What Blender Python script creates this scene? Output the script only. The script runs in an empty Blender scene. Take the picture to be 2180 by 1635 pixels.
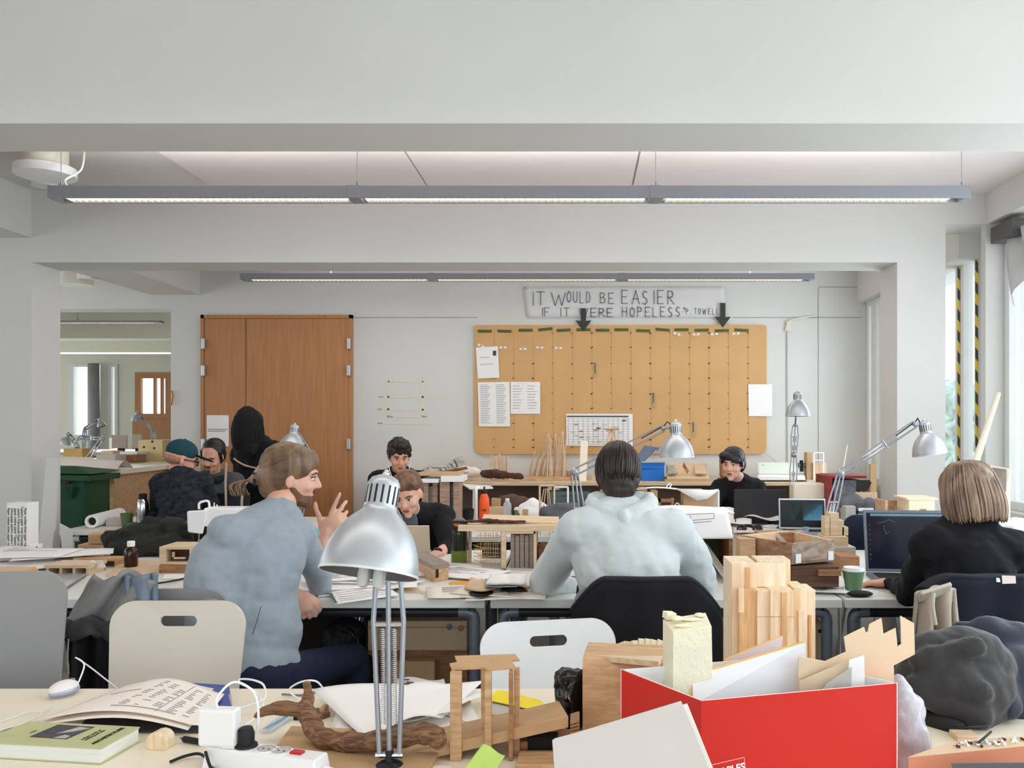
import bpy, bmesh, math, random
from mathutils import Vector, Matrix, Euler
random.seed(7)
SC = bpy.context.scene
COL = SC.collection
PI = math.pi

# ---------------------------------------------------------------- camera
F, CX, CY, H = 1800.0, 1236.0, 902.0, 1.38      # focal length, principal point (px), eye height (m)
cam_data = bpy.data.cameras.new('camera')
cam_data.sensor_fit = 'HORIZONTAL'
cam_data.sensor_width = 36.0
cam_data.lens = 36.0 * F / 2180.0
cam_data.shift_x = (1090.0 - CX) / 2180.0
cam_data.shift_y = (CY - 817.5) / 2180.0
cam_data.clip_start = 0.05
cam = bpy.data.objects.new('camera', cam_data)
COL.objects.link(cam)
cam.location = (0, 0, H)
cam.rotation_euler = (PI / 2, 0, 0)
SC.camera = cam

# ---------------------------------------------------------------- exposure, world, daylight and fill
SC.view_settings.view_transform = 'Standard'
SC.view_settings.look = 'None'
SC.view_settings.gamma = 1.0
SC.view_settings.use_curve_mapping = False
SC.view_settings.exposure = -0.30
SC.cycles.max_bounces = 8
SC.cycles.diffuse_bounces = 7
SC.cycles.glossy_bounces = 3
SC.cycles.transmission_bounces = 6
SC.cycles.transparent_max_bounces = 8
SC.cycles.sample_clamp_indirect = 6.0
SC.cycles.caustics_reflective = False
SC.cycles.caustics_refractive = False

world = bpy.data.worlds.new('overcast_sky')
SC.world = world
world.use_nodes = True
wn = world.node_tree
bg = wn.nodes['Background']
bg.inputs['Color'].default_value = (0.86, 0.94, 1.0, 1)
bg.inputs['Strength'].default_value = 2.8

def area(name, loc, rot, sx, sy, power, color):
    L = bpy.data.lights.new(name, 'AREA')
    L.shape = 'RECTANGLE'; L.size = sx; L.size_y = sy
    L.energy = power; L.color = color
    o = bpy.data.objects.new(name, L); COL.objects.link(o)
    o.location = loc; o.rotation_euler = rot
    return o
# daylight falling through the window wall on the right and through the glazed end behind the camera, plus added fill on the left
area('window_daylight', (2.66, 2.5, 1.75), (0, PI / 2, 0), 1.7, 3.4, 60, (0.80, 0.92, 1.0))
area('window_daylight', (2.66, -1.0, 1.75), (0, PI / 2, 0), 1.7, 2.8, 50, (0.80, 0.92, 1.0))
area('window_daylight', (2.50, 6.6, 1.7), (0, PI / 2, 0), 1.5, 1.2, 26, (0.80, 0.92, 1.0))
area('window_daylight', (-1.2, -2.9, 1.9), (PI / 2, 0, 0), 6.0, 1.7, 33, (0.98, 0.98, 0.97))
area('window_daylight', (-7.5, 12.6, 1.7), (-PI / 2, 0, 0), 4.0, 1.6, 90, (0.85, 0.94, 1.0))
area('window_daylight', (-6.9, 2.0, 1.7), (0, -PI / 2, 0), 1.4, 6.0, 60, (0.98, 0.97, 0.97))  # added fill in front of the left wall, which has no window
area('window_daylight', (-6.9, 6.6, 1.7), (0, -PI / 2, 0), 1.4, 2.0, 40, (0.92, 0.96, 1.0))  # likewise added fill, deeper along the windowless left wall

# ---------------------------------------------------------------- coordinates
def P(px, py, d):
    return Vector(((px - CX) * d / F, d, H - (py - CY) * d / F))
def T(px, py, z=0.72):
    d = (H - z) * F / (py - CY)
    return Vector(((px - CX) * d / F, d, z))
def V(*a): return Vector(a)

# ---------------------------------------------------------------- materials
def srgb(h):
    if isinstance(h, str):
        h = h.lstrip('#'); c = [int(h[i:i + 2], 16) / 255 for i in (0, 2, 4)]
    else: c = [v / 255 for v in h]
    return tuple([(v / 12.92 if v <= .04045 else ((v + .055) / 1.055) ** 2.4) for v in c] + [1])
MATS = {}
def _new(name):
    m = bpy.data.materials.new(name); m.use_nodes = True
    nt = m.node_tree; return m, nt, nt.nodes['Principled BSDF']
def mat(name, col, rough=.6, metal=0, var=.06, scale=6, bump=0, bscale=60, stretch=(1, 1, 1), spec=.5, sheen=0, alpha=1, trans=0, emit=0, ior=1.45):
    """principled surface with a little procedural variation in colour and relief"""
    if name in MATS: return MATS[name]
    m, nt, b = _new(name); MATS[name] = m
    c = srgb(col)
    b.inputs['Roughness'].default_value = rough
    b.inputs['Metallic'].default_value = metal
    b.inputs['Specular IOR Level'].default_value = spec
    b.inputs['IOR'].default_value = ior
    b.inputs['Base Color'].default_value = c
    if sheen: b.inputs['Sheen Weight'].default_value = sheen
    if alpha < 1: b.inputs['Alpha'].default_value = alpha
    if trans: b.inputs['Transmission Weight'].default_value = trans
    if emit:
        b.inputs['Emission Color'].default_value = c
        b.inputs['Emission Strength'].default_value = emit
    tc = nt.nodes.new('ShaderNodeTexCoord')
    mp = nt.nodes.new('ShaderNodeMapping'); mp.inputs['Scale'].default_value = stretch
    nt.links.new(tc.outputs['Object'], mp.inputs['Vector'])
    if var:
        n = nt.nodes.new('ShaderNodeTexNoise'); n.inputs['Scale'].default_value = scale; n.inputs['Detail'].default_value = 5
        nt.links.new(mp.outputs['Vector'], n.inputs['Vector'])
        r = nt.nodes.new('ShaderNodeValToRGB')
        r.color_ramp.elements[0].position = .3; r.color_ramp.elements[1].position = .7
        r.color_ramp.elements[0].color = tuple(max(0, v * (1 - var)) for v in c[:3]) + (1,)
        r.color_ramp.elements[1].color = tuple(min(1, v * (1 + var)) for v in c[:3]) + (1,)
        nt.links.new(n.outputs['Fac'], r.inputs['Fac'])
        nt.links.new(r.outputs['Color'], b.inputs['Base Color'])
    if bump:
        n2 = nt.nodes.new('ShaderNodeTexNoise'); n2.inputs['Scale'].default_value = bscale; n2.inputs['Detail'].default_value = 4
        nt.links.new(mp.outputs['Vector'], n2.inputs['Vector'])
        bp = nt.nodes.new('ShaderNodeBump'); bp.inputs['Strength'].default_value = bump; bp.inputs['Distance'].default_value = .01
        nt.links.new(n2.outputs['Fac'], bp.inputs['Height'])
        nt.links.new(bp.outputs['Normal'], b.inputs['Normal'])
    return m
def wood(name, c1, c2, scale=8, stretch=(1, 12, 12), rough=.55, dist=3, kind='BANDS'):
    if name in MATS: return MATS[name]
    m, nt, b = _new(name); MATS[name] = m
    tc = nt.nodes.new('ShaderNodeTexCoord'); mp = nt.nodes.new('ShaderNodeMapping'); mp.inputs['Scale'].default_value = stretch
    nt.links.new(tc.outputs['Object'], mp.inputs['Vector'])
    n = nt.nodes.new('ShaderNodeTexNoise'); n.inputs['Scale'].default_value = scale; n.inputs['Detail'].default_value = 6; n.inputs['Distortion'].default_value = dist * .15
    nt.links.new(mp.outputs['Vector'], n.inputs['Vector'])
    r = nt.nodes.new('ShaderNodeValToRGB')
    r.color_ramp.elements[0].position = .36; r.color_ramp.elements[1].position = .66
    r.color_ramp.elements[0].color = srgb(c2); r.color_ramp.elements[1].color = srgb(c1)
    nt.links.new(n.outputs['Fac'], r.inputs['Fac']); nt.links.new(r.outputs['Color'], b.inputs['Base Color'])
    b.inputs['Roughness'].default_value = rough
    bp = nt.nodes.new('ShaderNodeBump'); bp.inputs['Strength'].default_value = .12; bp.inputs['Distance'].default_value = .004
    nt.links.new(n.outputs['Fac'], bp.inputs['Height']); nt.links.new(bp.outputs['Normal'], b.inputs['Normal'])
    return m

m_wall = mat('white_wall_paint', (216, 216, 213), .8, var=.02, scale=2, bump=.05, bscale=120)
m_ceil = mat('ceiling_paint', (222, 217, 213), .85, var=.02, scale=2)
m_ceilp = mat('ceiling_panel', (232, 222, 220), .85, var=.015, scale=2)
m_floor = mat('grey_floor', (132, 130, 128), .5, var=.15, scale=3)
m_lam = mat('cream_laminate', (238, 228, 208), .42, var=.03, scale=4)
m_lamw = mat('white_laminate', (226, 226, 222), .45, var=.03, scale=4)
m_edge = mat('grey_table_edge', (176, 180, 182), .5, var=.04)
m_steel = mat('blue_grey_steel', (112, 120, 132), .4, metal=.3, var=.05)
m_dsteel = mat('dark_steel', (38, 40, 46), .45, metal=.3, var=.08)
m_black = mat('matt_black', (18, 18, 20), .6, var=.1)
m_gloss = mat('glossy_black', (14, 14, 16), .18, var=.1)
m_dark = mat('dark_void', (22, 19, 18), .9, var=.1)
m_alu = mat('satin_aluminium', (196, 200, 206), .33, metal=.8, var=.02)
m_lamp = mat('lamp_silver_paint', (182, 186, 191), .38, metal=.55, var=.015)
m_lampin = mat('lamp_inner_grey', (120, 122, 124), .5, metal=.2, var=.02)
m_chrome = mat('chrome', (215, 218, 222), .15, metal=1, var=0)
m_arm = mat('lamp_arm_grey', (158, 163, 172), .35, metal=.6, var=.03)
m_lightbar = mat('light_housing_grey', (142, 145, 152), .45, metal=.1, var=.02)
m_paper = mat('white_paper', (243, 241, 240), .75, var=.02, scale=5)
m_paperw = mat('warm_paper', (238, 228, 218), .75, var=.03, scale=5)
m_trace = mat('tracing_paper', (240, 236, 230), .6, var=.03, scale=4)
m_ink = mat('pale_ink', (150, 150, 155), .7, var=0)
m_inkd = mat('dark_ink', (60, 62, 66), .7, var=0)
m_foam = mat('cream_foam', (234, 228, 202), .8, var=.05, scale=12, bump=.3, bscale=90)
m_card = mat('brown_card', (196, 160, 122), .75, var=.06, scale=8)
m_cardl = mat('light_card', (214, 188, 156), .75, var=.05, scale=8)
m_board = mat('greyboard', (192, 187, 181), .8, var=.03, scale=10)
m_skyl = mat('cream_board', (226, 202, 172), .75, var=.02, scale=6)
m_red = mat('red_card', (196, 25, 14), .38, var=.03, scale=3)
m_white = mat('white_plastic', (240, 241, 243), .35, var=.01)
m_whitechair = mat('white_laminate_seat', (242, 244, 245), .45, var=.01)
m_creamchair = mat('cream_laminate_seat', (224, 216, 202), .45, var=.015)
m_greychair = mat('grey_laminate_seat', (150, 150, 150), .45, var=.02)  # grey colour, also standing in for shade on the left-edge chair
m_wood = wood('pine_wood', (224, 202, 172), (206, 178, 144))
m_woodv = wood('pine_wood_upright', (240, 222, 194), (222, 192, 152), stretch=(12, 12, 1))
m_ply = wood('plywood', (208, 172, 132), (184, 144, 104), stretch=(1.5, 9, 9))
m_plyd = wood('brown_plywood', (176, 128, 88), (142, 98, 64), stretch=(1.5, 9, 9))
m_oak = wood('oak_veneer', (184, 130, 84), (174, 118, 74), scale=4, stretch=(9, 9, .7), rough=.5)
m_mdf = mat('mdf', (192, 156, 116), .75, var=.08, scale=14)
m_mdfe = mat('mdf_edge', (150, 106, 72), .8, var=.2, scale=30)
m_grey_wood = mat('grey_bark_board', (146, 134, 126), .8, var=.2, scale=12, stretch=(1, 1, 8))
m_skin = mat('skin', (214, 158, 132), .5, var=.04, scale=8)
m_skinl = mat('fair_skin', (226, 176, 154), .5, var=.04, scale=8)
m_lip = mat('lips', (176, 98, 88), .5, var=.03)
m_eye = mat('eye_white', (225, 220, 214), .3, var=0)
m_iris = mat('iris', (52, 38, 30), .3, var=0)

# ---------------------------------------------------------------- mesh builder
def wmat(o):
    m = Matrix.Identity(4)
    while o is not None:
        m = o.matrix_basis @ m; o = o.parent
    return m
def rotm(rx=0, ry=0, rz=0): return Euler((rx, ry, rz)).to_matrix()
class M:
    def __init__(s): s.v = []; s.f = []; s.mi = []; s.cur = 0
    def add(s, vs, fs, mi=None):
        b = len(s.v); s.v += [Vector(p) for p in vs]
        for f in fs: s.f.append([b + i for i in f]); s.mi.append(s.cur if mi is None else mi)
        return s
    def box(s, c, size, R=None, mi=None):
        c = Vector(c); a, b, d = [x / 2 for x in size]
        if R is None: R = Matrix.Identity(3)
        elif not isinstance(R, Matrix): R = rotm(*R)
        vs = [c + R @ Vector((x * a, y * b, z * d)) for x in (-1, 1) for y in (-1, 1) for z in (-1, 1)]
        return s.add(vs, [(0, 1, 3, 2), (4, 6, 7, 5), (0, 4, 5, 1), (2, 3, 7, 6), (0, 2, 6, 4), (1, 5, 7, 3)], mi)
    def bx(s, x0, x1, y0, y1, z0, z1, mi=None):
        return s.box(((x0 + x1) / 2, (y0 + y1) / 2, (z0 + z1) / 2), (abs(x1 - x0), abs(y1 - y0), abs(z1 - z0)), None, mi)
    def hexa(s, bot, top, mi=None):
        n = len(bot)
        fs = [tuple(range(n))[::-1], tuple(range(n, 2 * n))] + [(i, (i + 1) % n, n + (i + 1) % n, n + i) for i in range(n)]
        return s.add(list(bot) + list(top), fs, mi)
    def slab(s, quad, th, mi=None, n=None):
        """a plate whose front outline is quad (any polygon), thickened away along the normal"""
        q = [Vector(p) for p in quad]
        if n is None:
            n = Vector((0, 0, 0))
            for i in range(len(q)): n += q[i].cross(q[(i + 1) % len(q)])
            n.normalize()
        else: n = Vector(n).normalized()
        return s.hexa([p - n * th for p in q], q, mi)
    def tube(s, pts, r, n=10, mi=None, cap=True, squash=1):
        pts = [Vector(p) for p in pts]
        rs = r if isinstance(r, (list, tuple)) else [r] * len(pts)
        vs = []; up = None
        for i, p in enumerate(pts):
            t = (pts[min(i + 1, len(pts) - 1)] - pts[max(i - 1, 0)])
            if t.length < 1e-9: t = Vector((0, 0, 1))
            t.normalize()
            if up is None:
                up = Vector((0, 0, 1)) if abs(t.z) < .9 else Vector((0, 1, 0))
            a = t.cross(up).normalized(); b = a.cross(t).normalized(); up = b
            for k in range(n):
                w = 2 * PI * k / n
                vs.append(p + (a * math.cos(w) + b * math.sin(w) * squash) * rs[i])
        fs = []
        for i in range(len(pts) - 1):
            for k in range(n):
                fs.append((i * n + k, i * n + (k + 1) % n, (i + 1) * n + (k + 1) % n, (i + 1) * n + k))
        if cap:
            fs.append(tuple(range(n))[::-1]); fs.append(tuple(range((len(pts) - 1) * n, len(pts) * n)))
        return s.add(vs, fs, mi)
    def lathe(s, prof, o=(0, 0, 0), axis=(0, 0, 1), n=32, mi=None, a0=0, a1=2 * PI):
        o = Vector(o); ax = Vector(axis).normalized()
        u = ax.cross(Vector((0, 1, 0)) if abs(ax.y) < .9 else Vector((1, 0, 0))).normalized(); w = ax.cross(u)
        vs = []; k_ = len(prof)
        for k in range(n):
            t = a0 + (a1 - a0) * k / n
            for r, z in prof: vs.append(o + ax * z + (u * math.cos(t) + w * math.sin(t)) * r)
        fs = []
        for k in range(n):
            k2 = (k + 1) % n
            for i in range(k_ - 1):
                fs.append((k * k_ + i, k2 * k_ + i, k2 * k_ + i + 1, k * k_ + i + 1))
        return s.add(vs, fs, mi)
    def ell(s, c, r, R=None, nu=16, nv=10, mi=None):
        c = Vector(c); r = (r, r, r) if not isinstance(r, (tuple, list, Vector)) else r
        if R is None: R = Matrix.Identity(3)
        elif not isinstance(R, Matrix): R = rotm(*R)
        vs = [c + R @ Vector((0, 0, r[2]))]
        for j in range(1, nv):
            th = PI * j / nv
            for i in range(nu):
                ph = 2 * PI * i / nu
                vs.append(c + R @ Vector((r[0] * math.sin(th) * math.cos(ph), r[1] * math.sin(th) * math.sin(ph), r[2] * math.cos(th))))
        vs.append(c + R @ Vector((0, 0, -r[2])))
        fs = [(0, 1 + i, 1 + (i + 1) % nu) for i in range(nu)]
        for j in range(nv - 2):
            a = 1 + j * nu
            for i in range(nu): fs.append((a + i, a + nu + i, a + nu + (i + 1) % nu, a + (i + 1) % nu))
        a = 1 + (nv - 2) * nu; l = len(vs) - 1
        fs += [(a + i, l, a + (i + 1) % nu) for i in range(nu)]
        return s.add(vs, fs, mi)
    def cap(s, a, b, ra, rb, n=14, mi=None, flat=1.0):
        """tapered limb with round ends"""
        a = Vector(a); b = Vector(b)
        L = (b - a)
        if L.length < 1e-6: return s.ell(a, ra)
        t = L.normalized(); pts = []; rs = []
        for k in range(5):
            w = PI / 2 * (1 - k / 4); pts.append(a - t * ra * math.sin(w)); rs.append(max(ra * math.cos(w), 1e-4))
        for k in range(5):
            w = PI / 2 * k / 4; pts.append(b + t * rb * math.sin(w)); rs.append(max(rb * math.cos(w), 1e-4))
        return s.tube(pts, rs, n, mi, squash=flat)
    def prism(s, poly, o, u, v, th, mi=None):
        """polygon (2-D list) laid in plane o + a*u + b*v, thickened by th along u x v"""
        o = Vector(o); u = Vector(u); v = Vector(v); n = u.cross(v).normalized() * th
        bot = [o + u * a + v * b for a, b in poly]
        return s.hexa([p - n for p in bot], bot, mi)
    def grid(s, fn, nu, nv, mi=None):
        vs = [fn(i / nu, j / nv) for j in range(nv + 1) for i in range(nu + 1)]
        fs = [(j * (nu + 1) + i, j * (nu + 1) + i + 1, (j + 1) * (nu + 1) + i + 1, (j + 1) * (nu + 1) + i) for j in range(nv) for i in range(nu)]
        return s.add(vs, fs, mi)
    def ribbon(s, pts, w, n, mi=None, lift=0):
        """a flat drawn line of width w on a surface of normal n"""
        n = Vector(n).normalized()
        for a, b in zip(pts[:-1], pts[1:]):
            a = Vector(a) + n * lift; b = Vector(b) + n * lift
            t = (b - a)
            if t.length < 1e-6: continue
            t.normalize(); sd = n.cross(t) * w / 2
            s.add([a - sd - t * w * .3, b - sd + t * w * .3, b + sd + t * w * .3, a + sd - t * w * .3], [(0, 1, 2, 3)], mi)
        return s
    def build(s, name, mats, parent=None, smooth=False, bevel=0, loc=None, **kw):
        me = bpy.data.meshes.new(name)
        if parent is not None: W = wmat(parent).inverted()
        else:
            if loc is None:
                xs = [p.x for p in s.v]; ys = [p.y for p in s.v]; zs = [p.z for p in s.v]
                loc = ((min(xs) + max(xs)) / 2, (min(ys) + max(ys)) / 2, min(zs))
            W = Matrix.Translation(-Vector(loc))
        me.from_pydata([W @ p for p in s.v], [], s.f)
        if not isinstance(mats, (list, tuple)): mats = [mats]
        for m_ in mats: me.materials.append(m_)
        me.polygons.foreach_set('material_index', [min(i, len(mats) - 1) for i in s.mi])
        if smooth: me.polygons.foreach_set('use_smooth', [True] * len(me.polygons))
        me.update()
        bm_ = bmesh.new(); bm_.from_mesh(me); bmesh.ops.recalc_face_normals(bm_, faces=bm_.faces[:]) if not kw.get('keepn') else None
        bm_.to_mesh(me); bm_.free()
        o = bpy.data.objects.new(name, me); COL.objects.link(o)
        if parent is not None: o.parent = parent
        else: o.location = loc
        if smooth == 'auto':
            md = o.modifiers.new('edges', 'EDGE_SPLIT'); md.split_angle = math.radians(40)
        if bevel:
            md = o.modifiers.new('bevel', 'BEVEL'); md.width = bevel; md.segments = 2; md.limit_method = 'ANGLE'; md.angle_limit = math.radians(35)
        if kw.get('solid'):
            md = o.modifiers.new('thickness', 'SOLIDIFY'); md.thickness = kw['solid']; md.offset = 0
        if kw.get('remesh'):
            md = o.modifiers.new('skin', 'REMESH'); md.mode = 'VOXEL'; md.voxel_size = kw['remesh']; md.use_smooth_shade = True
            md = o.modifiers.new('soften', 'SMOOTH'); md.factor = .5; md.iterations = kw.get('iters', 4)
        if kw.get('disp'):
            st, sc = kw['disp']
            tx = bpy.data.textures.new(name + '_folds', 'MARBLE' if sc > .08 else 'CLOUDS'); tx.noise_scale = sc; tx.noise_depth = 2
            if sc > .08: tx.turbulence = 9; tx.marble_type = 'SOFT'
            md = o.modifiers.new('folds', 'DISPLACE'); md.texture = tx; md.strength = st; md.mid_level = .5; md.texture_coords = 'LOCAL'
        if kw.get('sub'):
            md = o.modifiers.new('sub', 'SUBSURF'); md.levels = kw['sub']; md.render_levels = kw['sub']
        return o
def tag(o, label, cat, group=None, kind=None):
    o['label'] = label; o['category'] = cat
    if group: o['group'] = group
    if kind: o['kind'] = kind
    return o
def thing(name, label, cat, loc=(0, 0, 0), rz=0, group=None):
    o = bpy.data.objects.new(name, None); COL.objects.link(o)
    o.empty_display_size = .05
    o.location = loc; o.rotation_euler = (0, 0, rz)
    return tag(o, label, cat, group)
def struct(o): o['kind'] = 'structure'; return o
def kids(o): return [c for c in bpy.data.objects if c.parent == o]
def copy_tree(o, parent=None):
    c = o.copy(); COL.objects.link(c); c.parent = parent
    for ch in kids(o): copy_tree(ch, c)
    return c
def dup(o, loc, rz=None, label=None, group=None, scale=None):
    c = copy_tree(o); c.location = loc
    if rz is not None: c.rotation_euler = (0, 0, rz)
    if scale: c.scale = (scale,) * 3
    if label: c['label'] = label
    if group: c['group'] = group
    return c
def smoothpts(pts, n=6):
    """Catmull-Rom through the points"""
    pts = [Vector(p) for p in pts]; out = []
    for i in range(len(pts) - 1):
        p0 = pts[max(i - 1, 0)]; p1 = pts[i]; p2 = pts[i + 1]; p3 = pts[min(i + 2, len(pts) - 1)]
        for k in range(n):
            t = k / n
            out.append(.5 * ((2 * p1) + (p2 - p0) * t + (2 * p0 - 5 * p1 + 4 * p2 - p3) * t * t + (-p0 + 3 * p1 - 3 * p2 + p3) * t ** 3))
    out.append(pts[-1]); return out
def cable(name, pts, r, m, label, cat='cable', group=None, parent=None):
    o = M().tube(smoothpts(pts), r, 6).build(name, m, parent, smooth=True)
    if parent is None: tag(o, label, cat, group)
    return o
# a little hand-lettering: strokes on a 1 x 1 cell
GL = {'A': [[(0, 0), (.45, 1), (.9, 0)], [(.15, .4), (.75, .4)]], 'B': [[(0, 0), (0, 1), (.5, .95), (.6, .75), (.4, .55), (0, .52)], [(.4, .55), (.7, .35), (.55, .05), (0, 0)]],
      'C': [[(.7, .85), (.4, 1), (.1, .8), (0, .5), (.1, .15), (.4, 0), (.7, .15)]],
      'D': [[(0, 0), (0, 1), (.45, .9), (.65, .5), (.45, .1), (0, 0)]], 'E': [[(.7, 1), (0, 1), (0, 0), (.7, 0)], [(0, .5), (.55, .5)]],
      'F': [[(.7, 1), (0, 1), (0, 0)], [(0, .5), (.5, .5)]], 'H': [[(0, 0), (0, 1)], [(.7, 0), (.7, 1)], [(0, .5), (.7, .5)]], 'I': [[(.2, 0), (.2, 1)]],
      'L': [[(0, 1), (0, 0), (.6, 0)]], 'O': [[(.35, 1), (.1, .8), (0, .5), (.1, .15), (.35, 0), (.6, .15), (.7, .5), (.6, .85), (.35, 1)]],
      'P': [[(0, 0), (0, 1), (.5, .95), (.62, .75), (.5, .55), (0, .5)]], 'R': [[(0, 0), (0, 1), (.5, .95), (.62, .75), (.5, .55), (0, .5)], [(.2, .5), (.75, 0)]],
      'S': [[(.6, .9), (.3, 1), (.05, .8), (.15, .58), (.5, .42), (.6, .2), (.35, 0), (0, .1)]], 'T': [[(0, 1), (.8, 1)], [(.4, 1), (.4, 0)]],
      'U': [[(0, 1), (0, .25), (.2, 0), (.45, 0), (.65, .25), (.65, 1)]], 'W': [[(0, 1), (.3, 0), (.6, .8), (.85, 0), (1.15, 1)]],
      '"': [[(.05, 1), (.05, .8)], [(.2, 1), (.2, .8)]], '-': [[(.1, .45), (.5, .45)]], '.': [[(.1, .05), (.12, 0)]], ' ': [],
      'M': [[(0, 0), (0, 1), (.4, .4), (.8, 1), (.8, 0)]], 'N': [[(0, 0), (0, 1), (.6, 0), (.6, 1)]]}
def letters(mm, text, o, u, v, n, w, step, mi, jit=0.0):
    """hand-drawn capitals: o = lower-left, u = width vector of one cell, v = height vector"""
    o = Vector(o); u = Vector(u); v = Vector(v); x = 0
    for ch in text:
        dy = random.uniform(-jit, jit)
        for st in GL.get(ch, []):
            mm.ribbon([o + u * (x + a) + v * (b + dy) for a, b in st], w, n, mi)
        x += (1.45 if ch == 'W' else .5 if ch == 'I' else 1.0) * step
def text_mesh(name, body, size, m, parent, W, extrude=.0002, bold=0):
    """printed lettering; W places the text plane (x right, y up)"""
    cu = bpy.data.curves.new(name, 'FONT'); cu.body = body; cu.size = size; cu.extrude = extrude; cu.offset = bold
    cu.align_x = 'CENTER'; cu.align_y = 'CENTER'
    tmp = bpy.data.objects.new(name, cu); COL.objects.link(tmp)
    dg = bpy.context.evaluated_depsgraph_get(); me = bpy.data.meshes.new_from_object(tmp.evaluated_get(dg))
    bpy.data.objects.remove(tmp)
    me.transform(wmat(parent).inverted() @ W); me.materials.clear(); me.materials.append(m)
    o = bpy.data.objects.new(name, me); COL.objects.link(o); o.parent = parent
    return o
def frame(o, x, y):
    """matrix with origin o and in-plane axes x, y"""
    x = Vector(x).normalized(); y = Vector(y); z = x.cross(y).normalized(); y = z.cross(x)
    return Matrix(((x.x, y.x, z.x, o[0]), (x.y, y.y, z.y, o[1]), (x.z, y.z, z.z, o[2]), (0, 0, 0, 1)))
# ================================================================ THE ROOM
D1, D1B = 2.90, 3.20      # near beam
D2, D2B = 5.40, 5.70      # portal
DB = 7.80                 # back wall
ZB = 2.41                 # portal and beam underside
ZC = 2.85                 # ceiling
DE_ = 14.6
XL = -3.507               # inner face of the left column
struct(M().bx(-12, 3.0, -4.0, DE_ + .2, -.1, 0).build('floor', m_floor))
struct(M().bx(-12, 3.0, -4.0, DE_ + .2, ZC + .02, ZC + .15).build('ceiling', m_ceil))
# lighter suspended ceiling panel between the side beam and the windows, with two joints
g = M(); xs = [-2.29, -.95, .32, 2.6]
for a, b in zip(xs[:-1], xs[1:]): g.bx(a + .006, b - .006, D1B, D2, ZC, ZC + .019)
struct(g.build('ceiling', m_ceilp))
struct(M().bx(-12, 2.59, D1, D1B, ZB, ZC + .02).build('trim_1', m_wall))                       # near beam
g = M()
g.bx(-3.9, XL, D2, D2B, 0, ZC + .02)                                                             # left column
g.bx(XL, (1910 - CX) * .003, D2, D2B, ZB, ZC + .02)                                              # lintel
g.bx((1910 - CX) * .003, (2013 - CX) * .003, D2, D2B, 0, ZC + .02)                               # right column
g.bx((2013 - CX) * .003, 2.74, D2, D2B, 2.655, ZC + .02)
g.bx((2098 - CX) * .003, 2.74, D2, D2 + .06, 0, 2.655)                                                # pier at the windows
struct(g.build('wall_middle', m_wall))
struct(M().bx(-3.965, XL, D1B, D2, 2.568, ZC + .02).build('trim_2', m_wall))                    # side beam
struct(M().bx(-3.965, XL, D2B, DB, 2.568, ZC + .02).build('trim_3', m_wall))
# back wall with the opening to the next studio on its left
g = M()
g.bx(-3.78, 2.95, DB, DB + .25, 0, ZC + .02)
g.bx(-12, -3.78, DB, DB + .25, 2.44, ZC + .02)
g.bx(-12, -6.4, DB, DB + .25, 0, 2.44)
struct(g.build('wall_back', m_wall))
# left wall of the studio and the wall behind the camera
struct(M().bx(-7.2, -7.0, -4, DB, 0, ZC + .02).build('wall_left', m_wall))
g = M(); g.bx(-7.2, 3, -3.2, -3.0, 0, .9); g.bx(-7.2, 3, -3.2, -3.0, 2.8, ZC + .02)
g.bx(-7.2, -4.4, -3.2, -3.0, .9, 2.8); g.bx(2.0, 3, -3.2, -3.0, .9, 2.8)
struct(g.build('wall_front', m_wall))
# next studio: receding beams and its end wall
m_wall2 = mat('cream_wall_paint', (226, 224, 208), .8, var=.02)
for k, (d, z) in enumerate(((10.2, 2.41), (12.2, 2.41))):
    struct(M().bx(-12, -2, d, d + .3, z, ZC + .02).build('trim_%d' % (4 + k), m_wall2))
g = M()
DE = 14.6
def wx(px, d=DE): return (px - CX) * d / F
def wz(py, d=DE): return H - (py - CY) * d / F
g.bx(-12, 0, DE, DE + .2, wz(775), ZC + .02)
g.bx(-12, wx(152), DE, DE + .2, 0, wz(775))
g.bx(wx(152), wx(205), DE, DE + .2, 0, wz(930)); g.bx(wx(213), wx(232), DE, DE + .2, 0, wz(775)); g.bx(wx(252), wx(290), DE, DE + .2, 0, wz(775))
g.bx(wx(290), wx(430), DE, DE + .2, 0, wz(893))
g.bx(wx(363), 0, DE, DE + .2, 0, wz(775)); g.bx(wx(290), wx(363), DE, DE + .2, wz(793), wz(775))
struct(g.build('wall_back', m_wall2))
struct(M().bx(-2.6, -2.4, DB + .25, DE, 0, ZC).build('wall_right', m_wall2))
m_winf = mat('white_window_frame', (226, 228, 226), .5, var=.02)
m_glass = mat('window_glass', (240, 248, 250), .05, var=0, alpha=.12)
m_blind = mat('white_blind', (232, 240, 246), .6, var=.04, scale=20)
# end-wall windows: frames, panes
n_win = [0]
def window_end(x0, x1, z0, z1, d, bars=(), m=m_winf, w=.05):
    n_win[0] += 1
    g = M(); g.bx(x0, x0 + w, d - .03, d + .05, z0, z1); g.bx(x1 - w, x1, d - .03, d + .05, z0, z1)
    g.bx(x0 + w, x1 - w, d - .03, d + .05, z1 - w, z1); g.bx(x0 + w, x1 - w, d - .03, d + .05, z0, z0 + w)
    for b in bars: g.bx(b - .02, b + .02, d - .02, d + .04, z0 + w, z1 - w)
    o = struct(g.build('window_%d' % n_win[0], m))
    M().bx(x0 + w, x1 - w, d + .01, d + .018, z0 + w, z1 - w).build('pane', m_glass, o)
    return o
window_end(wx(152), wx(205), wz(932), wz(775), DE, (wx(190),))
window_end(wx(232), wx(252), wz(932), wz(775), DE)
window_end(wx(289), wx(366), wz(893), wz(793), DE, (wx(330), wx(345)), m_oak, .1)
struct(M().bx(wx(287), wx(375), DE - .08, DE - .005, wz(985), wz(893)).build('trim_6', m_oak))
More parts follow.
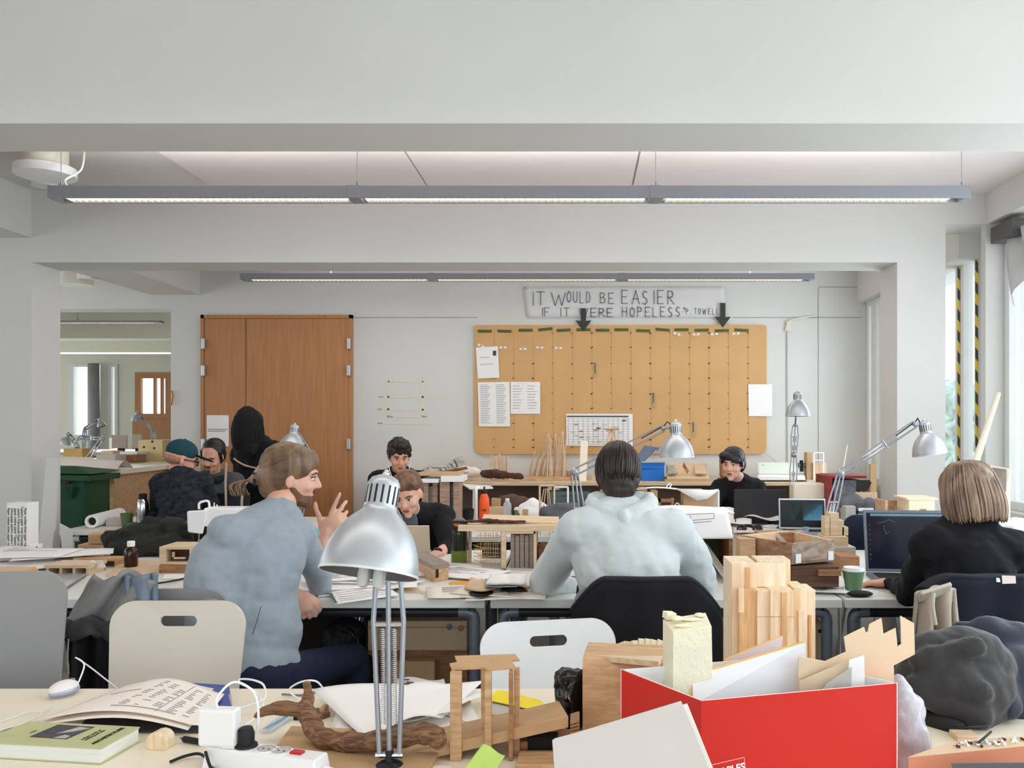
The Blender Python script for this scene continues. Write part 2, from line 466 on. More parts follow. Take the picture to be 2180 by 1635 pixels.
g = M(); g.tube([V(wx(210), DE - .15, wz(775)), V(wx(212), DE - .15, .1)], .09, 12)
tag(g.build('drain_pipe', mat('grey_pipe', (150, 150, 150), .5), smooth=True), 'grey vertical pipe between the far windows of the next room', 'pipe')
# right-hand window wall: header, sill wall, piers, frames with panes
XW = 2.73
def sidewin(y0, y1, z0, z1, X, tape=False, blind=False):
    """one window in the right wall, frame built in the plane x = X"""
    n_win[0] += 1
    w = .055; g = M()
    g.bx(X - .03, X + .04, y0, y0 + w, z0, z1); g.bx(X - .03, X + .04, y1 - w, y1, z0, z1)
    g.bx(X - .03, X + .04, y0 + w, y1 - w, z1 - w, z1); g.bx(X - .03, X + .04, y0 + w, y1 - w, z0, z0 + w)
    o = struct(g.build('window_%d' % n_win[0], m_winf, bevel=.004))
    M().bx(X + .004, X + .012, y0 + w, y1 - w, z0 + w, z1 - w).build('pane', m_glass, o)
    return o
ZH = 2.655; ZS = .84
g = M()
g.bx(2.59, 3.0, -3, D2, ZH, ZC + .02)           # header, near room
g.bx(2.55, 3.0, D2B, DB, 2.50, ZC + .02)
g.bx(2.62, 3.0, -3, D2, 0, ZS); g.bx(2.62, 3.0, D2B, DB, 0, ZS)
for y0, y1 in ((-3, -2.4), (1.5, 1.7)): g.bx(2.62, 3.0, y0, y1, ZS, ZH)
g.bx(2.80, 3.0, D2, D2B, 0, ZC)
g.bx(2.78, 3.0, 5.7, 5.735, ZS, ZH)
struct(g.build('wall_right', m_wall))
for y0, y1 in ((4.72, 5.385), (3.9, 4.71), (3.1, 3.89), (2.4, 3.09), (1.7, 2.39), (.7, 1.49), (-.1, .69), (-.9, -.11), (-1.7, -.91), (-2.4, -1.71)):
    sidewin(y0, y1, ZS, ZH, XW)
w_t = sidewin(5.745, 6.02, ZS, 2.62, XW); sidewin(6.04, 6.9, ZS, 2.58, XW); 
sidewin(7.40, 7.58, ZS, 2.50, 2.66); sidewin(7.60, 7.78, ZS, 2.50, 2.66)
struct(M().bx(2.655, 2.9, 6.9, 7.40, ZS, 2.5).build('wall_right', m_wall))
# hazard tape around the narrow casement
m_taped = mat('tape_black', (26, 24, 22), .5, var=0); m_tapey = mat('tape_yellow', (226, 190, 40), .5, var=0)
g = M(); X = XW - .034; seg = .075
def tape(y, z0, z1):
    k = 0; z = z0
    while z < z1:
        e = min(z + seg, z1)
        g.add([(X, y - .02, z), (X, y + .02, z + .03), (X, y + .02, min(e + .03, z1 + .03)), (X, y - .02, e)], [(0, 1, 2, 3)], k % 2); z = e; k += 1
tape(5.755, .9, 2.58); tape(6.03, .9, 2.58)
for k in range(5): g.add([(X, 5.76 + k * .055, 2.58), (X, 5.815 + k * .055, 2.58), (X, 5.825 + k * .055, 2.615), (X, 5.77 + k * .055, 2.615)], [(0, 1, 2, 3)], k % 2)
tag(g.build('hazard_tape', [m_taped, m_tapey], solid=.001), 'black and yellow hazard tape stuck around the narrow window frame', 'tape')
# shade remnant at the top of the near right window
g = M(); g.bx(2.60, 2.69, 5.1, 5.36, 2.52, 2.62)
o = g.build('blind_box', mat('grey_blind', (96, 92, 92), .7)); tag(o, 'grey roller blind box at the top of the nearest right window', 'blind')
M().grid(lambda u, v: V(2.66 - .03 * math.sin(u * 7 + v * 3), 5.0 + .22 * u, 2.56 - .45 * v * (.5 + .5 * u)), 8, 10).build('torn_fabric', mat('pale_blind_cloth', (196, 196, 196), .8), o, smooth=True, solid=.004)
# outside: a foliage bank and pale courtyard wall seen through the windows
m_leaf = mat('outside_foliage', (176, 196, 186), .8, var=.5, scale=3, bump=.5, bscale=8)
g = M()
for k in range(26):
    random.seed(100 + k)
    g.ell((8.5 + random.uniform(-1, 1), 12 + random.uniform(-3, 14), random.uniform(.0, 1.3)), (1.2, 1.4, random.uniform(.6, 1.1)), None, 10, 8)
o = g.build('hedge', m_leaf, smooth=True, remesh=.14, disp=(.5, .25)); tag(o, 'blurred pale green foliage outside the right windows', 'foliage', kind='stuff')
random.seed(11)

# door pair in the back wall (face at DB - a few cm)
def bw(px, py, dd=0.0): return P(px, py, DB - dd)
a = bw(430, 671, .02); b = bw(751, 671, .02)
d1 = M(); d1.bx(a.x + .035, P(527, 0, DB).x, DB - .045, DB - .004, 0, a.z - .035)
d1 = struct(d1.build('door_1', m_oak)); 
d2 = M(); d2.bx(P(528.5, 0, DB).x, b.x - .03, DB - .045, DB - .004, 0, a.z - .035)
d2 = struct(d2.build('door_2', m_oak))
for d_, x in ((d1, a.x + .03), (d2, b.x - .025)):
    for py in (733, 790, 945):
        z = P(0, py, DB).z
        M().bx(x - .016, x + .016, DB - .075, DB - .046, z - .05, z + .05).build('hinge', m_alu, d_, bevel=.005)
g = M(); g.bx(a.x, a.x + .03, DB - .05, DB - .003, 0, a.z); g.bx(b.x - .028, b.x, DB - .05, DB - .003, 0, a.z); g.bx(a.x, b.x, DB - .05, DB - .003, a.z - .032, a.z)
struct(g.build('trim_7', m_oak))
sg = M(); q = [bw(440, 950, .05), bw(487, 950, .05), bw(487, 884, .05), bw(440, 884, .05)]
sg.slab(q, .002)
for k, w_ in ((914, 41), (918, 36)):
    sg.ribbon([bw(443, k, .052), bw(443 + w_, k, .052)], .008, (0, -1, 0), 1)
tag(sg.build('door_notice', [m_paper, m_ink]), 'white notice sheet with two lines of print on the oak door', 'notice')
# pencil drawing and tape marks on the wall, kept inside one thin tracing-tape outline
m_mask = mat('masking_tape', (222, 220, 200), .7, var=.02); 
g = M()
for pts in ([(827, 812), (900, 812), (900, 887), (826, 887), (827, 812)], [(806, 845), (960, 845)], [(804, 871), (905, 872)], [(804, 901), (928, 902)]):
    g.ribbon([bw(x, y, .002) for x, y in pts], .016, (0, -1, 0))
for x, y in ((806, 845), (804, 871), (804, 901), (827, 887), (899, 887)):
    g.ribbon([bw(x, y, .003), bw(x + 9, y, .003)], .01, (0, -1, 0), 1)
tag(g.build('masking_tape', [m_mask, m_ink], solid=.0006), 'pale masking tape rectangle stuck on the wall right of the door', 'tape')
# painted-over panel joints on the wall, drawn as thin grey lines
m_joint = mat('joint_shadow', (150, 152, 152), .8, var=0)
g = M()
for pts in ([(1742, 614), (1742, 1010)], [(755, 676), (1015, 676)], [(1560, 676), (1835, 676)], [(1742, 611), (1838, 611)]):
    g.ribbon([bw(x, y, .002) for x, y in pts], .006, (0, -1, 0))
struct(g.build('trim_8', m_joint, solid=.001))
g = M().tube([bw(1675, 700, .012), bw(1676, 985, .012)], .004, 6)
o = g.build('wall_cable', mat('pale_grey_cable', (150, 152, 152), .6)); tag(o, 'thin grey cable running down the wall right of the board', 'cable')
g = M().tube(smoothpts([bw(1672, 706, .02), bw(1680, 684, .02), bw(1710, 676, .02), bw(1738, 672, .015)]), .008, 6)
g.box(bw(1679, 694, .02), (.04, .02, .09)).build('tape_lump', m_mask, o)

# -------------------------------------------------- the cardboard calendar wall board
root = thing('notice_board', 'large brown cardboard calendar board with dotted columns on the back wall', 'notice board', bw(1320, 968, .02))
c0, c1 = bw(1010, 967, .03), bw(1632, 692, .03)
m_cork = mat('tan_cardboard', (206, 164, 112), .8, var=.05, scale=3)
rr = .07; pts = []
for cx_, cz_, a0 in ((c1.x - rr * .3, c1.z - rr * .3, 0), (c0.x + rr * .3, c1.z - rr * .3, 90), (c0.x + rr, c0.z + rr, 180), (c1.x - rr, c0.z + rr, 270)):
    r_ = rr * .3 if a0 < 180 else rr
    for k in range(6):
        w = math.radians(a0 + 18 * k); pts.append((cx_ + r_ * math.cos(w), cz_ + r_ * math.sin(w)))
g = M().prism(pts, (0, DB - .03, 0), (1, 0, 0), (0, 0, 1), -.026 * -1)
g.build('board', m_cork, root)
m_dot = mat('brown_marks', (92, 66, 46), .8, var=0); m_line = mat('faint_line', (192, 152, 104), .8, var=0)
g = M()
cols = [1052 + 41.6 * k for k in range(14)]
for i, x in enumerate(cols):
    g.ribbon([bw(x, 702, .032), bw(x + 2, 958, .032)], .004, (0, -1, 0), 1)
    for j, y in enumerate((710, 740, 774, 806, 838, 870, 902, 936, 952)):
        if i < 3 and y in (838, 870, 740, 710): continue
        if 5 <= i <= 7 and y > 880: continue
        s_ = .006 + .005 * ((i * 7 + j * 3) % 3) / 2
        g.ribbon([bw(x - 2, y + (i * j) % 3 - 1, .033), V(bw(x - 2, y, .033).x + s_ * 1.4, DB - .033, bw(x, y - (i % 2), .033).z)], s_, (0, -1, 0), 0)
g.build('date_marks', [m_dot, m_line], root)
m_olive = mat('olive_tape', (84, 92, 50), .7, var=.15, scale=30)
for k, (x, y, r_) in enumerate(((1032, 705, 0), (1074, 705, .03), (1119, 703, 0), (1161, 701, -.1), (1200, 703, -.05), (1242, 702, 0), (1283, 703, 0), (1323, 702, 0), (1369, 704, .03), (1411, 702, .08), (1451, 702, 0), (1494, 703, -.02), (1537, 704, -.03), (1579, 703, .05))):
    c = bw(x, y, .034); tag(M().box(c, (.128, .003, .026), (0, r_, 0)).build('tape_label', m_olive), 'olive green tape strip heading a column of the calendar board', 'tape label', 'tape strips along the top of the calendar board')
m_slip = mat('paper_slip', (240, 236, 230), .7, var=0)
for k, (x, y, r_) in enumerate(((1071, 740, 0), (1113, 743, 0), (1149, 740, .05), (1189, 741, 0), (1441, 711, .3), (1482, 712, -.05), (1521, 711, -.1), (1567, 710, -.1), (1024, 736, .4))):
    c = bw(x, y, .036)
    g = M().box(c, (.066, .003, .018), (0, r_, 0)); g.box(c - V(0, .002, 0), (.014, .002, .008), (0, r_, 0), 1)
    tag(g.build('paper_slip', [m_slip, m_inkd]), 'small white paper slip pinned under the tape strips of the calendar board', 'paper slip', 'paper slips pinned to the calendar board')
m_trp = mat('grey_slip', (186, 158, 120), .6, var=.05)
for x, y, lab in ((1268, 786, 'upper'), (1392, 850, 'middle'), (1477, 912, 'lower')):
    g = M().box(bw(x + 1, y + 2, .036), (.028, .002, .125), (0, .07, 0))
    for k in range(5): g.box(bw(x - 1, y - 12 + k * 4.5, .038), (.012, .001, .012), (0, .3 * k, 0), 1)
    tag(g.build('name_strip', [m_trp, m_inkd]), {'upper': 'clear strip with dark writing, highest and leftmost of three on the calendar board', 'middle': 'clear strip with dark writing, the middle one on the calendar board', 'lower': 'clear strip with dark writing right of the silver lamp head'}[lab], 'paper strip')
def sheet_on_wall(name, label, quad, dd, rows=0, dark=None, cols_=1, m=m_paper):
    g = M(); q = [bw(x, y, dd) for x, y in quad]       # bl, br, tr, tl
    g.slab(q, .0015, 0, n=(0, -1, 0))
    bl, br, tr, tl = q
    for c in range(cols_):
        for r in range(rows):
            v = 1 - (r + 1.5) / (rows + 2.5)
            u0 = (c + .15) / cols_; u1 = u0 + (.55 + .3 * ((r * 7 + c) % 4) / 4) / cols_ * .8
            L = bl.lerp(tl, v); R_ = br.lerp(tr, v)
            g.ribbon([L.lerp(R_, u0) - V(0, .002, 0), L.lerp(R_, u1) - V(0, .002, 0)], .004, (0, -1, 0), 1)
    if dark:
        u, v, w, h = dark
        c = bl.lerp(br, u); c.z = bl.z + (tl.z - bl.z) * v
        g.box(c - V(0, .003, 0), (w, .001, h), None, 2)
    return tag(g.build(name, [m, m_ink, m_inkd]), label, 'sheet')
sheet_on_wall('pinned_sheet', 'white sheet with a small black picture at the upper left of the calendar board', [(1017, 806), (1063, 804), (1060, 737), (1013, 740)], .04, 2, (.78, .82, .03, .045))
sheet_on_wall('pinned_sheet', 'tall printed list sheet at the lower left of the calendar board', [(1019, 908), (1086, 908), (1085, 813), (1017, 814)], .04, 22, None, 2)
sheet_on_wall('pinned_sheet', 'printed sheet just right of the tall list on the calendar board', [(1087, 881), (1150, 881), (1150, 813), (1087, 813)], .038, 9, None, 2)
sheet_on_wall('pinned_sheet', 'white sheet overhanging the right edge of the calendar board', [(1594, 886), (1644, 886), (1644, 818), (1593, 818)], .04, 0)
# year planner
g = M(); q = [bw(x, y, .04) for x, y in ((1206, 949), (1347, 950), (1347, 881), (1205, 881))]
g.slab(q, .002, 0, n=(0, -1, 0)); bl, br, tr, tl = q
def qp(u, v): return bl.lerp(br, u).lerp(tl.lerp(tr, u), v) - V(0, .003, 0)
g.ribbon([qp(.02, .92), qp(.93, .92)], .012, (0, -1, 0), 2)
for k in range(13): g.ribbon([qp(.03 + .075 * k, .05), qp(.03 + .075 * k, .86)], .003, (0, -1, 0), 1)
for k in range(11): g.ribbon([qp(.03, .05 + .08 * k), qp(.95, .05 + .08 * k)], .002, (0, -1, 0), 1)
for k in range(22):
    u = random.uniform(.05, .85); v = random.uniform(.1, .8)
    g.ribbon([qp(u, v), qp(u + .05, v)], .012, (0, -1, 0), 3 if k % 3 else 1)
tag(g.build('year_planner', [m_paper, m_ink, mat('navy_strip', (60, 62, 84), .6), mat('pale_green_cells', (206, 216, 204), .7)]), 'white year planner grid at the bottom of the calendar board', 'planner')
# banner with the hand-lettered quotation
root = thing('paper_banner', 'long white paper banner with hand-lettered quotation above the calendar board', 'banner', bw(1330, 676, .02))
def ban(u, v):
    x = 1114 + (1543 - 1114) * u + (8 * (1 - v)) * (1 - u); y = 676 - 66 * v
    p = bw(x, y, .010); p.y -= .004 * math.sin(u * 9) * (1 - v) + .003 * max(0, .08 - u) / .08; return p
M().grid(ban, 40, 6).build('paper', mat('banner_paper', (222, 222, 222), .7, var=.02), root, solid=.001, smooth=True)
g = M(); s_ = DB / F
def bl_(txt, px, py, hpx, wpx, step, w): letters(g, txt, bw(px, py, .017), (wpx * s_, 0, 0), (0, 0, hpx * s_), (0, -1, 0), w, step, 0, .04)
bl_('"', 1118, 630, 18, 10, 1, .006); bl_('IT', 1131, 650, 28, 22, 1.0, .009); bl_('W', 1174, 650, 27, 26, 1, .009); bl_('OULD', 1207, 644, 23, 12, 1.15, .008)
bl_('BE', 1278, 646, 22, 15, 1.2, .008); bl_('EASIER', 1324, 647, 28, 17, 1.28, .009)
bl_('IF', 1152, 673, 18, 15, 1.0, .008); bl_('IT', 1191, 674, 18, 15, 1.25, .008); bl_('WERE', 1233, 674, 18, 16, 1.08, .010); bl_('HOPELESS"', 1325, 674, 20, 13, 1.25, .009)
bl_('-P.TOWELL', 1452, 669, 12, 6.6, 1.32, .006)
g.build('lettering', mat('marker_ink', (126, 131, 148), .7, var=.1), root)
m_arrow = mat('dark_green_card', (52, 60, 52), .7, var=.08)
for x, lab in ((1242, 'left of the two dark card arrows pointing down at the calendar board'), (1539, 'right of the two dark card arrows pointing down at the calendar board')):
    top = 656 if x < 1300 else 645
    tip = 705 if x < 1300 else 697
    p = [(x - 5.5, top), (x + 5.5, top), (x + 5.5, tip - 22), (x + 17, tip - 23), (x, tip), (x - 17, tip - 23), (x - 5.5, tip - 22)]
    q = [bw(a_, b_, .038) for a_, b_ in p][::-1]
    tag(M().slab(q, .003, n=(0, -1, 0)).build('paper_arrow', m_arrow), lab, 'arrow')

# -------------------------------------------------- hung linear lamps
m_lumi = mat('lit_louvre', (255, 236, 205), .4, var=0, emit=5.0)
m_louv = mat('louvre_blade', (214, 212, 206), .3, metal=.3, var=0)
def linear_lamp(label, x0, x1, joints, y0, y1, z0, hgt, hang_x, zc=ZC, glow=0, down=.5):
    root = thing('linear_lamp', label, 'ceiling light', ((x0 + x1) / 2, (y0 + y1) / 2, z0), group=None)
    g = M(); w = .016
    g.bx(x0, x1, y0, y0 + w, z0, z0 + hgt); g.bx(x0, x1, y1 - w, y1, z0, z0 + hgt); g.bx(x0, x1, y0 + w, y1 - w, z0 + hgt - .01, z0 + hgt)
    g.bx(x0, x0 + .03, y0 + w, y1 - w, z0, z0 + hgt - .01); g.bx(x1 - .03, x1, y0 + w, y1 - w, z0, z0 + hgt - .01)
    for j in joints: g.bx(j - .03, j + .03, y0 - .002, y1 + .002, z0 - .001, z0 + hgt + .002)
    g.build('housing', m_lightbar, root, bevel=.003)
    e = [x0 + .03] + list(joints) + [x1 - .03]
    for a, b in zip(e[:-1], e[1:]):
        t = M().bx(a + .05, b - .05, y0 + w + .004, y1 - w - .004, z0 + .012, z0 + .02).build('tube_light', m_lumi, root)
        g = M(); n = int((b - a) / .035)
        for k in range(n):
            x = a + .05 + (b - a - .1) * k / n; g.bx(x, x + .003, y0 + w, y1 - w, z0 + .001, z0 + .012)
        g.build('louvre', m_louv, t)
    for a, b in (zip(e[:-1], e[1:]) if glow else ()):      # the tubes' own light, downwards and up to the ceiling
        for zz, rx, pw in ((z0 - .004, 0, glow * down), (z0 + hgt + .006, PI, glow)):
            lt = area('tube_glow', ((a + b) / 2, (y0 + y1) / 2, zz), (rx, 0, 0), b - a - .12, .07, pw, (1.0, .98, .97))
    for x in hang_x:
        g = M(); g.tube([(x, (y0 + y1) / 2, z0 + hgt), (x, (y0 + y1) / 2, zc - .002)], .0018, 6); g.tube([(x, (y0 + y1) / 2, z0 + hgt), (x, (y0 + y1) / 2, z0 + hgt + .03)], .005, 6)
        g.build('suspension_wire', m_steel, root)
    return root
dl = 4.19; s_ = dl / F
L1 = linear_lamp('long grey suspended lamp nearer the camera, in front of the portal', (100 - CX) * s_, (2068 - CX) * s_, [(752 - CX) * s_, (1396 - CX) * s_], dl, dl + .115, 2.50, .062,
            [(115 - CX) * s_, (754 - CX) * s_, (1398 - CX) * s_, (2058 - CX) * s_], glow=9)
M().tube(smoothpts([V(-2.64, 4.5, 2.83), V(-2.60, 4.4, 2.7), V(-2.62, 4.3, 2.62), V(-2.57, 4.25, 2.565)]), .005, 6).build('flex', m_white, L1, smooth=True)
dl = 6.63; s_ = dl / F
linear_lamp('long grey suspended lamp farther away, in front of the back wall', (510 - CX) * s_, (1735 - CX) * s_, [(917 - CX) * s_, (1324 - CX) * s_], dl, dl + .115, 2.512, .05, [(700 - CX) * s_, (1600 - CX) * s_], glow=8)
linear_lamp('thin suspended lamp in the next room seen through the left opening', -6.9, wx(340, 9.2), [], 9.2, 9.3, 2.48, .025, [-5.5])
linear_lamp('long grey suspended lamp above the camera, out of the picture', -2.65, 1.95, [-1.1, .42], 1.25, 1.365, 2.50, .062, [-2.6, 1.9], glow=4, down=.9)  # unseen lamp added to light the near tables from above
# ceiling fittings
root = thing('ceiling_speaker', 'round white ceiling fitting above the left end of the near lamp', 'ceiling fitting', (-2.88, 4.55, 2.72))
M().lathe([(0, .0), (.15, .0), (.15, .045), (.0, .05)], (-2.88, 4.55, 2.712), n=40).build('cover', m_white, root, smooth='auto')
M().lathe([(0, 0), (.11, 0), (.11, .12)], (-2.88, 4.55, 2.75), n=36).build('drum', mat('cream_metal', (224, 220, 204), .5), root, smooth='auto')
tag(M().lathe([(0, 0), (.07, 0), (.075, .03), (0, .03)], (-3.3, 5.2, ZC - .01), n=30).build('smoke_detector', m_white, smooth='auto'), 'small white disc on the ceiling at the left end of the near lamp', 'smoke detector')
root = thing('ceiling_projector', 'pale box fitting under the ceiling behind the left column', 'ceiling fitting', P(170, 605, 7.0))
c = P(170, 592, 7.0)
M().lathe([(0, 0), (.13, 0), (.13, .12), (0, .12)], c - V(.03, 0, .06), n=30).build('drum', mat('cream_metal', (224, 220, 204), .5), root, smooth='auto')
M().box(c + V(.12, -.1, .02), (.12, .1, .1)).build('box', m_white, root, bevel=.006)
M().bx(c.x - .02, c.x + .02, c.y - .02, c.y + .02, c.z + .05, ZC + .02).build('stem', m_white, root)
# ================================================================ FURNITURE BUILDERS
TZ = .72
def table(label, x0, x1, y0, y1, top=m_lamw, z=TZ, th=.035, group=None, legs=True, steel=m_steel):
    root = thing('work_table', label, 'table', ((x0 + x1) / 2, (y0 + y1) / 2, 0), group=group)
    M().bx(x0, x1, y0, y1, z - th, z).build('table_top', top, root, bevel=.004)
    g = M(); r = .02; zz = z - th - .024
    g.tube([(x0 + .06, y0 + .05, zz), (x1 - .06, y0 + .05, zz)], r, 12); g.tube([(x0 + .06, y1 - .05, zz), (x1 - .06, y1 - .05, zz)], r, 12)
    g.build('rail', m_dsteel, root, smooth='auto')
    for sx in (0, 1):
        for sy in (0, 1):
            x = x1 - .045 if sx else x0 + .045; y = y1 - .05 if sy else y0 + .05; i = -1 if sx else 1
            M().tube(smoothpts([(x + i * .06, y, zz), (x + i * .015, y, zz - .004), (x, y, zz - .03), (x, y, zz - .1), (x, y, .012)], 5), .021, 14).build('leg', steel, root, smooth='auto')
    for t in (.42,):
        g = M().tube([(x0 + (x1 - x0) * .72, y0 + .03, zz + .002), (x0 + (x1 - x0) * .72, y0 + .012, zz + .002)], .016, 16); g.build('knob', m_black, root)
    return root
table('cream laminate table nearest the camera with book and lamp, left of the red box', -2.6, .30, .55, 2.11, m_lam, th=.028)
table('cream laminate table nearest the camera on the right, under the red box and dark bag', .305, 2.5, .55, 2.11, m_lam, th=.028)
rows = [(-3.05, -1.70, 'far left'), (-1.695, -.36, 'left of centre'), (-.34, .985, 'in front of the hooded person'), (.995, 2.4, 'on the right in front of the blonde person')]
for x0, x1, nm in rows:
    table('white work table of the middle row, %s' % nm, x0, x1, 3.18, 3.84, m_lamw)
for x0, x1, nm in rows:
    table('white work table behind the middle row, %s' % nm, x0, x1, 3.845, 4.42, m_lamw)
for x0, x1, nm in ((-1.74, -.12, 'in front of the person with earphones'), (-.115, 1.32, 'in front of the black-haired person'), (1.325, 2.5, 'beside the right column')):
    table('grey-topped table of the far row, %s' % nm, x0, x1, 4.95, 5.85, m_lamw)
table('white table between the left column and the two people talking', -3.22, -1.75, 5.22, 6.0, m_lamw, steel=m_lamw, th=.03)

# shelf bench along the back wall
bz = .885
root = thing('shelf_bench', 'long pine shelf bench along the back wall under the calendar board', 'shelf', (0, 7.5, 0))
xs = [-1.75, -.22, 1.45, 2.5]
M().bx(xs[0], xs[-1], 7.15, 7.76, bz - .03, bz).build('shelf_top', m_wood, root, bevel=.003)
for a, b in zip(xs[:-1], xs[1:]):
    for x in (a + .02, b - .04): M().bx(x - .018, x + .018, 7.16, 7.74, 0, bz - .03).build('upright', m_wood, root)
    M().bx(a + .06, b - .08, 7.17, 7.74, .36, .385).build('shelf', m_wood, root)
    M().bx(a + .06, b - .08, 7.70, 7.73, .0, bz - .035).build('back_panel', mat('taupe_panel', (128, 112, 102), .8, var=.06), root)

# high bench by the opening on the left, running into the next room
root = thing('high_bench', 'high bench by the left opening with brown shelving under it', 'bench', (-4.4, 7.7, 0))
M().bx(-5.9, -3.82, 6.95, 9.4, .96, 1.0).build('bench_top', m_lam, root)
for x in (-5.85, -4.62, -4.22, -3.9): M().bx(x, x + .04, 7.0, 9.3, 0, .96).build('upright', m_ply, root)
M().bx(-5.8, -3.9, 7.3, 9.2, .45, .48).build('shelf', m_ply, root)
M().bx(-5.8, -3.9, 7.55, 7.58, 0, .96).build('back_panel', mat('dark_brown_panel', (70, 42, 34), .8), root)
root = thing('drafting_bench', 'far bench under the windows of the next room', 'bench', (-6, 10.6, 0))
M().bx(-8, -4.0, 10.1, 11.2, 1.0, 1.04).build('bench_top', m_lam, root)
for x in (-7.5, -4.6): M().bx(x, x + .06, 10.2, 11.1, 0, 1.0).build('leg', m_ply, root)

# -------------------------------------------------- chairs
def rrect(w0, w1, h, r, n=12, z0=0):
    """rounded trapezoid outline, w0 at bottom, w1 at top"""
    cs = [(w1 / 2 - r, z0 + h - r, 0), (-w1 / 2 + r, z0 + h - r, 90), (-w0 / 2 + r * .4, z0 + r * .4, 180), (w0 / 2 - r * .4, z0 + r * .4, 270)]
    out = []
    for cx_, cz_, a in cs:
        rr_ = r if a < 180 else r * .4
        for k in range(n): w = math.radians(a + 90 * k / (n - 1)); out.append((cx_ + rr_ * math.cos(w), cz_ + rr_ * math.sin(w)))
    return out
def chair(label, x, y, rz, m, m_edge_=None, top=.82, slot=True, w=.42, seatm=None, group=None):
    """x, y = middle of the backrest at the floor; rz=0: the sitter looks towards +Y"""
    root = thing('studio_chair', label, 'chair', (x, y, 0), rz, group)
    W = wmat(root)
    def L(a, b, c): return W @ Vector((a, b, c))
    z0 = .47; outer = rrect(w * .93, w, top - z0, .075, z0=0)
    sw, sh, sz = .108, .032, top - z0 - .062
    inner = []
    n = 12
    for cx_, cz_, a in ((sw / 2 - sh / 2 + .004, sz, 0), (-sw / 2 + sh / 2 - .004, sz, 90), (-sw / 2 + sh / 2 - .004, sz, 180), (sw / 2 - sh / 2 + .004, sz, 270)):
        for k in range(n): q = math.radians(a + 90 * k / (n - 1)); inner.append((cx_ + (sh / 2) * math.cos(q), cz_ + (sh / 2) * math.sin(q)))
    if not slot: inner = [(a * .05, sz + (b - sz) * .05) for a, b in inner]
    g = M(); K = 7; N = len(outer); vs = []
    def cur(a, b): return -.05 * (b / (top - z0)) + .30 * a * a * .6
    for k in range(K + 1):
        t = k / K
        for (a0, b0), (a1, b1) in zip(inner, outer):
            a = a0 + (a1 - a0) * t; b = b0 + (b1 - b0) * t
            vs.append(L(a, cur(a, b) , z0 + b))
    fs = [(k * N + i, k * N + (i + 1) % N, (k + 1) * N + (i + 1) % N, (k + 1) * N + i) for k in range(K) for i in range(N)]
    if not slot: vs.append(L(0, cur(0, sz), z0 + sz)); fs += [(i, (i + 1) % N, len(vs) - 1) for i in range(N)]
    g.add(vs, fs); g.build('backrest', m, root, solid=.011, bevel=.002)
    g = M(); g.grid(lambda u, v: L((u - .5) * w * .95 * (1 - .12 * v), .01 + .40 * v, .455 - .02 * math.sin(PI * v) + .04 * (1 - v) ** 4), 8, 10)
    g.build('seat', seatm or m, root, solid=.012)
    for sx in (-1, 1):
        for fy in (.02, .36):
            M().tube([L(sx * .17, fy + (.03 if fy < .1 else -.03), .44), L(sx * .21, fy + (-.04 if fy < .1 else .05), .012)], .0105, 10).build('leg', m_chrome, root, smooth='auto')
    g = M(); g.tube([L(-.17, .05, .435), L(-.17, .33, .435)], .01, 8); g.tube([L(.17, .05, .435), L(.17, .33, .435)], .01, 8); g.tube([L(-.17, .19, .435), L(.17, .19, .435)], .01, 8)
    g.tube([L(-.12, .03, .44), L(-.12, -.012, .5), L(-.12, -.03, .56)], .009, 8); g.tube([L(.12, .03, .44), L(.12, -.012, .5), L(.12, -.03, .56)], .009, 8)
    g.build('seat_frame', m_chrome, root, smooth='auto')
    return root
def pxx(px, d): return (px - CX) * d / F
chair('cream chair with handle slot in front of the near table, left of the silver lamp', pxx(368, 2.60), 2.60, PI, m_creamchair, top=.826)
chair('pure white chair with dark handle slot, right of the silver lamp', pxx(1172, 2.58), 2.56, PI + math.radians(11), m_whitechair, top=.775)
chair('grey chair cut by the left edge of the picture', pxx(0, 2.42) - .02, 2.44, PI + math.radians(8), m_greychair, top=.945, slot=False, w=.34)  # shade on this chair's back is put into its grey colour
chair('grey chair behind the cream one, with a jacket hung on its left side', pxx(395, 2.9), 2.84, math.radians(-4), m_greychair, top=.835, w=.40)
c_hood = chair('chair of the hooded person, its back hidden by a black jacket', pxx(1360, 2.83), 2.83, 0, m_greychair, top=.85, w=.44)
c_blonde = chair('chair of the blonde person at the right, covered by navy jackets', pxx(2110, 2.7), 2.70, 0, m_greychair, top=.88, w=.44)
for px, d, rz, lab in ((850, 6.35, PI, 'dark chair of the person with earphones'), (1562, 6.35, PI, 'dark chair of the black-haired person by the dark laptop'), (868, 4.85, PI, 'dark chair of the person leaning over the pale laptop')):
    chair(lab, pxx(px, d), d, rz, m_black, top=.80)
chair('dark blue rounded chair behind the wooden block tower, near the right column', pxx(1850, 4.75), 4.72, .3, mat('navy_shell', (26, 32, 58), .5), top=.88, slot=False)
chair('white rounded chair just left of the blonde person', pxx(1935, 4.6), 4.6, .2, m_whitechair, top=.86, slot=False)
chair('dark chair of the person with the teal cap', pxx(385, 5.1), 5.12, -.2, m_black, top=.8)

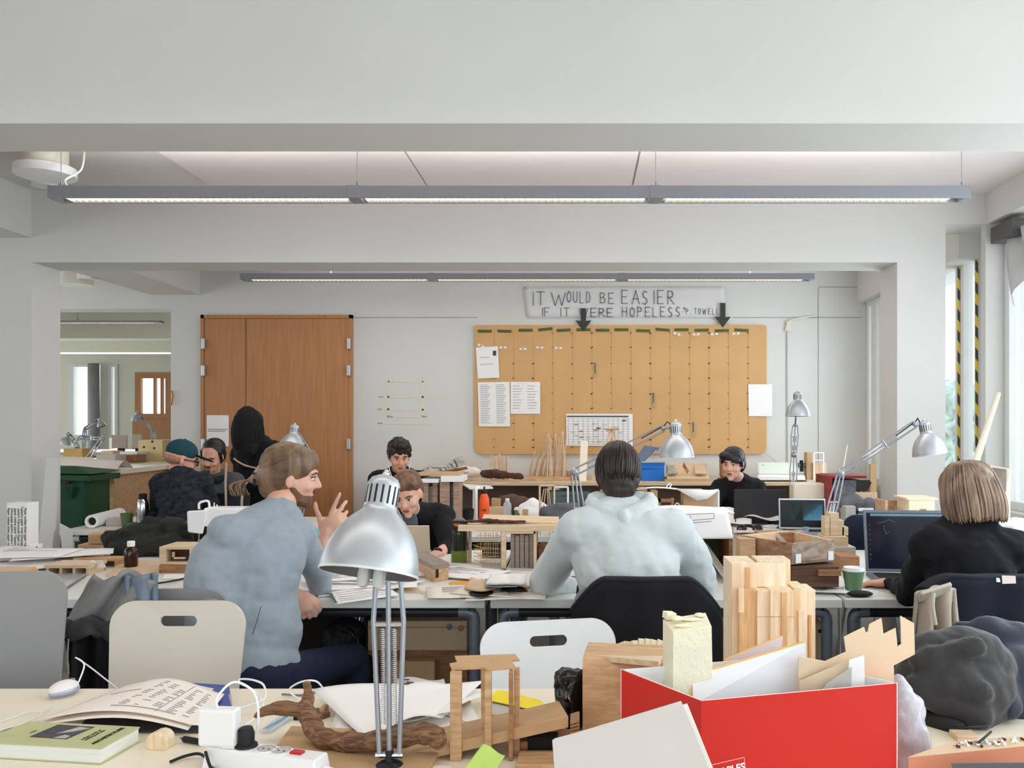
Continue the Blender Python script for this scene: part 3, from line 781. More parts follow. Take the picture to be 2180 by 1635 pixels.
# -------------------------------------------------- architect lamps
PROF = [(1, 0), (1.005, .05), (.985, .25), (.94, .48), (.86, .74), (.74, 1.0), (.57, 1.25), (.42, 1.4), (.355, 1.48), (.34, 1.56), (.345, 2.0), (.335, 2.12), (.28, 2.24), (.16, 2.31), (0, 2.33)]
PROF = [(r, z * .89) for r, z in PROF]
m_bulb = mat('frosted_bulb', (236, 238, 240), .12, var=.0, trans=.35)
def lamp(label, base, elbow, wrist, rim, axis, R=.0875, bar=.0045, gap=.022, bulb=False, fine=True, m=m_lamp, group=None, foot='clamp', rest=TZ):
    """axis points from the rim up to the cap; rim = centre of the opening"""
    base, elbow, wrist, rim = map(Vector, (base, elbow, wrist, rim)); ax = Vector(axis).normalized()
    root = thing('desk_lamp', label, 'lamp', (base.x, base.y, rest), group=group)
    sh = M().lathe([(r * R, z * R) for r, z in PROF[:10]], rim, ax, 56).build('lamp_shade', m, root, smooth=True)
    M().lathe([(r * R * .975 - .0005, z * R + (.0002 if k else 0)) for k, (r, z) in enumerate(PROF[:9])] + [(.0, 1.45 * R)], rim, ax, 56).build('inner_shade', m_lampin, sh, smooth=True)
    M().lathe([(R * .978, -.001), (R * 1.012, -.001), (R * 1.012, .003), (R * .978, .003)], rim, ax, 56).build('rim', mat('pale_rim', (214, 214, 212), .4, metal=.2, var=0), sh)
    cp = M().lathe([(r * R, z * R) for r, z in PROF[9:]], rim, ax, 36).build('lamp_cap', m, root, smooth=True)
    if fine:
        g = M(); u = ax.cross(Vector((0, 1, 0))).normalized(); w = ax.cross(u)
        n = 16
        for k in range(n):
            t = 2 * PI * (k + .5) / n; o = u * math.cos(t) + w * math.sin(t); tg = ax.cross(o)
            Rm = Matrix((tg, o, ax)).transposed()
            g.box(rim + ax * (1.62 * R) + o * (.343 * R), (.042 * R, .012 * R, .38 * R), Rm)
        g.build('vent_slot', m_black, cp)
    g = M().tube([rim + ax * 2.05 * R, rim + ax * 2.14 * R], .012 * R / .0875 * .6, 10); g.ell(rim + ax * 2.16 * R, .05 * R); g.build('switch', m_chrome, cp, smooth=True)
    if bulb:
        u = ax.cross(Vector((0, 1, 0))).normalized(); w = ax.cross(u)
        b = M()
        for s1 in (-1, 1):
            for s2 in (-1, 1):
                o = rim + u * .0105 * s1 * 1.3 + w * .009 * s2 - u * .006
                b.tube([o + ax * .06, o - ax * .018, o - ax * .024], [.0095, .0095, .005], 14)
        b.build('bulb', m_bulb, root, smooth='auto')
        M().tube([rim + ax * .12, rim + ax * .05], .02, 20).build('bulb_socket', m_white, root)
        W = frame(rim + u * .042 * (-1 if u.x > 0 else 1) - w * 0 + ax * .018 + V(0, .04, 0), (1, 0, .05), (0, -.1, 1))
        text_mesh('safety_mark', 'CE', .014, m_black, root, W)
    def arm(nm, a, b, springs):
        t = (b - a).normalized(); sd = t.cross(Vector((0, 1, 0)))
        if sd.length < .3: sd = Vector((1, 0, 0))
        sd.normalize()
        if abs(t.x) < .25: sd = Vector((1, 0, 0))
        g = M()
        for s in ((-1, 1) if abs(t.x) >= .25 else (-1, 0, 1)): g.tube([a + sd * gap * s * .72, a.lerp(b, .62) + sd * gap * s * (1.12 if abs(t.x) < .25 else .72), b + sd * gap * s * .72], bar, 8)
        o = g.build(nm, m_arm, root, smooth='auto')
        g = M(); g.tube([a.lerp(b, .6) - sd * gap * 1.05, a.lerp(b, .6) + sd * gap * 1.05], bar * .8, 8); g.tube([a - sd * gap, a + sd * gap], bar * 1.1, 8); g.build('cross_pin', m_chrome, o)
        if springs:
            for s in (-.42, .42):
                q = sd * gap * s; g = M(); pts = []; rr = bar * .85
                A = a.lerp(b, .14) + q; B = a.lerp(b, .58) + q; yv = t.cross(sd)
                if fine and springs > 1:
                    nt_ = 46
                    for k in range(nt_ * 7):
                        f = k / (nt_ * 7); w_ = 2 * PI * f * nt_; pts.append(A.lerp(B, f) + (sd * math.cos(w_) + yv * math.sin(w_)) * rr)
                    g.tube(pts, .0009, 5)
                else: g.tube([A, B], rr, 8)
                g.build('spring', m_chrome, o, smooth=True)
    arm('lower_arm', base, elbow, 2 if bulb else 1); arm('upper_arm', elbow, wrist, 1 if not bulb else 0)
    g = M(); g.ell(elbow, gap * .95, nu=12, nv=8); g.build('elbow_joint', m_arm, root, smooth=True)
    g = M(); g.tube([wrist, rim + ax * 1.75 * R + (wrist - rim - ax * 1.75 * R).normalized() * .3 * R], bar * 1.4, 10); g.ell(wrist, gap * .6, nu=12, nv=8); g.build('head_joint', m_arm, root, smooth=True)
    fl = rim + ax * 1.9 * R + (wrist - rim - ax * 1.75 * R).normalized() * .3 * R
    g = M().tube(smoothpts([fl, (fl + wrist) / 2 + V(0, 0, .025), wrist + V(0, 0, .012), wrist.lerp(elbow, .25) + V(0, .006, .004)]), .0028, 6); g.build('flex', m_black, root, smooth=True)
    g = M(); g.tube([base + V(0, 0, .01), V(base.x, base.y, rest + .02)], .008, 12)
    g.lathe([(0, 0), (.03, 0), (.03, .012), (.018, .02), (0, .022)], (base.x, base.y, rest), n=24) if foot == 'clamp' else g.lathe([(0, 0), (.10, 0), (.10, .01), (.02, .03), (0, .03)], (base.x, base.y, rest), n=36)
    g.build('lamp_base', m_dsteel, root, smooth='auto')
    return root
rim = P(785, 1221, 1.50)
lamp('large silver desk lamp nearest the camera, its bulb showing under the shade', P(829, 1608, 1.60), P(826, 1150, 1.66), P(815, 1075, 1.585), rim, (.10, .30, .95), R=.0868, bar=.0050, gap=.026, bulb=True)
lamp('silver desk lamp whose shade hangs in front of the calendar board, by the hooded person', P(1246, 1195, 4.3), P(1224, 1005, 4.3), P(1412, 912, 4.35), P(1441, 974, 4.32), (-.03, .02, 1), R=.0885, rest=TZ)
lamp('silver desk lamp with its shade in front of the right column', P(1752, 1160, 4.2), P(1790, 1008, 4.2), P(1948, 903, 4.15), P(1980, 968, 4.15), (-.16, .05, 1), R=.082, rest=TZ)
lamp('grey desk lamp standing upright by the plotter at the back wall', P(1688, 1060, 5.75), P(1690, 968, 5.75), P(1693, 905, 5.77), P(1698, 886, 5.66), (0, .02, 1), R=.080, rest=TZ, bar=.004)
lamp('silver lamp head behind the hair of the person in the grey shirt', P(640, 1095, 5.15), P(656, 962, 5.1), P(626, 918, 5.05), P(620, 958, 5.0), (.12, .1, 1), R=.074, rest=TZ)
lamp('small silver lamp in front of the left far window', P(178, 952, 10.4), P(181, 913, 10.4), P(210, 894, 10.4), P(217, 908, 10.3), (-.3, 0, 1), R=.05, rest=1.04, fine=False, bar=.009)
lamp('pale lamp with round head at the edge of the left column', P(156, 975, 8.9), P(165, 950, 8.9), P(148, 926, 8.9), P(137, 945, 8.8), (.3, 0, 1), R=.055, rest=1.0, fine=False, bar=.006)
lamp('small cream lamp in front of the brown-framed far window', P(330, 955, 10.5), P(326, 917, 10.5), P(300, 887, 10.5), P(290, 896, 10.4), (.1, 0, 1), R=.055, rest=1.04, fine=False, bar=.006)
lamp('bare lamp arm bent over the high bench, left of the boxes', P(185, 978, 7.6), P(218, 934, 7.6), P(178, 932, 7.6), P(160, 950, 7.6), (.2, 0, 1), R=.03, rest=1.0, fine=False, bar=.005)
# ================================================================ PEOPLE
def basis(fwd, roll=0):
    """rotation whose local +Y is the facing direction and +Z is up"""
    y = Vector(fwd).normalized(); x = y.cross(Vector((0, 0, 1))).normalized(); z = x.cross(y)
    R = Matrix((x, y, z)).transposed()
    return R @ Matrix.Rotation(roll, 3, 'Y')
def head(g, c, R, s=1, jaw=1):
    c = Vector(c)
    def q(x, y, z): return c + R @ (Vector((x, y, z)) * s)
    def e(x, y, z, a, b, d): g.ell(q(x, y, z), (a * s, b * s, d * s), R, 20, 14)
    e(0, -.012, .035, .073, .092, .080); e(0, .025, -.02, .063, .066, .078); e(0, .034, -.068, .048 * jaw, .050, .040)
    e(0, .068, -.100, .021, .018, .018); e(0, .0, -.075, .050, .05, .03)
    g.cap(q(0, .088, .012), q(0, .107, -.026), .0075 * s, .0115 * s); e(.010, .097, -.031, .008, .01, .007); e(-.010, .097, -.031, .008, .01, .007)
    g.cap(q(-.036, .074, .026), q(-.010, .087, .026), .010 * s, .010 * s); g.cap(q(.036, .074, .026), q(.010, .087, .026), .010 * s, .010 * s)
    e(.036, .062, -.028, .024, .024, .022); e(-.036, .062, -.028, .024, .024, .022)
    g.cap(q(-.014, .083, -.060), q(.014, .083, -.060), .009 * s, .009 * s)
    for sx in (-1, 1):
        g.ell(q(sx * .074, -.004, -.008), (.009 * s, .018 * s, .031 * s), R @ Matrix.Rotation(sx * .35, 3, 'Z'), 12, 10)
    return q
def face(root, c, R, s=1, brow=(60, 42, 30), lids=.35, parent=None):
    """eyes, brows and lips as small parts of the figure"""
    c = Vector(c); p = parent or root
    def q(x, y, z): return c + R @ (Vector((x, y, z)) * s)
    for sx in (-1, 1):
        g = M(); g.ell(q(sx * .030, .076, .004), (.0135 * s, .010 * s, .0075 * s), R); 
        o = g.build('eye', m_eye, p, smooth=True)
        M().ell(q(sx * .029, .0835, .003), (.0058 * s, .004 * s, .0058 * s), R).build('iris', m_iris, o, smooth=True)
        g = M(); g.tube([q(sx * .044, .072, .010), q(sx * .030, .088, .0125), q(sx * .016, .083, .009)], .0022 * s, 6); g.build('eyelid', m_iris, p, smooth=True)
        g = M(); g.tube([q(sx * .050, .074, .022), q(sx * .034, .0885, .029), q(sx * .014, .096, .025)], [.0025 * s, .0042 * s, .0035 * s], 8)
        g.build('eyebrow', mat('brow_%d_%d_%d' % brow, brow, .8, var=0), p, smooth=True)
    g = M(); g.ell(q(0, .0905, -.057), (.020 * s, .006 * s, .0042 * s), R); g.ell(q(0, .0895, -.0645), (.017 * s, .006 * s, .005 * s), R)
    g.build('lips', m_lip, p, smooth=True)
    g = M(); g.tube([q(-.019, .0935, -.0607), q(0, .0975, -.0603), q(.019, .0935, -.0607)], .0011 * s, 6); g.build('mouth_line', mat('mouth_dark', (96, 42, 38), .6, var=0), p)
def hand(g, wrist, d, n, curls=(20, 25, 30, 35), thumb=1, s=1, spread=5, tcurl=20, tout=45):
    """wrist, d = towards the fingers, n = out of the back of the hand; thumb = side (+1: along d x n)"""
    w = Vector(wrist); d = Vector(d).normalized(); n = Vector(n).normalized(); x = d.cross(n).normalized(); n = x.cross(d)
    R = Matrix((x, d, n)).transposed()
    def q(a, b, c): return w + R @ (Vector((a, b, c)) * s)
    g.ell(q(0, .048, 0), (.040 * s, .052 * s, .0145 * s), R, 18, 12); g.ell(q(.012 * thumb, .03, -.006), (.026 * s, .034 * s, .017 * s), R)
    g.ell(q(-.014 * thumb, .035, -.004), (.020 * s, .04 * s, .015 * s), R); g.cap(q(0, -.03, 0), q(0, .02, 0), .025 * s, .027 * s, flat=.75)
    lens = ((.036, .024, .020), (.041, .027, .022), (.038, .025, .021), (.029, .019, .018))
    for k in range(4):
        off = (k - 1.5) * -.0195 * thumb
        p = q(off, .088 - .004 * abs(k - 1), 0); yaw = math.radians(spread) * (1.5 - k) * thumb
        cu = math.radians(curls[k]); a = 0
        r0 = (.0092, .0094, .009, .0078)[k] * s
        for j in range(3):
            a += cu * (.8, 1.05, .75)[j]
            dv = R @ Vector((math.sin(yaw) * math.cos(a), math.cos(yaw) * math.cos(a), -math.sin(a)))
            p2 = p + dv * lens[k][j] * s * 1.08
            g.cap(p, p2, r0 * (1 - .08 * j), r0 * (.92 - .08 * j), 10); p = p2
    t = math.radians(tout); p = q(.028 * thumb, .022, -.006)
    d1 = R @ Vector((math.sin(t) * thumb, math.cos(t), -.25)).normalized()
    p2 = p + d1 * .040 * s; g.cap(p, p2, .0125 * s, .0105 * s, 10)
    t2 = t - math.radians(tcurl); d2 = R @ Vector((math.sin(t2) * thumb, math.cos(t2), -.3)).normalized()
    p3 = p2 + d2 * .032 * s; g.cap(p2, p3, .0105 * s, .009 * s, 10)
    d3 = R @ Vector((math.sin(t2 - .3) * thumb, math.cos(t2 - .3), -.3)).normalized()
    g.cap(p3, p3 + d3 * .022 * s, .0095 * s, .0075 * s, 10)
def torso(g, neck, pelvis, L, R_, grow=0, w=1, hips=True, belly=.108):
    neck, pelvis, L, R_ = map(Vector, (neck, pelvis, L, R_))
    z = (neck - pelvis); ln = z.length; z.normalize(); x = (R_ - L).normalized(); y = z.cross(x).normalized(); x = y.cross(z)
    B = Matrix((x, y, z)).transposed(); hw = (R_ - L).length / 2
    def at(t, off=0): return pelvis + z * ln * t + y * off
    m = (L + R_) / 2
    g.cap(L, R_, .062 + grow, .062 + grow, 16)
    g.cap(L.lerp(m, .15), neck, .052 + grow, .058 + grow, 16); g.cap(R_.lerp(m, .15), neck, .052 + grow, .058 + grow, 16)
    ch = m.lerp(at(.72), .55)
    g.ell(ch - z * .05, ((hw + .005) * w + grow, .112 + grow, .17 + grow), B, 22, 14)
    g.ell(m.lerp(at(.5), .75), ((hw * .90) * w + grow, .110 + grow, .17 + grow), B, 22, 14)
    g.ell(at(.27), (.142 * w + grow, belly + grow, .17 + grow), B, 22, 14)
    if hips: g.ell(at(.03), (.165 * w + grow, .118 + grow, .11 + grow), B, 22, 14)
    return B
def legs(g, pelvis, x, fwd, grow=0, seat=.45, feet=True, knee=.42):
    pelvis = Vector(pelvis); x = Vector(x).normalized(); f = Vector(fwd).normalized()
    for s in (-1, 1):
        h = pelvis + x * .09 * s; k = h + f * knee + x * .05 * s; k.z = seat + .07
        a = k + f * .03; a.z = .10
        g.cap(h, k, .078 + grow, .058 + grow); g.cap(k, a, .056 + grow, .042 + grow)
def shoes(root, pelvis, x, fwd, knee=.42):
    pelvis = Vector(pelvis); x = Vector(x).normalized(); f = Vector(fwd).normalized()
    for s in (-1, 1):
        p = pelvis + x * .14 * s + f * (knee + .03); p.z = .05
        g = M(); g.ell(p + f * .05, (.045, .13, .05), basis(f)); g.bx(p.x - .01, p.x + .01, p.y - .01, p.y + .01, 0, .05)
        g.build('shoe', m_black, root, smooth=True, remesh=.012)
def hairmat(name, c1, c2, sc=26):
    m = wood(name, c1, c2, scale=sc, stretch=(1, 1, .16), rough=.5)
    return m
def strands(g, paths, r=.0022, n=5):
    for p in paths: g.tube(smoothpts(p, 4), [r * 1.1] * (len(p) * 4 - 4) + [r * .4], n)
def comb(g, q, c, rad, starts, ends, n, r=.0028, steps=8, jit=.1, lift=(1.0, 1.035)):
    for k in range(n):
        t = random.random(); sa = starts(t).normalized(); sb = ends(t + random.uniform(-.04, .04))
        sb = (sb + V(random.uniform(-jit, jit), random.uniform(-jit, jit), random.uniform(-jit, jit))).normalized(); e = random.uniform(*lift); pts = []
        for i in range(steps + 1):
            d_ = sa.slerp(sb, i / steps); pts.append(q(c[0] + d_.x * rad[0] * e, c[1] + d_.y * rad[1] * e, c[2] + d_.z * rad[2] * e))
        g.tube(pts, [r] * steps + [r * .4], 5)
class Fig:
    def __init__(s, label, loc):
        s.root = thing('person', label, 'person', loc); s.sk = M(); s.cl = M(); s.tr = M()
    def done(s, cloth, cloth_m, skin=m_skin, tro=m_dark, vs=.0075, cv=.0085, disp=(.008, .09), iters=5):
        s.sk.build('body', skin, s.root, smooth=True, remesh=vs, iters=3)
        s.cl.build(cloth, cloth_m, s.root, smooth=True, remesh=cv, iters=iters, disp=disp)
        if s.tr.v: s.tr.build('trousers', tro, s.root, smooth=True, remesh=.012, iters=4)

# ---- 1  person in a grey shirt, seen from behind, chin lifted to the right, hand raised
m_shirt = mat('grey_jersey', (150, 160, 170), .9, var=.05, scale=30, bump=.15, bscale=260, sheen=.2)
m_jeans = mat('navy_denim', (22, 30, 56), .85, var=.2, scale=40, bump=.1, bscale=300)
f = Fig('person with tied-back fair hair in a grey shirt, one hand raised', (P(540, 0, 2.9).x, 2.9, 0))
neck = P(592, 1082, 3.03); pel = P(528, 1432, 2.86); SL = P(492, 1138, 2.90); SR = P(630, 1142, 3.06); hc = P(622, 1014, 3.10)
R1 = basis((.93, .28, -.14), .08)
el = P(684, 1247, 3.26); wr = P(690, 1152, 3.27)
el2 = P(560, 1262, 3.05); wr2 = P(622, 1260, 3.17)
f.cl.__init__(); B1 = torso(f.cl, neck - V(0, 0, .02), pel, SL, SR, .016, 1.0, hips=True)
# broad rounded back that falls over the seat
f.cl.ell(P(500, 1225, 2.93), (.165, .115, .19), B1); f.cl.ell(P(490, 1330, 2.88), (.155, .125, .16), B1)
f.cl.cap(SR, P(672, 1205, 3.18), .068, .056, 16); f.cl.cap(P(672, 1205, 3.18), el + V(-.004, 0, .004), .056, .050, 16); f.cl.cap(el + V(-.004, 0, .004), P(682, 1212, 3.27), .048, .044)
f.cl.cap(SL, P(500, 1225, 3.0), .066, .056); f.cl.cap(P(500, 1225, 3.0), P(570, 1255, 3.06), .05, .045)
torso(f.sk, neck, pel, SL, SR, -.02); head(f.sk, hc, R1, .93)
f.sk.cap(neck, hc + V(-.02, 0, -.06), .054, .052); f.sk.cap(SR, el, .05, .038); f.sk.cap(el, wr, .038, .027)
f.sk.cap(SL, el2, .045, .035); f.sk.cap(el2, wr2, .036, .027)
hand(f.sk, wr + V(0, -.004, .02), (.56, -.08, .70), (.15, -.97, -.05), curls=(4, 36, 52, 62), thumb=-1, s=1.02, tout=52, tcurl=-12, spread=9)
hand(f.sk, wr2 + V(.012, -.005, -.002), (.55, -.25, -.55), (.1, -.75, .5), curls=(55, 60, 62, 62), thumb=-1, s=.95, tout=25)
legs(f.tr, pel + V(0, 0, -.02), (.9, .15, 0), (.25, .95, 0), 0, .40)
f.tr.ell(pel + V(.01, 0, -.01), (.175, .14, .12), B1)
f.done('shirt', m_shirt, m_skinl, m_jeans, vs=.0055, cv=.008, disp=(.009, .12), iters=9)
shoes(f.root, pel, (.9, .15, 0), (.25, .95, 0))
face(f.root, hc, R1, .93, (110, 84, 58))
m_fair = hairmat('fair_brown_hair', (140, 112, 86), (94, 70, 52), 30)
def q1(x, y, z): return hc + R1 @ (Vector((x, y, z)) * .93)
g = M(); g.ell(q1(0, -.022, .045), (.080, .100, .084), R1); g.ell(q1(0, -.045, .0), (.078, .080, .085), R1); g.cap(q1(0, -.11, -.02), q1(0, -.15, -.035), .03, .012)
g.cap(q1(0, .055, .088), q1(0, .082, .060), .028, .016); g.ell(q1(0, -.06, -.05), (.058, .055, .05), R1)
hr = g.build('hair', m_fair, f.root, smooth=True, remesh=.007, iters=3, disp=(.006, .02))
g = M(); random.seed(5)
comb(g, q1, (0, -.022, .042), (.082, .103, .086), lambda t: V(math.sin((t - .5) * 3.3), .85 * math.cos((t - .5) * 3.3), .55 + .2 * math.cos((t - .5) * 3.3)), lambda t: V((t - .5) * .5, -1, -.45), 210, .0026)
comb(g, q1, (0, -.03, .01), (.080, .10, .085), lambda t: V(1 if t > .5 else -1, .35, .1), lambda t: V(.3 if t > .5 else -.3, -1, -.55), 50, .0024)
for k in range(34):
    d_ = V(random.uniform(-.02, .02), random.uniform(-.02, .02), 0)
    p = q1(0, -.145, -.03); strands(g, [[p, p + R1 @ V(0, -.03, -.012) + d_ * .6, p + R1 @ V(0, -.035 - random.uniform(0, .015), -.03) + d_ * 1.1, p + R1 @ V(0, -.025 - random.uniform(0, .02), -.065) + d_ * 1.2]], .0026)
g.build('hair_strands', m_fair, hr, smooth=True)
M().tube([q1(-.022, -.133, -.03), q1(0, -.14, -.008), q1(.022, -.133, -.03), q1(0, -.13, -.05), q1(-.022, -.133, -.03)], .006, 8).build('hair_band', m_black, f.root, smooth=True)
m_beard = mat('stubble_beard', (112, 78, 58), .8, var=.3, scale=60)
g = M(); g.ell(q1(0, .040, -.080), (.048, .048, .033), R1); g.ell(q1(0, .070, -.100), (.023, .019, .021), R1); g.cap(q1(.052, .012, -.045), q1(.04, .045, -.085), .016, .018); g.cap(q1(-.052, .012, -.045), q1(-.04, .045, -.085), .016, .018)
g.cap(q1(-.02, .092, -.050), q1(.02, .092, -.050), .0065, .0065)
g.build('beard', m_beard, f.root, smooth=True, remesh=.006, disp=(.004, .01))
# thin cord and wooden toggle at the hem
cable('shirt_cord', [P(556, 1290, 2.80), P(548, 1318, 2.78), P(538, 1350, 2.78)], .0012, m_inkd, '', parent=f.root)

# ---- 2  person in the pale hooded sweatshirt, back to the camera
m_hood = mat('pale_grey_fleece', (204, 212, 214), .92, var=.03, scale=20, bump=.12, bscale=240, sheen=.3)
f = Fig('person in a pale grey hooded sweatshirt with dark hair, back to the camera', (P(1340, 0, 2.95).x, 2.95, 0))
neck = P(1322, 1078, 3.08); pel = P(1348, 1440, 2.95); SL = P(1236, 1128, 3.02); SR = P(1432, 1132, 3.02); hc = P(1314, 1018, 3.14)
R2 = basis((-.12, 1, -.38))
B2 = torso(f.cl, neck - V(0, 0, .02), pel, SL, SR, .022, 1.02, belly=.12)
f.cl.ell(P(1340, 1210, 2.98), (.185, .12, .17), B2); f.cl.ell(P(1345, 1300, 2.97), (.175, .125, .17), B2)
eL = P(1160, 1240, 3.27); eR = P(1496, 1246, 3.24); wL = P(1222, 1247, 3.36); wR = P(1425, 1232, 3.50)
f.cl.cap(SL, P(1190, 1190, 3.15), .076, .066, 16); f.cl.cap(P(1190, 1190, 3.15), eL, .066, .060, 16); f.cl.cap(eL, P(1212, 1248, 3.33), .058, .045, 16)
f.cl.cap(SR, P(1475, 1190, 3.12), .076, .066, 16); f.cl.cap(P(1475, 1190, 3.12), eR, .066, .062, 16); f.cl.cap(eR, wR, .056, .042, 16)
torso(f.sk, neck, pel, SL, SR, -.02); head(f.sk, hc, R2, .98); f.sk.cap(neck, hc + V(0, -.01, -.05), .054, .056)
f.sk.cap(SL, eL, .05, .038); f.sk.cap(eL, wL, .038, .027); f.sk.cap(SR, eR, .05, .038); f.sk.cap(eR, wR, .038, .027)
hand(f.sk, wL + V(.012, .01, -.004), (.7, .6, -.05), (0, 0, 1), (25, 30, 35, 38), thumb=-1); hand(f.sk, wR, (-.6, .7, 0), (0, 0, 1), (20, 25, 30, 30), thumb=1)
legs(f.tr, pel, (1, 0, 0), (0, 1, 0), 0, .42); f.tr.ell(pel, (.17, .14, .12), B2)
f.done('hooded_sweatshirt', m_hood, m_skin, m_jeans, vs=.0065, cv=.008, disp=(.009, .12), iters=9)
shoes(f.root, pel, (1, 0, 0), (0, 1, 0)); face(f.root, hc, R2, .98)
# hood lying on the upper back
g = M(); N = 18
for k in range(N):
    a = 2 * PI * k / N; b = 2 * PI * (k + 1) / N
    def hp(t): return neck + V(.107 * math.sin(t), -.02 - .062 * math.cos(t) * (1 if math.cos(t) > 0 else .75), .028 - .055 * max(0, math.cos(t)))
    g.cap(hp(a), hp(b), .026 + .012 * max(0, math.cos(a)), .026 + .012 * max(0, math.cos(b)), 12)
g.ell(neck + V(0, -.088, -.055), (.092, .034, .058)); g.cap(neck + V(-.05, -.10, -.05), neck + V(.045, -.10, -.075), .03, .024); g.cap(neck + V(.005, -.105, -.02), neck + V(.03, -.112, -.11), .026, .020)
g.build('hood', m_hood, f.root, smooth=True, remesh=.007, iters=3, disp=(.018, .05))
g = M(); g.tube([P(1415, 1249, 3.47), P(1405, 1248, 3.5)], .04, 14); g.tube([wL + V(-.018, -.008, 0), wL + V(.012, .012, -.002)], [.041, .037], 16)
g.build('cuff', mat('blue_undershirt', (28, 76, 112), .85, var=.1), f.root, smooth='auto', bevel=.006)
g = M(); g.ell(P(1258, 1262, 3.12), (.055, .05, .075)); g.build('undershirt', mat('teal_cloth', (14, 52, 72), .9, var=.1), f.root, smooth=True)
m_dk = hairmat('dark_brown_hair', (58, 42, 34), (26, 19, 17), 34)
def q2(x, y, z): return hc + R2 @ (Vector((x, y, z)) * .98)
g = M(); g.ell(q2(0, -.018, .042), (.082, .102, .086), R2); g.ell(q2(0, -.045, -.005), (.079, .082, .088), R2); g.ell(q2(0, -.055, -.065), (.056, .048, .04), R2)
hr = g.build('hair', m_dk, f.root, smooth=True, remesh=.007, iters=3, disp=(.010, .03))
g = M()
comb(g, q2, (0, -.032, .022), (.083, .104, .108), lambda t: V(.15 + .25 * (random.random() - .5), .1 * random.random(), 1), lambda t: V(math.sin(.9 + t * 4.5), math.cos(.9 + t * 4.5), -.62), 220, .003)
g.build('hair_strands', m_dk, hr, smooth=True)

# ---- 3  blonde person in black at the right
m_blk = mat('black_knit', (14, 14, 20), .95, var=.1, bump=.1, bscale=200)
f = Fig('person with a fair bob haircut and black sweater at the right', (P(2070, 0, 2.85).x, 2.85, 0))
neck = P(2062, 1118, 2.93); pel = P(2078, 1440, 2.85); SL = P(1985, 1160, 2.90); SR = P(2150, 1168, 2.88); hc = P(2054, 1052, 2.97)
R3 = basis((-.25, 1, -.22))
B3 = torso(f.cl, neck, pel, SL, SR, .012, 1.0)
eL = P(1938, 1262, 3.14); wL = P(1902, 1243, 3.36); eR = P(2190, 1262, 3.05); wR = P(2110, 1240, 3.35)
f.cl.cap(SL, eL, .062, .050, 16); f.cl.cap(eL, wL, .047, .036, 16); f.cl.cap(SR, eR, .062, .05, 16); f.cl.cap(eR, wR, .047, .036)
f.cl.cap(neck, neck + V(0, .01, .03), .06, .05)
torso(f.sk, neck, pel, SL, SR, -.02); head(f.sk, hc, R3, .95, .95); f.sk.cap(neck, hc + V(0, 0, -.05), .045, .05)
f.sk.cap(SL, eL, .04, .034); f.sk.cap(eL, wL, .034, .024); f.sk.cap(SR, eR, .04, .034); f.sk.cap(eR, wR, .034, .024)
hand(f.sk, wL + V(-.012, .02, .002), (-.85, .45, -.12), (.1, 0, 1), (18, 20, 24, 28), thumb=1, s=.92); hand(f.sk, wR, (-.5, .8, 0), (0, 0, 1), thumb=1, s=.92)
legs(f.tr, pel, (1, 0, 0), (0, 1, 0), -.005, .42); f.tr.ell(pel, (.165, .13, .11), B3)
f.done('sweater', m_blk, m_skin, m_jeans, vs=.0062, cv=.009, disp=(.016, .12))
shoes(f.root, pel, (1, 0, 0), (0, 1, 0)); face(f.root, hc, R3, .95, (120, 90, 66))
m_bl = hairmat('blonde_hair', (166, 140, 118), (106, 84, 70), 30)
def q3(x, y, z): return hc + R3 @ (Vector((x, y, z)) * .97)
g = M(); g.ell(q3(0, -.02, .035), (.089, .103, .084), R3); g.ell(q3(0, -.04, -.015), (.097, .088, .085), R3); g.ell(q3(0, -.040, -.068), (.102, .080, .045), R3)
hr = g.build('hair', m_bl, f.root, smooth=True, remesh=.008, iters=4, disp=(.012, .035))
g = M()
for k in range(230):
    a = random.uniform(-2.2, 2.2); s0 = math.sin(a); c0 = math.cos(a); e = random.uniform(.97, 1.06)
    p0 = q3(.012 + .01 * s0, -.02 + random.uniform(-.01, .06), .118); p1 = q3(s0 * .066 * e, -.03 - .055 * c0 * e, .098); p2 = q3(s0 * .098 * e, -.035 - .088 * c0 * e, .02)
    p3 = q3(s0 * .106 * e, -.04 - .094 * c0 * e, -.055); p4 = q3(s0 * .098 * e, -.04 - .086 * c0 * e, -.108 + random.uniform(-.006, .012))
    strands(g, [[p0, p1, p2, p3, p4]], .0034)
g.build('hair_strands', m_bl, hr, smooth=True)

# ---- 4  person opposite, bent over the pale laptop
f = Fig('person with short brown hair in a black jacket, bent over the pale laptop', (P(868, 0, 4.75).x, 4.75, 0))
neck = P(878, 1092, 4.56); pel = P(885, 1270, 4.85); SL = P(805, 1096, 4.62); SR = P(940, 1100, 4.62); hc = P(868, 1052, 4.44)
R4 = basis((-.05, -1, -.42), .10)
B4 = torso(f.cl, neck - V(0, 0, .015), pel, SL, SR, .014)
eR = P(957, 1165, 4.40); wR = P(928, 1181, 4.20); eL = P(795, 1165, 4.40); wL = P(828, 1185, 4.2)
f.cl.cap(SR, eR, .068, .052, 16); f.cl.cap(eR, P(948, 1176, 4.32), .05, .042); f.cl.cap(SL, eL, .068, .052); f.cl.cap(eL, wL, .05, .036)
torso(f.sk, neck, pel, SL, SR, -.02); f.sk.cap(neck, hc + V(0, .02, -.05), .05, .05); f.sk.cap(SR, eR, .04, .034); f.sk.cap(eR, wR, .036, .026); f.sk.cap(SL, eL, .04, .034); f.sk.cap(eL, wL, .034, .026)
head(f.sk, hc, R4, .93, .98)
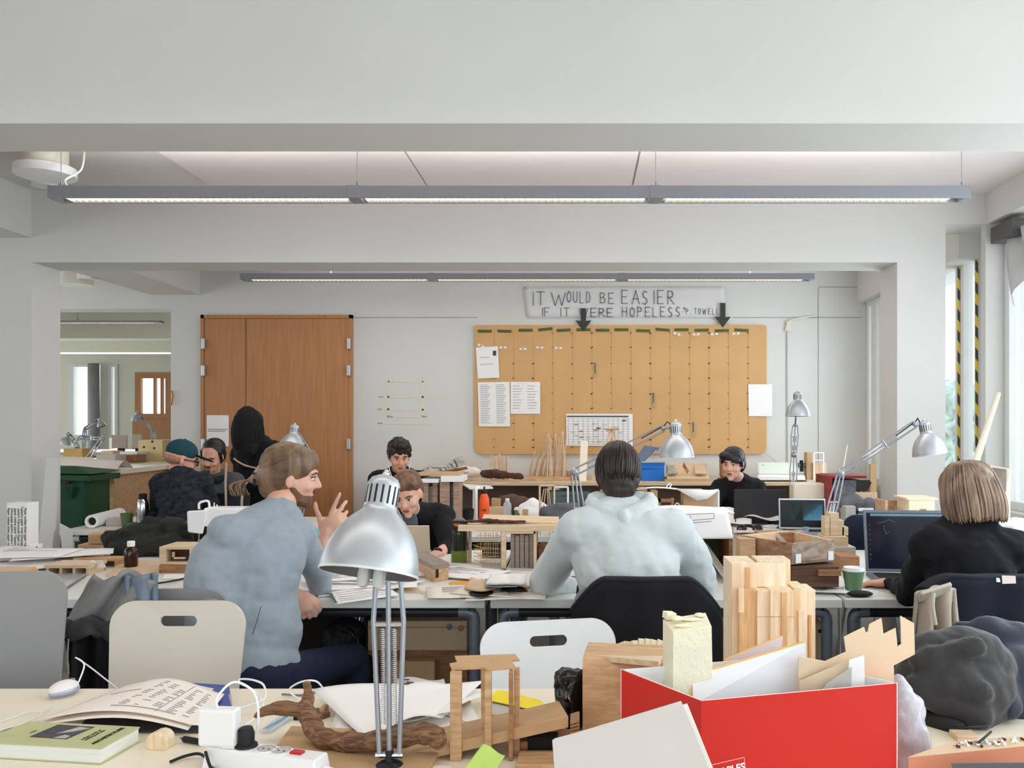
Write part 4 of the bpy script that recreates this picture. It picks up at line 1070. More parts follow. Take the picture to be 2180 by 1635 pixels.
hand(f.sk, wR, (-.7, -.6, -.08), (0, 0, 1), (30, 34, 38, 40), thumb=-1, s=.95); hand(f.sk, wL, (.6, -.7, -.05), (0, 0, 1), (30, 34, 38, 40), thumb=1, s=.95)
legs(f.tr, pel, (1, 0, 0), (0, -1, 0), 0, .42, knee=.40)
f.done('jacket', m_blk, m_skinl, m_dark, vs=.006, cv=.009)
g = M(); g.ell(neck + V(-.005, -.075, -.045), (.05, .03, .07)); g.build('undershirt', mat('grey_undershirt', (86, 90, 98), .9), f.root, smooth=True)
g = M(); t = (wR - eR).normalized(); g.tube([wR - t * .03, wR - t * .008], .032, 16); g.ell(wR - t * .02 + V(0, -.01, .028), (.018, .018, .006)); g.build('wristwatch', m_gloss, f.root, smooth='auto')
face(f.root, hc, R4, .93, (92, 66, 48))
m_br = hairmat('brown_hair', (128, 92, 66), (76, 52, 38), 30)
def q4(x, y, z): return hc + R4 @ (Vector((x, y, z)) * .93)
g = M(); g.ell(q4(0, -.025, .058), (.078, .094, .070), R4); g.ell(q4(0, -.05, .01), (.079, .075, .075), R4); g.cap(q4(-.045, .062, .088), q4(.04, .07, .085), .024, .028); g.cap(q4(.062, .03, .075), q4(.072, .03, .03), .016, .008); g.cap(q4(-.062, .03, .075), q4(-.070, .03, .04), .016, .008)
hr = g.build('hair', m_br, f.root, smooth=True, remesh=.0065, iters=3, disp=(.006, .02))
g = M()
for k in range(90):
    x = random.uniform(-.07, .07)
    strands(g, [[q4(x, .085 - abs(x) * .3, .068), q4(x * 1.0 + .005, .07, .108 - abs(x) * .35), q4(x * .95 + .012, .0, .132 - abs(x) * .45), q4(x * .9 + .02, -.06, .112 - abs(x) * .4)]], .0036)
g.build('hair_strands', m_br, hr, smooth=True)

def distant(label, hc, fwd, SL, SR, neck, pel, hairc, cloth_m, cloth='jacket', s=.95, arms=(), face_on=True, tro=m_dark, skin=m_skin, roll=0, back=True, sit=1, legf=(0, -1, 0), x=(1, 0, 0)):
    f = Fig(label, (pel.x, pel.y, 0)); R = basis(fwd, roll)
    B = torso(f.cl, neck - V(0, 0, .01), pel, SL, SR, .015); torso(f.sk, neck, pel, SL, SR, -.02)
    f.sk.cap(neck, hc + R @ V(0, -.01, -.06), .05, .05); head(f.sk, hc, R, s)
    for sh, e, w, hd in arms:
        f.cl.cap(sh, e, .066, .052, 14); f.cl.cap(e, w, .05, .036, 14); f.sk.cap(sh, e, .04, .034); f.sk.cap(e, w, .034, .026)
        hand(f.sk, w, hd, (0, 0, 1), (28, 30, 34, 36), thumb=-1 if sh.x > neck.x else 1, s=.95)
    if sit: legs(f.tr, pel, x, legf, 0, .42, knee=.40)
    f.done(cloth, cloth_m, skin, tro, vs=.0075, cv=.011)
    if face_on: face(f.root, hc, R, s, hairc)
    if sit: shoes(f.root, pel, x, legf, .40)
    def q(a, b, c): return hc + R @ (Vector((a, b, c)) * s)
    return f, R, q
# ---- 5  curly-haired person with earphones
hc = P(850, 972, 6.0)
f, R, q = distant('person with curly dark hair and white earphones in black, behind the others', hc, (.35, -1, -.30), P(806, 1022, 6.12), P(893, 1022, 6.1), P(850, 1005, 6.1), P(850, 1125, 6.3), (34, 26, 22), m_blk, arms=((P(806, 1022, 6.12), P(790, 1085, 5.95), P(830, 1098, 5.75), (.4, -1, 0)), (P(893, 1022, 6.1), P(912, 1085, 5.95), P(885, 1098, 5.75), (-.4, -1, 0))))
g = M(); g.ell(q(0, -.02, .058), (.084, .1, .078), R); g.ell(q(0, -.05, .01), (.083, .078, .08), R); g.ell(q(0, .045, .105), (.066, .052, .04), R); g.ell(q(.02, .03, .125), (.05, .05, .035), R); g.cap(q(-.07, .02, .05), q(-.074, .015, .0), .014, .008); g.cap(q(.07, .02, .05), q(.074, .015, .0), .014, .008)
g.build('hair', hairmat('curly_dark_hair', (48, 36, 30), (22, 17, 15), 60), f.root, smooth=True, remesh=.008, disp=(.03, .02))
for s_ in (-1, 1): M().tube(smoothpts([q(s_ * .078, .01, -.01), q(s_ * .078, .02, -.06), q(s_ * .06, .05, -.13), q(s_ * .02, .07, -.2)]), .0032, 6).build('earphone', m_white, f.root, smooth=True)
# ---- 6  black-haired person by the dark laptop
hc = P(1560, 988, 6.0)
f, R, q = distant('person with short black hair and a black t-shirt behind the dark laptop', hc, (-.50, -1, -.12), P(1532, 1042, 6.1), P(1610, 1040, 6.15), P(1574, 1022, 6.1), P(1570, 1130, 6.3), (18, 16, 18), m_blk, 't_shirt', arms=((P(1532, 1042, 6.1), P(1512, 1085, 5.95), P(1545, 1098, 5.75), (.6, -1, 0)), (P(1610, 1040, 6.15), P(1630, 1085, 6.0), P(1600, 1098, 5.8), (-.3, -1, 0))), skin=m_skinl)
g = M(); g.ell(q(0, -.025, .052), (.082, .100, .076), R); g.ell(q(0, -.05, .0), (.084, .08, .085), R); g.cap(q(.055, .055, .07), q(-.055, .07, .035), .03, .022); g.cap(q(-.066, .04, .05), q(-.078, .02, -.01), .02, .012); g.cap(q(.02, .08, .072), q(-.03, .086, .05), .02, .018); g.cap(q(.074, .01, .05), q(.08, -.01, .0), .016, .012)
g.build('hair', hairmat('black_hair', (30, 27, 30), (12, 11, 13), 30), f.root, smooth=True, remesh=.007, disp=(.006, .02))
# ---- 7  standing figure with long black hair
m_coat = mat('black_coat', (13, 12, 15), .9, var=.1)
f = Fig('standing person with long black hair and black clothes, back turned, by the oak door', (P(560, 0, 6.75).x, 6.75, 0))
hc = P(531, 905, 6.65); neck = P(542, 940, 6.7); pel = P(568, 1115, 6.85); SL = P(517, 968, 6.7); SR = P(578, 962, 6.65); R7 = basis((-.35, 1, -.25))
torso(f.cl, neck, pel, SL, SR, .04, 1.1); f.cl.cap(SL, P(512, 1060, 6.7), .07, .055); f.cl.cap(P(512, 1060, 6.7), P(530, 1110, 6.95), .052, .045); f.cl.cap(SR, P(598, 1050, 6.65), .07, .055); f.cl.cap(P(598, 1050, 6.65), P(600, 1100, 6.9), .052, .045)
f.cl.cap(pel, pel + V(0, 0, -.2), .17, .17)
torso(f.sk, neck, pel, SL, SR, -.02); head(f.sk, hc, R7, .95); f.sk.cap(neck, hc + V(0, 0, -.05), .05, .05)
for sh, e, w in ((SL, P(512, 1060, 6.7), P(530, 1110, 6.95)), (SR, P(598, 1050, 6.65), P(600, 1100, 6.9))): f.sk.cap(sh, e, .04, .034); f.sk.cap(e, w, .034, .026); hand(f.sk, w, (0, .5, -1), (0, -1, 0), thumb=1)
for s_ in (-1, 1): f.tr.cap(pel + V(.09 * s_, 0, 0), V(pel.x + .1 * s_, pel.y - .02, .48), .085, .06); f.tr.cap(V(pel.x + .1 * s_, pel.y - .02, .48), V(pel.x + .1 * s_, pel.y, .09), .058, .045)
f.done('coat', m_coat, m_skin, m_coat, vs=.009, cv=.012)
for s_ in (-1, 1): M().ell((pel.x + .1 * s_, pel.y + .05, .045), (.045, .12, .045)).build('shoe', m_black, f.root, smooth=True)
g = M(); g.ell(hc + V(0, -.01, .03), (.108, .12, .105)); g.cap(hc + V(-.012, -.03, -.02), hc + V(.01, -.045, -.17), .115, .105); g.cap(hc + V(-.03, -.05, -.13), hc + V(-.02, -.07, -.30), .08, .05)
hr = g.build('hair', hairmat('long_black_hair', (15, 12, 13), (6, 5, 6), 30), f.root, smooth=True, remesh=.01, disp=(.01, .04)); MATS['long_black_hair'].node_tree.nodes['Principled BSDF'].inputs['Roughness'].default_value = .85
g = M(); comb(g, lambda x, y, z: hc + V(x, y, z), (0, -.03, -.07), (.116, .125, .212), lambda t: V(.1, -.1, 1), lambda t: V(math.sin(1.2 + t * 3.9), math.cos(1.2 + t * 3.9), -1.1), 130, .0045); g.build('hair_strands', MATS['long_black_hair'], hr, smooth=True)
# ---- 8  person in a grey jacket with a moustache
hc = P(452, 972, 6.2)
m_gj = mat('grey_fleece_jacket', (74, 78, 82), .9, var=.06, bump=.1, bscale=150)
f, R, q = distant('person with tied dark hair and a grey jacket, looking down at the laptop', hc, (-.02, -1, -.40), P(405, 1030, 6.3), P(500, 1025, 6.3), P(455, 1012, 6.3), P(460, 1140, 6.45), (26, 20, 18), m_gj, arms=((P(405, 1030, 6.3), P(395, 1095, 6.1), P(440, 1100, 5.95), (.4, -1, 0)), (P(500, 1025, 6.3), P(520, 1090, 6.15), P(480, 1103, 5.95), (-.4, -1, 0))), roll=-.12)
g = M(); g.ell(q(0, -.036, .056), (.080, .094, .074), R); g.ell(q(0, -.05, .0), (.080, .078, .085), R); g.cap(q(-.07, .02, .05), q(-.075, .01, -.02), .014, .012); g.cap(q(.07, .02, .05), q(.075, .01, -.02), .014, .012)
g.build('hair', MATS['black_hair'], f.root, smooth=True, remesh=.008, disp=(.005, .02))
g = M(); g.cap(q(-.022, .095, -.046), q(.022, .095, -.046), .005, .005); g.ell(q(0, .083, -.094), (.016, .012, .014), R); g.build('moustache', mat('dark_stubble', (66, 48, 42), .8), f.root, smooth=True)
g = M(); N = 12
for k in range(N):
    a = 2 * PI * k / N; b = 2 * PI * (k + 1) / N; c = P(455, 1016, 6.27)
    g.cap(c + V(.085 * math.sin(a), -.07 * math.cos(a) + .0, -.02 * math.cos(a)), c + V(.085 * math.sin(b), -.07 * math.cos(b), -.02 * math.cos(b)), .028, .028)
g.build('scarf', mat('black_scarf', (24, 24, 30), .9), f.root, smooth=True, remesh=.009, disp=(.015, .04))
# ---- 9  person with the teal cap in a dark checked shirt
hc = P(386, 978, 5.50)
m_plaid = mat('dark_checked_flannel', (32, 34, 44), .95, var=.9, scale=38, stretch=(1, .2, 1))
f, R, q = distant('person in a teal baseball cap, glasses and dark checked shirt, back to the camera', hc, (.80, .55, -.28), P(345, 1030, 5.40), P(430, 1028, 5.48), P(385, 1010, 5.45), P(375, 1185, 5.28), (60, 42, 34), m_plaid, 'checked_shirt', s=1.0, legf=(.2, 1, 0), arms=((P(345, 1030, 5.40), P(335, 1100, 5.5), P(400, 1112, 5.7), (.7, .7, 0)), (P(430, 1028, 5.48), P(455, 1090, 5.6), P(470, 1110, 5.8), (.3, .9, 0))))
g = M(); g.ell(q(0, -.010, .054), (.079, .100, .078), R); g.ell(q(0, -.010, .034), (.079, .099, .026), R); cap_ = g.build('baseball_cap', mat('teal_cap', (20, 66, 76), .85, var=.08, bump=.1, bscale=120), f.root, smooth=True, remesh=.007)
g = M(); g.ell(q(0, .125, .042), (.075, .075, .008), R @ Matrix.Rotation(-.12, 3, 'X')); g.build('brim', m_black, cap_, smooth=True)
g = M(); g.ell(q(0, -.012, .131), (.008, .008, .005), R); g.build('button', mat('teal_cap', (20, 66, 76)), cap_)
g = M(); g.ell(q(0, -.034, -.006), (.0735, .072, .040), R); g.build('hair', mat('reddish_short_hair', (170, 122, 102), .8, var=.2, scale=60), f.root, smooth=True, disp=(.004, .01))
g = M(); g.tube([q(.078, -.0, .002), q(.066, .06, .006), q(.058, .088, .004)], .0035, 6); g.tube([q(-.078, -.0, .002), q(-.066, .06, .006), q(-.058, .088, .004)], .0035, 6)
for s_ in (-1, 1): g.tube([q(s_ * .034 + .022 * math.cos(a * PI / 6), .098, -.002 + .018 * math.sin(a * PI / 6)) for a in range(13)], .003, 6)
g.tube([q(-.012, .1, .004), q(.012, .1, .004)], .003, 6); g.build('glasses', m_black, f.root, smooth=True)
f.root.children[0].name = 'body'
# ================================================================ THINGS ON THE NEAR TABLES
def sheet(name, label, cat, corners, m, ink=(), amp=.0, fq=(6, 5), th=.0008, nu=14, nv=14, z0=None, group=None, extra=None, ph=0, mats=None, parent=None):
    """paper: corners tl, tr, br, bl in world space; ink = list of (u0, v0, u1, v1, width, slot)"""
    tl, tr, br, bl = [Vector(c) for c in corners]
    def s(u, v):
        p = tl.lerp(tr, u).lerp(bl.lerp(br, u), v); w = math.sin(u * fq[0] + ph) * math.cos(v * fq[1] + ph * .7)
        p = p + V(0, 0, amp * (.5 + .5 * w)); return p + (extra(u, v) if extra else V(0, 0, 0))
    g = M(); g.grid(s, nu, nv)
    n = (tr - tl).cross(bl - tl).normalized()
    if n.z < 0: n = -n
    for u0, v0, u1, v1, w, sl in ink:
        k = 5; pts = [s(u0 + (u1 - u0) * i / k, v0 + (v1 - v0) * i / k) + n * (th + .0012) for i in range(k + 1)]
        g.ribbon(pts, w, n, sl)
    o = g.build(name, mats or [m, m_ink, m_inkd], parent, smooth=True, keepn=True)
    md = o.modifiers.new('thickness', 'SOLIDIFY'); md.thickness = th; md.offset = -1
    if parent is None: tag(o, label, cat, group)
    return o
def blk(name, label, cat, m, x0, x1, ytop, ybot, dep, z=TZ, rz=0, bevel=.002, parent=None, group=None, slot=None):
    """box standing on height z with its front base edge at pixel row ybot"""
    d = (H - z) * F / (ybot - CY); h = H - (ytop - CY) * d / F - z; w = (x1 - x0) * d / F; cx_ = ((x0 + x1) / 2 - CX) * d / F
    o = M().box((cx_, d + dep / 2, z + h / 2), (w, dep, h), (0, 0, rz)).build(name, m, parent, bevel=bevel)
    if parent is None: tag(o, label, cat, group)
    o['_g'] = 0; del o['_g']
    return o, V(cx_, d, z), w, h

# white drawing sheets on the left, lying over a blue folder and a laptop-grey sleeve
tag(M().slab([T(160, 1555, .724), T(440, 1558, .724), T(470, 1500, .724), T(210, 1500, .724)], .003).build('laptop_sleeve', mat('dark_grey_felt', (70, 72, 78), .9), bevel=.001), 'dark grey sleeve under the printed drawing sheets on the near table', 'sleeve')
root = thing('ring_binder', 'blue and grey folder under the printed drawing sheets', 'folder', T(420, 1500))
g = M().slab([T(350, 1530, .724 + .002), T(497, 1528, .726), T(488, 1462, .726), T(330, 1445, .726)], .004); g.build('cover', mat('blue_folder', (58, 78, 150), .5), root)
g = M().slab([T(370, 1520, .74), T(497, 1518, .74), T(480, 1458, .745), T(350, 1450, .745)], .003); g.build('cover', mat('blue_folder', (58, 78, 150), .5), root)
g = M().slab([T(365, 1533, .735), T(497, 1526, .735), T(492, 1478, .735), T(360, 1480, .735)], .008); g.build('page_block', m_board, root)
ink = []
random.seed(3)
for c in range(5):
    for r in range(16):
        u = .42 + c * .11; v = .10 + r * .046 + .01 * c
        if random.random() < .75: ink.append((u, v, u + random.uniform(.02, .06), v + .002, .0014, 1))
for k in range(4): ink.append((.40 + .05 * k, .86, .46 + .12 * k, .86, .002, 1))
ink += [(.15, .45, .36, .38, .0016, 1), (.70, .05, .70, .9, .001, 1)]
sheet('drawing_sheet', 'printed architectural drawing bulging over the folder on the near table', 'drawing', [T(290, 1468, .752), T(478, 1478, .752), T(425, 1556, .73), T(75, 1545, .727)], m_paperw, ink, amp=.02, fq=(4.2, 1.5), ph=.3, nu=20, extra=lambda u, v: V(0, 0, .028 * math.sin(PI * min(1, u * 1.05)) * (.4 + .6 * v) - .0 * v))
sheet('drawing_sheet', 'blank warm sheet under the printed drawing, reaching left to the book', 'drawing', [T(265, 1470, .738), T(470, 1474, .735), T(400, 1562, .728), T(40, 1552, .725)], m_paperw, (), amp=.012, fq=(5, 2), ph=1.1, extra=lambda u, v: V(0, 0, .02 * math.sin(PI * u)))
# green book
root = thing('book', 'olive green hardback book at the left edge of the near table', 'book', T(140, 1610))
nr = V((215 - CX) * 1.636 / F, 1.636, TZ); fr_ = V((298 - CX) * 1.752 / F, 1.752, TZ); fl = V((62 - CX) * 1.782 / F, 1.785, TZ); nl = nr + (fl - fr_) * 1.06
def up(p, h): return V(p.x, p.y, TZ + h)
m_olivebook = mat('olive_book_cloth', (186, 188, 140), .6, var=.03)
g = M(); g.hexa([up(p, .0005) for p in (nr, fr_, fl, nl)], [up(p, .003) for p in (nr, fr_, fl, nl)]); g.build('cover', m_olivebook, root, bevel=.0006)
cb = g = M(); g.hexa([up(p, .029) for p in (nr, fr_, fl, nl)], [up(p, .032) for p in (nr, fr_, fl, nl)])
def bk(u, v, h=.0325): # u along width from left, v from near to far
    return up(nl.lerp(nr, u).lerp(fl.lerp(fr_, u), v), h)
cov = g.build('cover', m_olivebook, root, bevel=.0006)
ins = lambda p, q, t: p.lerp(q, t)
g = M(); cc = (nr + fl) / 2; pp = [ins(p, cc, .02) for p in (nr, fr_, fl, nl)]
g.hexa([up(p, .003) for p in pp], [up(p, .029) for p in pp]); g.build('page_block', mat('page_edges', (226, 228, 224), .8, var=.04, scale=3, stretch=(1, 1, 120)), root)
g = M(); g.add([bk(.30, .30), bk(.62, .28), bk(.64, .88), bk(.30, .9)], [(0, 1, 2, 3)]); g.add([bk(.45, .5, .0328), bk(.55, .62, .0328), bk(.63, .8, .0328), bk(.52, .84, .0328)], [(0, 1, 2, 3)], 1); g.add([bk(.50, .3, .0328), bk(.60, .3, .0328), bk(.60, .42, .0328), bk(.54, .46, .0328)], [(0, 1, 2, 3)], 1)
g.build('cover_picture', [mat('dark_photo', (62, 58, 64), .5, var=.5, scale=40), mat('light_photo', (180, 176, 176), .5)], cov, solid=.0003)
for body, u, sz, b in (('ARCHITECTURE', .885, .0125, .0005), ('a short study of\nbuilding and site', .755, .0085, .0001), ('notes', .24, .007, .0001)):
    W = frame(bk(u, .52, .0326), bk(u, 1) - bk(u, 0), bk(0, .5) - bk(1, .5)); text_mesh('title', body, sz, m_black, cov, W, bold=b)
# mouse and its cable
root = thing('computer_mouse', 'white computer mouse on the near table behind the drawings', 'mouse', T(133, 1488))
W_ = T(133, 1482)
M().ell(W_ + V(0, .005, .017), (.025, .038, .020), (0, 0, -.3), 20, 12).build('shell', mat('pearl_plastic', (232, 226, 224), .3, var=.0), root, smooth=True)
M().ell(W_ + V(.001, .005, .013), (.0262, .0392, .014), (0, 0, -.3), 20, 12).build('side_band', mat('silver_plastic', (170, 176, 196), .3, metal=.4, var=0), root, smooth=True)
M().tube([W_ + V(.008, .022, .034), W_ + V(.010, .030, .031)], .004, 10).build('scroll_wheel', mat('grey_rubber', (130, 130, 134), .5), root)
M().tube(smoothpts([W_ + V(.012, .038, .012), W_ + V(.0, .09, .05), W_ + V(-.04, .12, .06), W_ + V(-.03, .17, .02), W_ + V(.03, .2, -.05)]), .002, 6).build('cable', m_white, root, smooth=True)
cable('white_cable', [T(-20, 1560, .724), T(60, 1535, .724), T(110, 1505, .73), T(95, 1515, .724), T(60, 1515, .726), T(20, 1530, .724), T(-30, 1545, .724)], .0016, mat('off_white_cable', (226, 222, 214), .5), 'thin white cable looped at the left edge of the near table')
cable('grey_cable', [T(-20, 1570, .724), T(20, 1552, .723), T(60, 1548, .723)], .0016, mat('grey_cable', (120, 118, 118), .5), 'thin grey cable end beside the book')
# wooden toy house
root = thing('wooden_house_block', 'tiny pale wooden house with an arched roof on the near table', 'model', T(352, 1585))
c = T(352, 1584) + V(0, .02, 0); pts = [(-.021, 0), (.021, 0), (.021, .018)] + [(.021 * math.cos(a), .018 + .017 * math.sin(a)) for a in [PI * k / 6 for k in range(1, 6)]] + [(-.021, .018)]
M().prism(pts, c + V(.002, -.02, 0), (.98, -.2, 0), (0, 0, 1), -.034).build('body', m_woodv, root, bevel=.0015)
g = M(); g.box(c + V(.003, -.0215, .008), (.0045, .003, .017), (0, 0, -.2)); g.box(c + V(-.016, -.0165, .008), (.0035, .003, .016), (0, 0, -.2)); g.build('window_slot', m_plyd, root)
root = thing('marker_pen', 'black pen lying between the wooden house and the white charger', 'pen', T(405, 1577))
M().tube([T(392, 1573, .727), T(432, 1580, .727)], .0062, 12).build('barrel', m_black, root, smooth='auto'); M().tube([T(392, 1573, .727), T(383, 1571, .727)], [.004, .001], 10).build('tip', m_steel, root)
# power strip with charger and plugs
root = thing('power_strip', 'white power strip with red switch on the near table', 'power strip', T(560, 1640))
A = T(440, 1650) + V(0, .03, 0); Bp = T(690, 1688) + V(0, .03, 0); A = V((437 - CX) * 1.60 / F, 1.63, TZ); Bp = V((690 - CX) * 1.56 / F, 1.56, TZ)
d_ = (Bp - A); ln = d_.length; d_.normalize(); nv_ = V(0, 0, 1).cross(d_); az = math.atan2(d_.y, d_.x)
def ps(a, b, z): return A + d_ * a + nv_ * b + V(0, 0, z)
g = M(); g.hexa([ps(-.004, -.028, .0), ps(ln, -.028, .0), ps(ln, .028, .0), ps(-.004, .028, .0)], [ps(.004, -.022, .046), ps(ln - .006, -.022, .046), ps(ln - .006, .022, .046), ps(.004, .022, .046)])
g.build('casing', m_white, root, bevel=.004)
for a in (.033, .078, .122, .155):
    s_ = M().lathe([(.017, 0), (.019, 0), (.019, .0015), (.017, .0015)], ps(a, 0, .046), n=24).build('socket', m_white, root)
    g = M(); g.lathe([(0, 0), (.0165, 0), (.0165, .0004), (0, .0004)], ps(a, 0, .0462), n=24, mi=1); g.tube([ps(a - .006, 0, .0466), ps(a - .006, 0, .0468)], .0025, 8); g.tube([ps(a + .006, 0, .0466), ps(a + .006, 0, .0468)], .0025, 8)
    g.build('socket_well', [m_black, m_board], s_)
M().box(ps(.190, 0, .0475), (.024, .016, .006), (0, 0, az)).build('switch', mat('red_switch', (190, 32, 24), .3), root, bevel=.0015)
g = M(); g.tube([ps(ln, 0, .02), ps(ln + .03, .0, .018)], [.010, .006], 12); g.tube([ps(ln + .03, 0, .018), ps(ln + .08, -.02, .01)], .004, 8); g.build('cord', m_white, root, smooth='auto')
root = thing('laptop_charger', 'square white laptop charger plugged upright into the power strip', 'charger', ps(.03, 0, .047))
cc = ps(.022, -.002, .0); q = P(468, 1546, 1.61)
M().box(q, (.074, .028, .071), (0, .0, az * .35)).build('brick', m_white, root, bevel=.005)
M().box(q + V(.022, -.0148, -.027), (.024, .002, .02), (0, 0, az * .35)).build('plug_insert', mat('white_insert', (228, 229, 232), .4), root, bevel=.0006)
g = M(); g.tube(smoothpts([q + V(-.005, 0, .035), q + V(-.006, .005, .055), q + V(.015, .03, .075), q + V(.05, .04, .05), q + V(.062, .03, .0), q + V(.055, .02, -.04)]), .0024, 8)
g.build('cable', m_white, root, smooth=True)
cable('white_cable', [T(500, 1510, .735), T(560, 1490, .75), T(562, 1460, .77), T(540, 1448, .78), T(512, 1446, .775), T(512, 1455, .77), T(540, 1470, .76), T(560, 1500, .74), T(540, 1530, .73), T(520, 1545, .725)], .0024, m_white, 'looping white charger cable rising behind the charger')
cable('white_cable', [T(640, 1490, .724), T(615, 1470, .74), T(640, 1452, .77), T(672, 1450, .77), T(690, 1468, .74), T(700, 1480, .724)], .0022, m_white, 'white cable arching behind the driftwood tip')
cable('grey_cable', [T(600, 1478, .726), T(640, 1480, .724), T(660, 1475, .724), T(720, 1468, .724)], .0025, mat('grey_cable', (120, 118, 118), .5), 'flat grey cable behind the driftwood')
root = thing('black_plug', 'rounded black plug pushed into the power strip', 'plug', ps(.078, 0, .047))
g = M(); q = ps(.078, 0, .047); g.lathe([(0, 0), (.021, 0), (.020, .004), (.015, .006), (.0145, .026), (.011, .036), (0, .038)], q, n=24); g.tube([q + V(-.01, 0, .03), q + V(-.022, -.004, .028)], .003, 8)
g.build('plug_body', m_black, root, smooth='auto')
cable('black_cable', [ps(.01, -.03, .04), ps(.035, -.045, .018), ps(.07, -.06, .006), ps(.12, -.09, .004), ps(.18, -.11, .004)], .003, m_black, 'black cable running along the front of the power strip')
cable('black_cable', [T(362, 1622, .725), T(400, 1608, .727), T(430, 1607, .73), T(455, 1640, .73), T(500, 1680, .724)], .003, m_black, 'black cable end curling left of the power strip')
# plywood board with the driftwood
root = thing('plywood_board', 'thin plywood board lying under the driftwood', 'board', T(760, 1640))
M().slab([T(560, 1625, .735), T(905, 1645, .735), T(958, 1560, .735), T(620, 1545, .735)], .0145, n=(0, 0, 1)).build('board', m_mdf, root, bevel=.001)
M().slab([T(640, 1690, .7215), T(960, 1690, .7215), T(960, 1630, .7215), T(640, 1625, .7215)], .001, n=(0, 0, 1)).build('paper_lining', m_paper, root)
m_drift = wood('driftwood', (150, 110, 78), (88, 60, 44), scale=10, stretch=(2, 14, 14), rough=.8)
zt = .735
g = M()
def dr(px, py, d=1.70): return P(px, py, d)
main = smoothpts([dr(652, 1450, 1.78), dr(656, 1480, 1.77), dr(655, 1515, 1.75), dr(665, 1545, 1.72), dr(690, 1572, 1.69), dr(740, 1580, 1.67), dr(800, 1578, 1.655), dr(860, 1570, 1.65), dr(905, 1562, 1.65), dr(934, 1572, 1.64)], 5)
n_ = len(main); rad = [.006 + .014 * min(1, i / (n_ * .28)) + .002 * math.sin(i * 1.3) for i in range(n_)]
g.tube(main, rad, 14); g.ell(main[-1], (.016, .018, .022)); g.ell(dr(918, 1560, 1.65), (.02, .018, .018))
br_ = smoothpts([dr(541, 1527, 1.74), dr(562, 1514, 1.74), dr(600, 1508, 1.745), dr(640, 1514, 1.75), dr(662, 1530, 1.74)], 5)
g.tube(br_, [.004 + .011 * min(1, i / 9) for i in range(len(br_))], 12)
tag(g.build('driftwood', m_drift, smooth=True, remesh=.004, iters=2, disp=(.006, .018)), 'forked brown driftwood branch on the plywood board', 'driftwood')
# clear corner profile
root = thing('plastic_profile', 'clear blue-edged plastic profile under the driftwood fork', 'profile', T(590, 1540))
m_clear = mat('clear_plastic', (222, 232, 240), .1, var=0, alpha=.55)
M().slab([T(548, 1556, .724), T(575, 1553, .73), T(622, 1522, .73), T(600, 1520, .724)], .006).build('profile', m_clear, root, bevel=.001)
M().slab([T(560, 1551, .7335), T(568, 1550, .7335), T(615, 1524, .7335), T(608, 1524, .7335)], .001).build('blue_edge', mat('blue_edge', (110, 150, 190), .4), root)
# model-scrap cluster
for k, (x, y, s_, col, lab) in enumerate(((640, 1532, (.03, .012, .016), m_black, 'black'), (664, 1520, (.035, .018, .01), m_drift, 'brown'), (684, 1530, (.04, .015, .012), m_drift, 'dark brown'), (690, 1516, (.03, .012, .014), m_ply, 'ochre'))):
    tag(M().box(T(x, y) + V(0, 0, s_[2] / 2 + .015 * (k > 1) * 0), s_, (0, 0, .5 * k)).build('wood_scrap', col, bevel=.002), '%s scrap of wood between driftwood fork and white sheets' % lab, 'scrap')
# tracing sheets
sheet('tracing_sheet', 'large white sheet lying rumpled right of the driftwood fork', 'paper', [T(664, 1478, .735), T(1030, 1458, .755), T(940, 1535, .742), T(772, 1572, .738)], m_paper, (), amp=.015, fq=(6, 3), ph=.6, extra=lambda u, v: V(0, 0, .008 * math.sin(PI * u)))
sheet('tracing_sheet', 'translucent drawing sheet lowest in the pile behind the silver lamp stand', 'paper', [T(720, 1505, .727), T(1000, 1490, .727), T(1030, 1560, .727), T(700, 1565, .727)], m_trace, [(.55, .3, .7, .38, .0015, 1), (.5, .5, .6, .55, .0015, 1), (.7, .35, .92, .8, .002, 1), (.72, .5, .8, .55, .0015, 1), (.05, .3, .12, .8, .0015, 1), (.1, .25, .16, .8, .0012, 1)], amp=.006, ph=2)
sheet('tracing_sheet', 'white sheet sloping behind the silver lamp stand', 'paper', [T(860, 1465, .745), T(1050, 1475, .745), T(960, 1530, .742), T(840, 1545, .742)], m_paper, (), amp=.018, fq=(5, 4), ph=.2)
ink = [(random.uniform(.05, .6), random.uniform(.1, .9), 0, 0, .006, 2) for _ in range(22)]; ink = [(a, b, a + .12, b + .02, w, s_) for a, b, _, _, w, s_ in ink]
sheet('newspaper', 'newspaper with dark pictures peeking from under the white sheets', 'newspaper', [T(845, 1470, .735), T(945, 1468, .735), T(960, 1500, .735), T(830, 1500, .735)], m_board, ink, amp=.01, extra=lambda u, v: V(0, 0, .022 * (1 - v)))
tag(M().slab([T(762, 1486, .752), T(800, 1486, .752), T(800, 1464, .752), T(768, 1462, .752)], .0015, n=(0, 0, 1)).build('envelope', mat('ochre_paper', (222, 160, 62), .7)), 'ochre envelope corner left of the newspaper', 'envelope')
tag(M().slab([T(1040, 1490, .735), T(1180, 1520, .735), T(1150, 1490, .735), T(1060, 1468, .742)], .002, n=(0, 0, 1)).build('yellow_card', mat('yellow_card', (246, 222, 46), .6)), 'bright yellow card behind the small wooden stand', 'card')
tag(M().slab([T(1040, 1520, .728), T(1160, 1530, .728), T(1140, 1500, .73), T(1050, 1490, .73)], .002, n=(0, 0, 1)).build('grey_card', m_board), 'grey card under the yellow card', 'card')
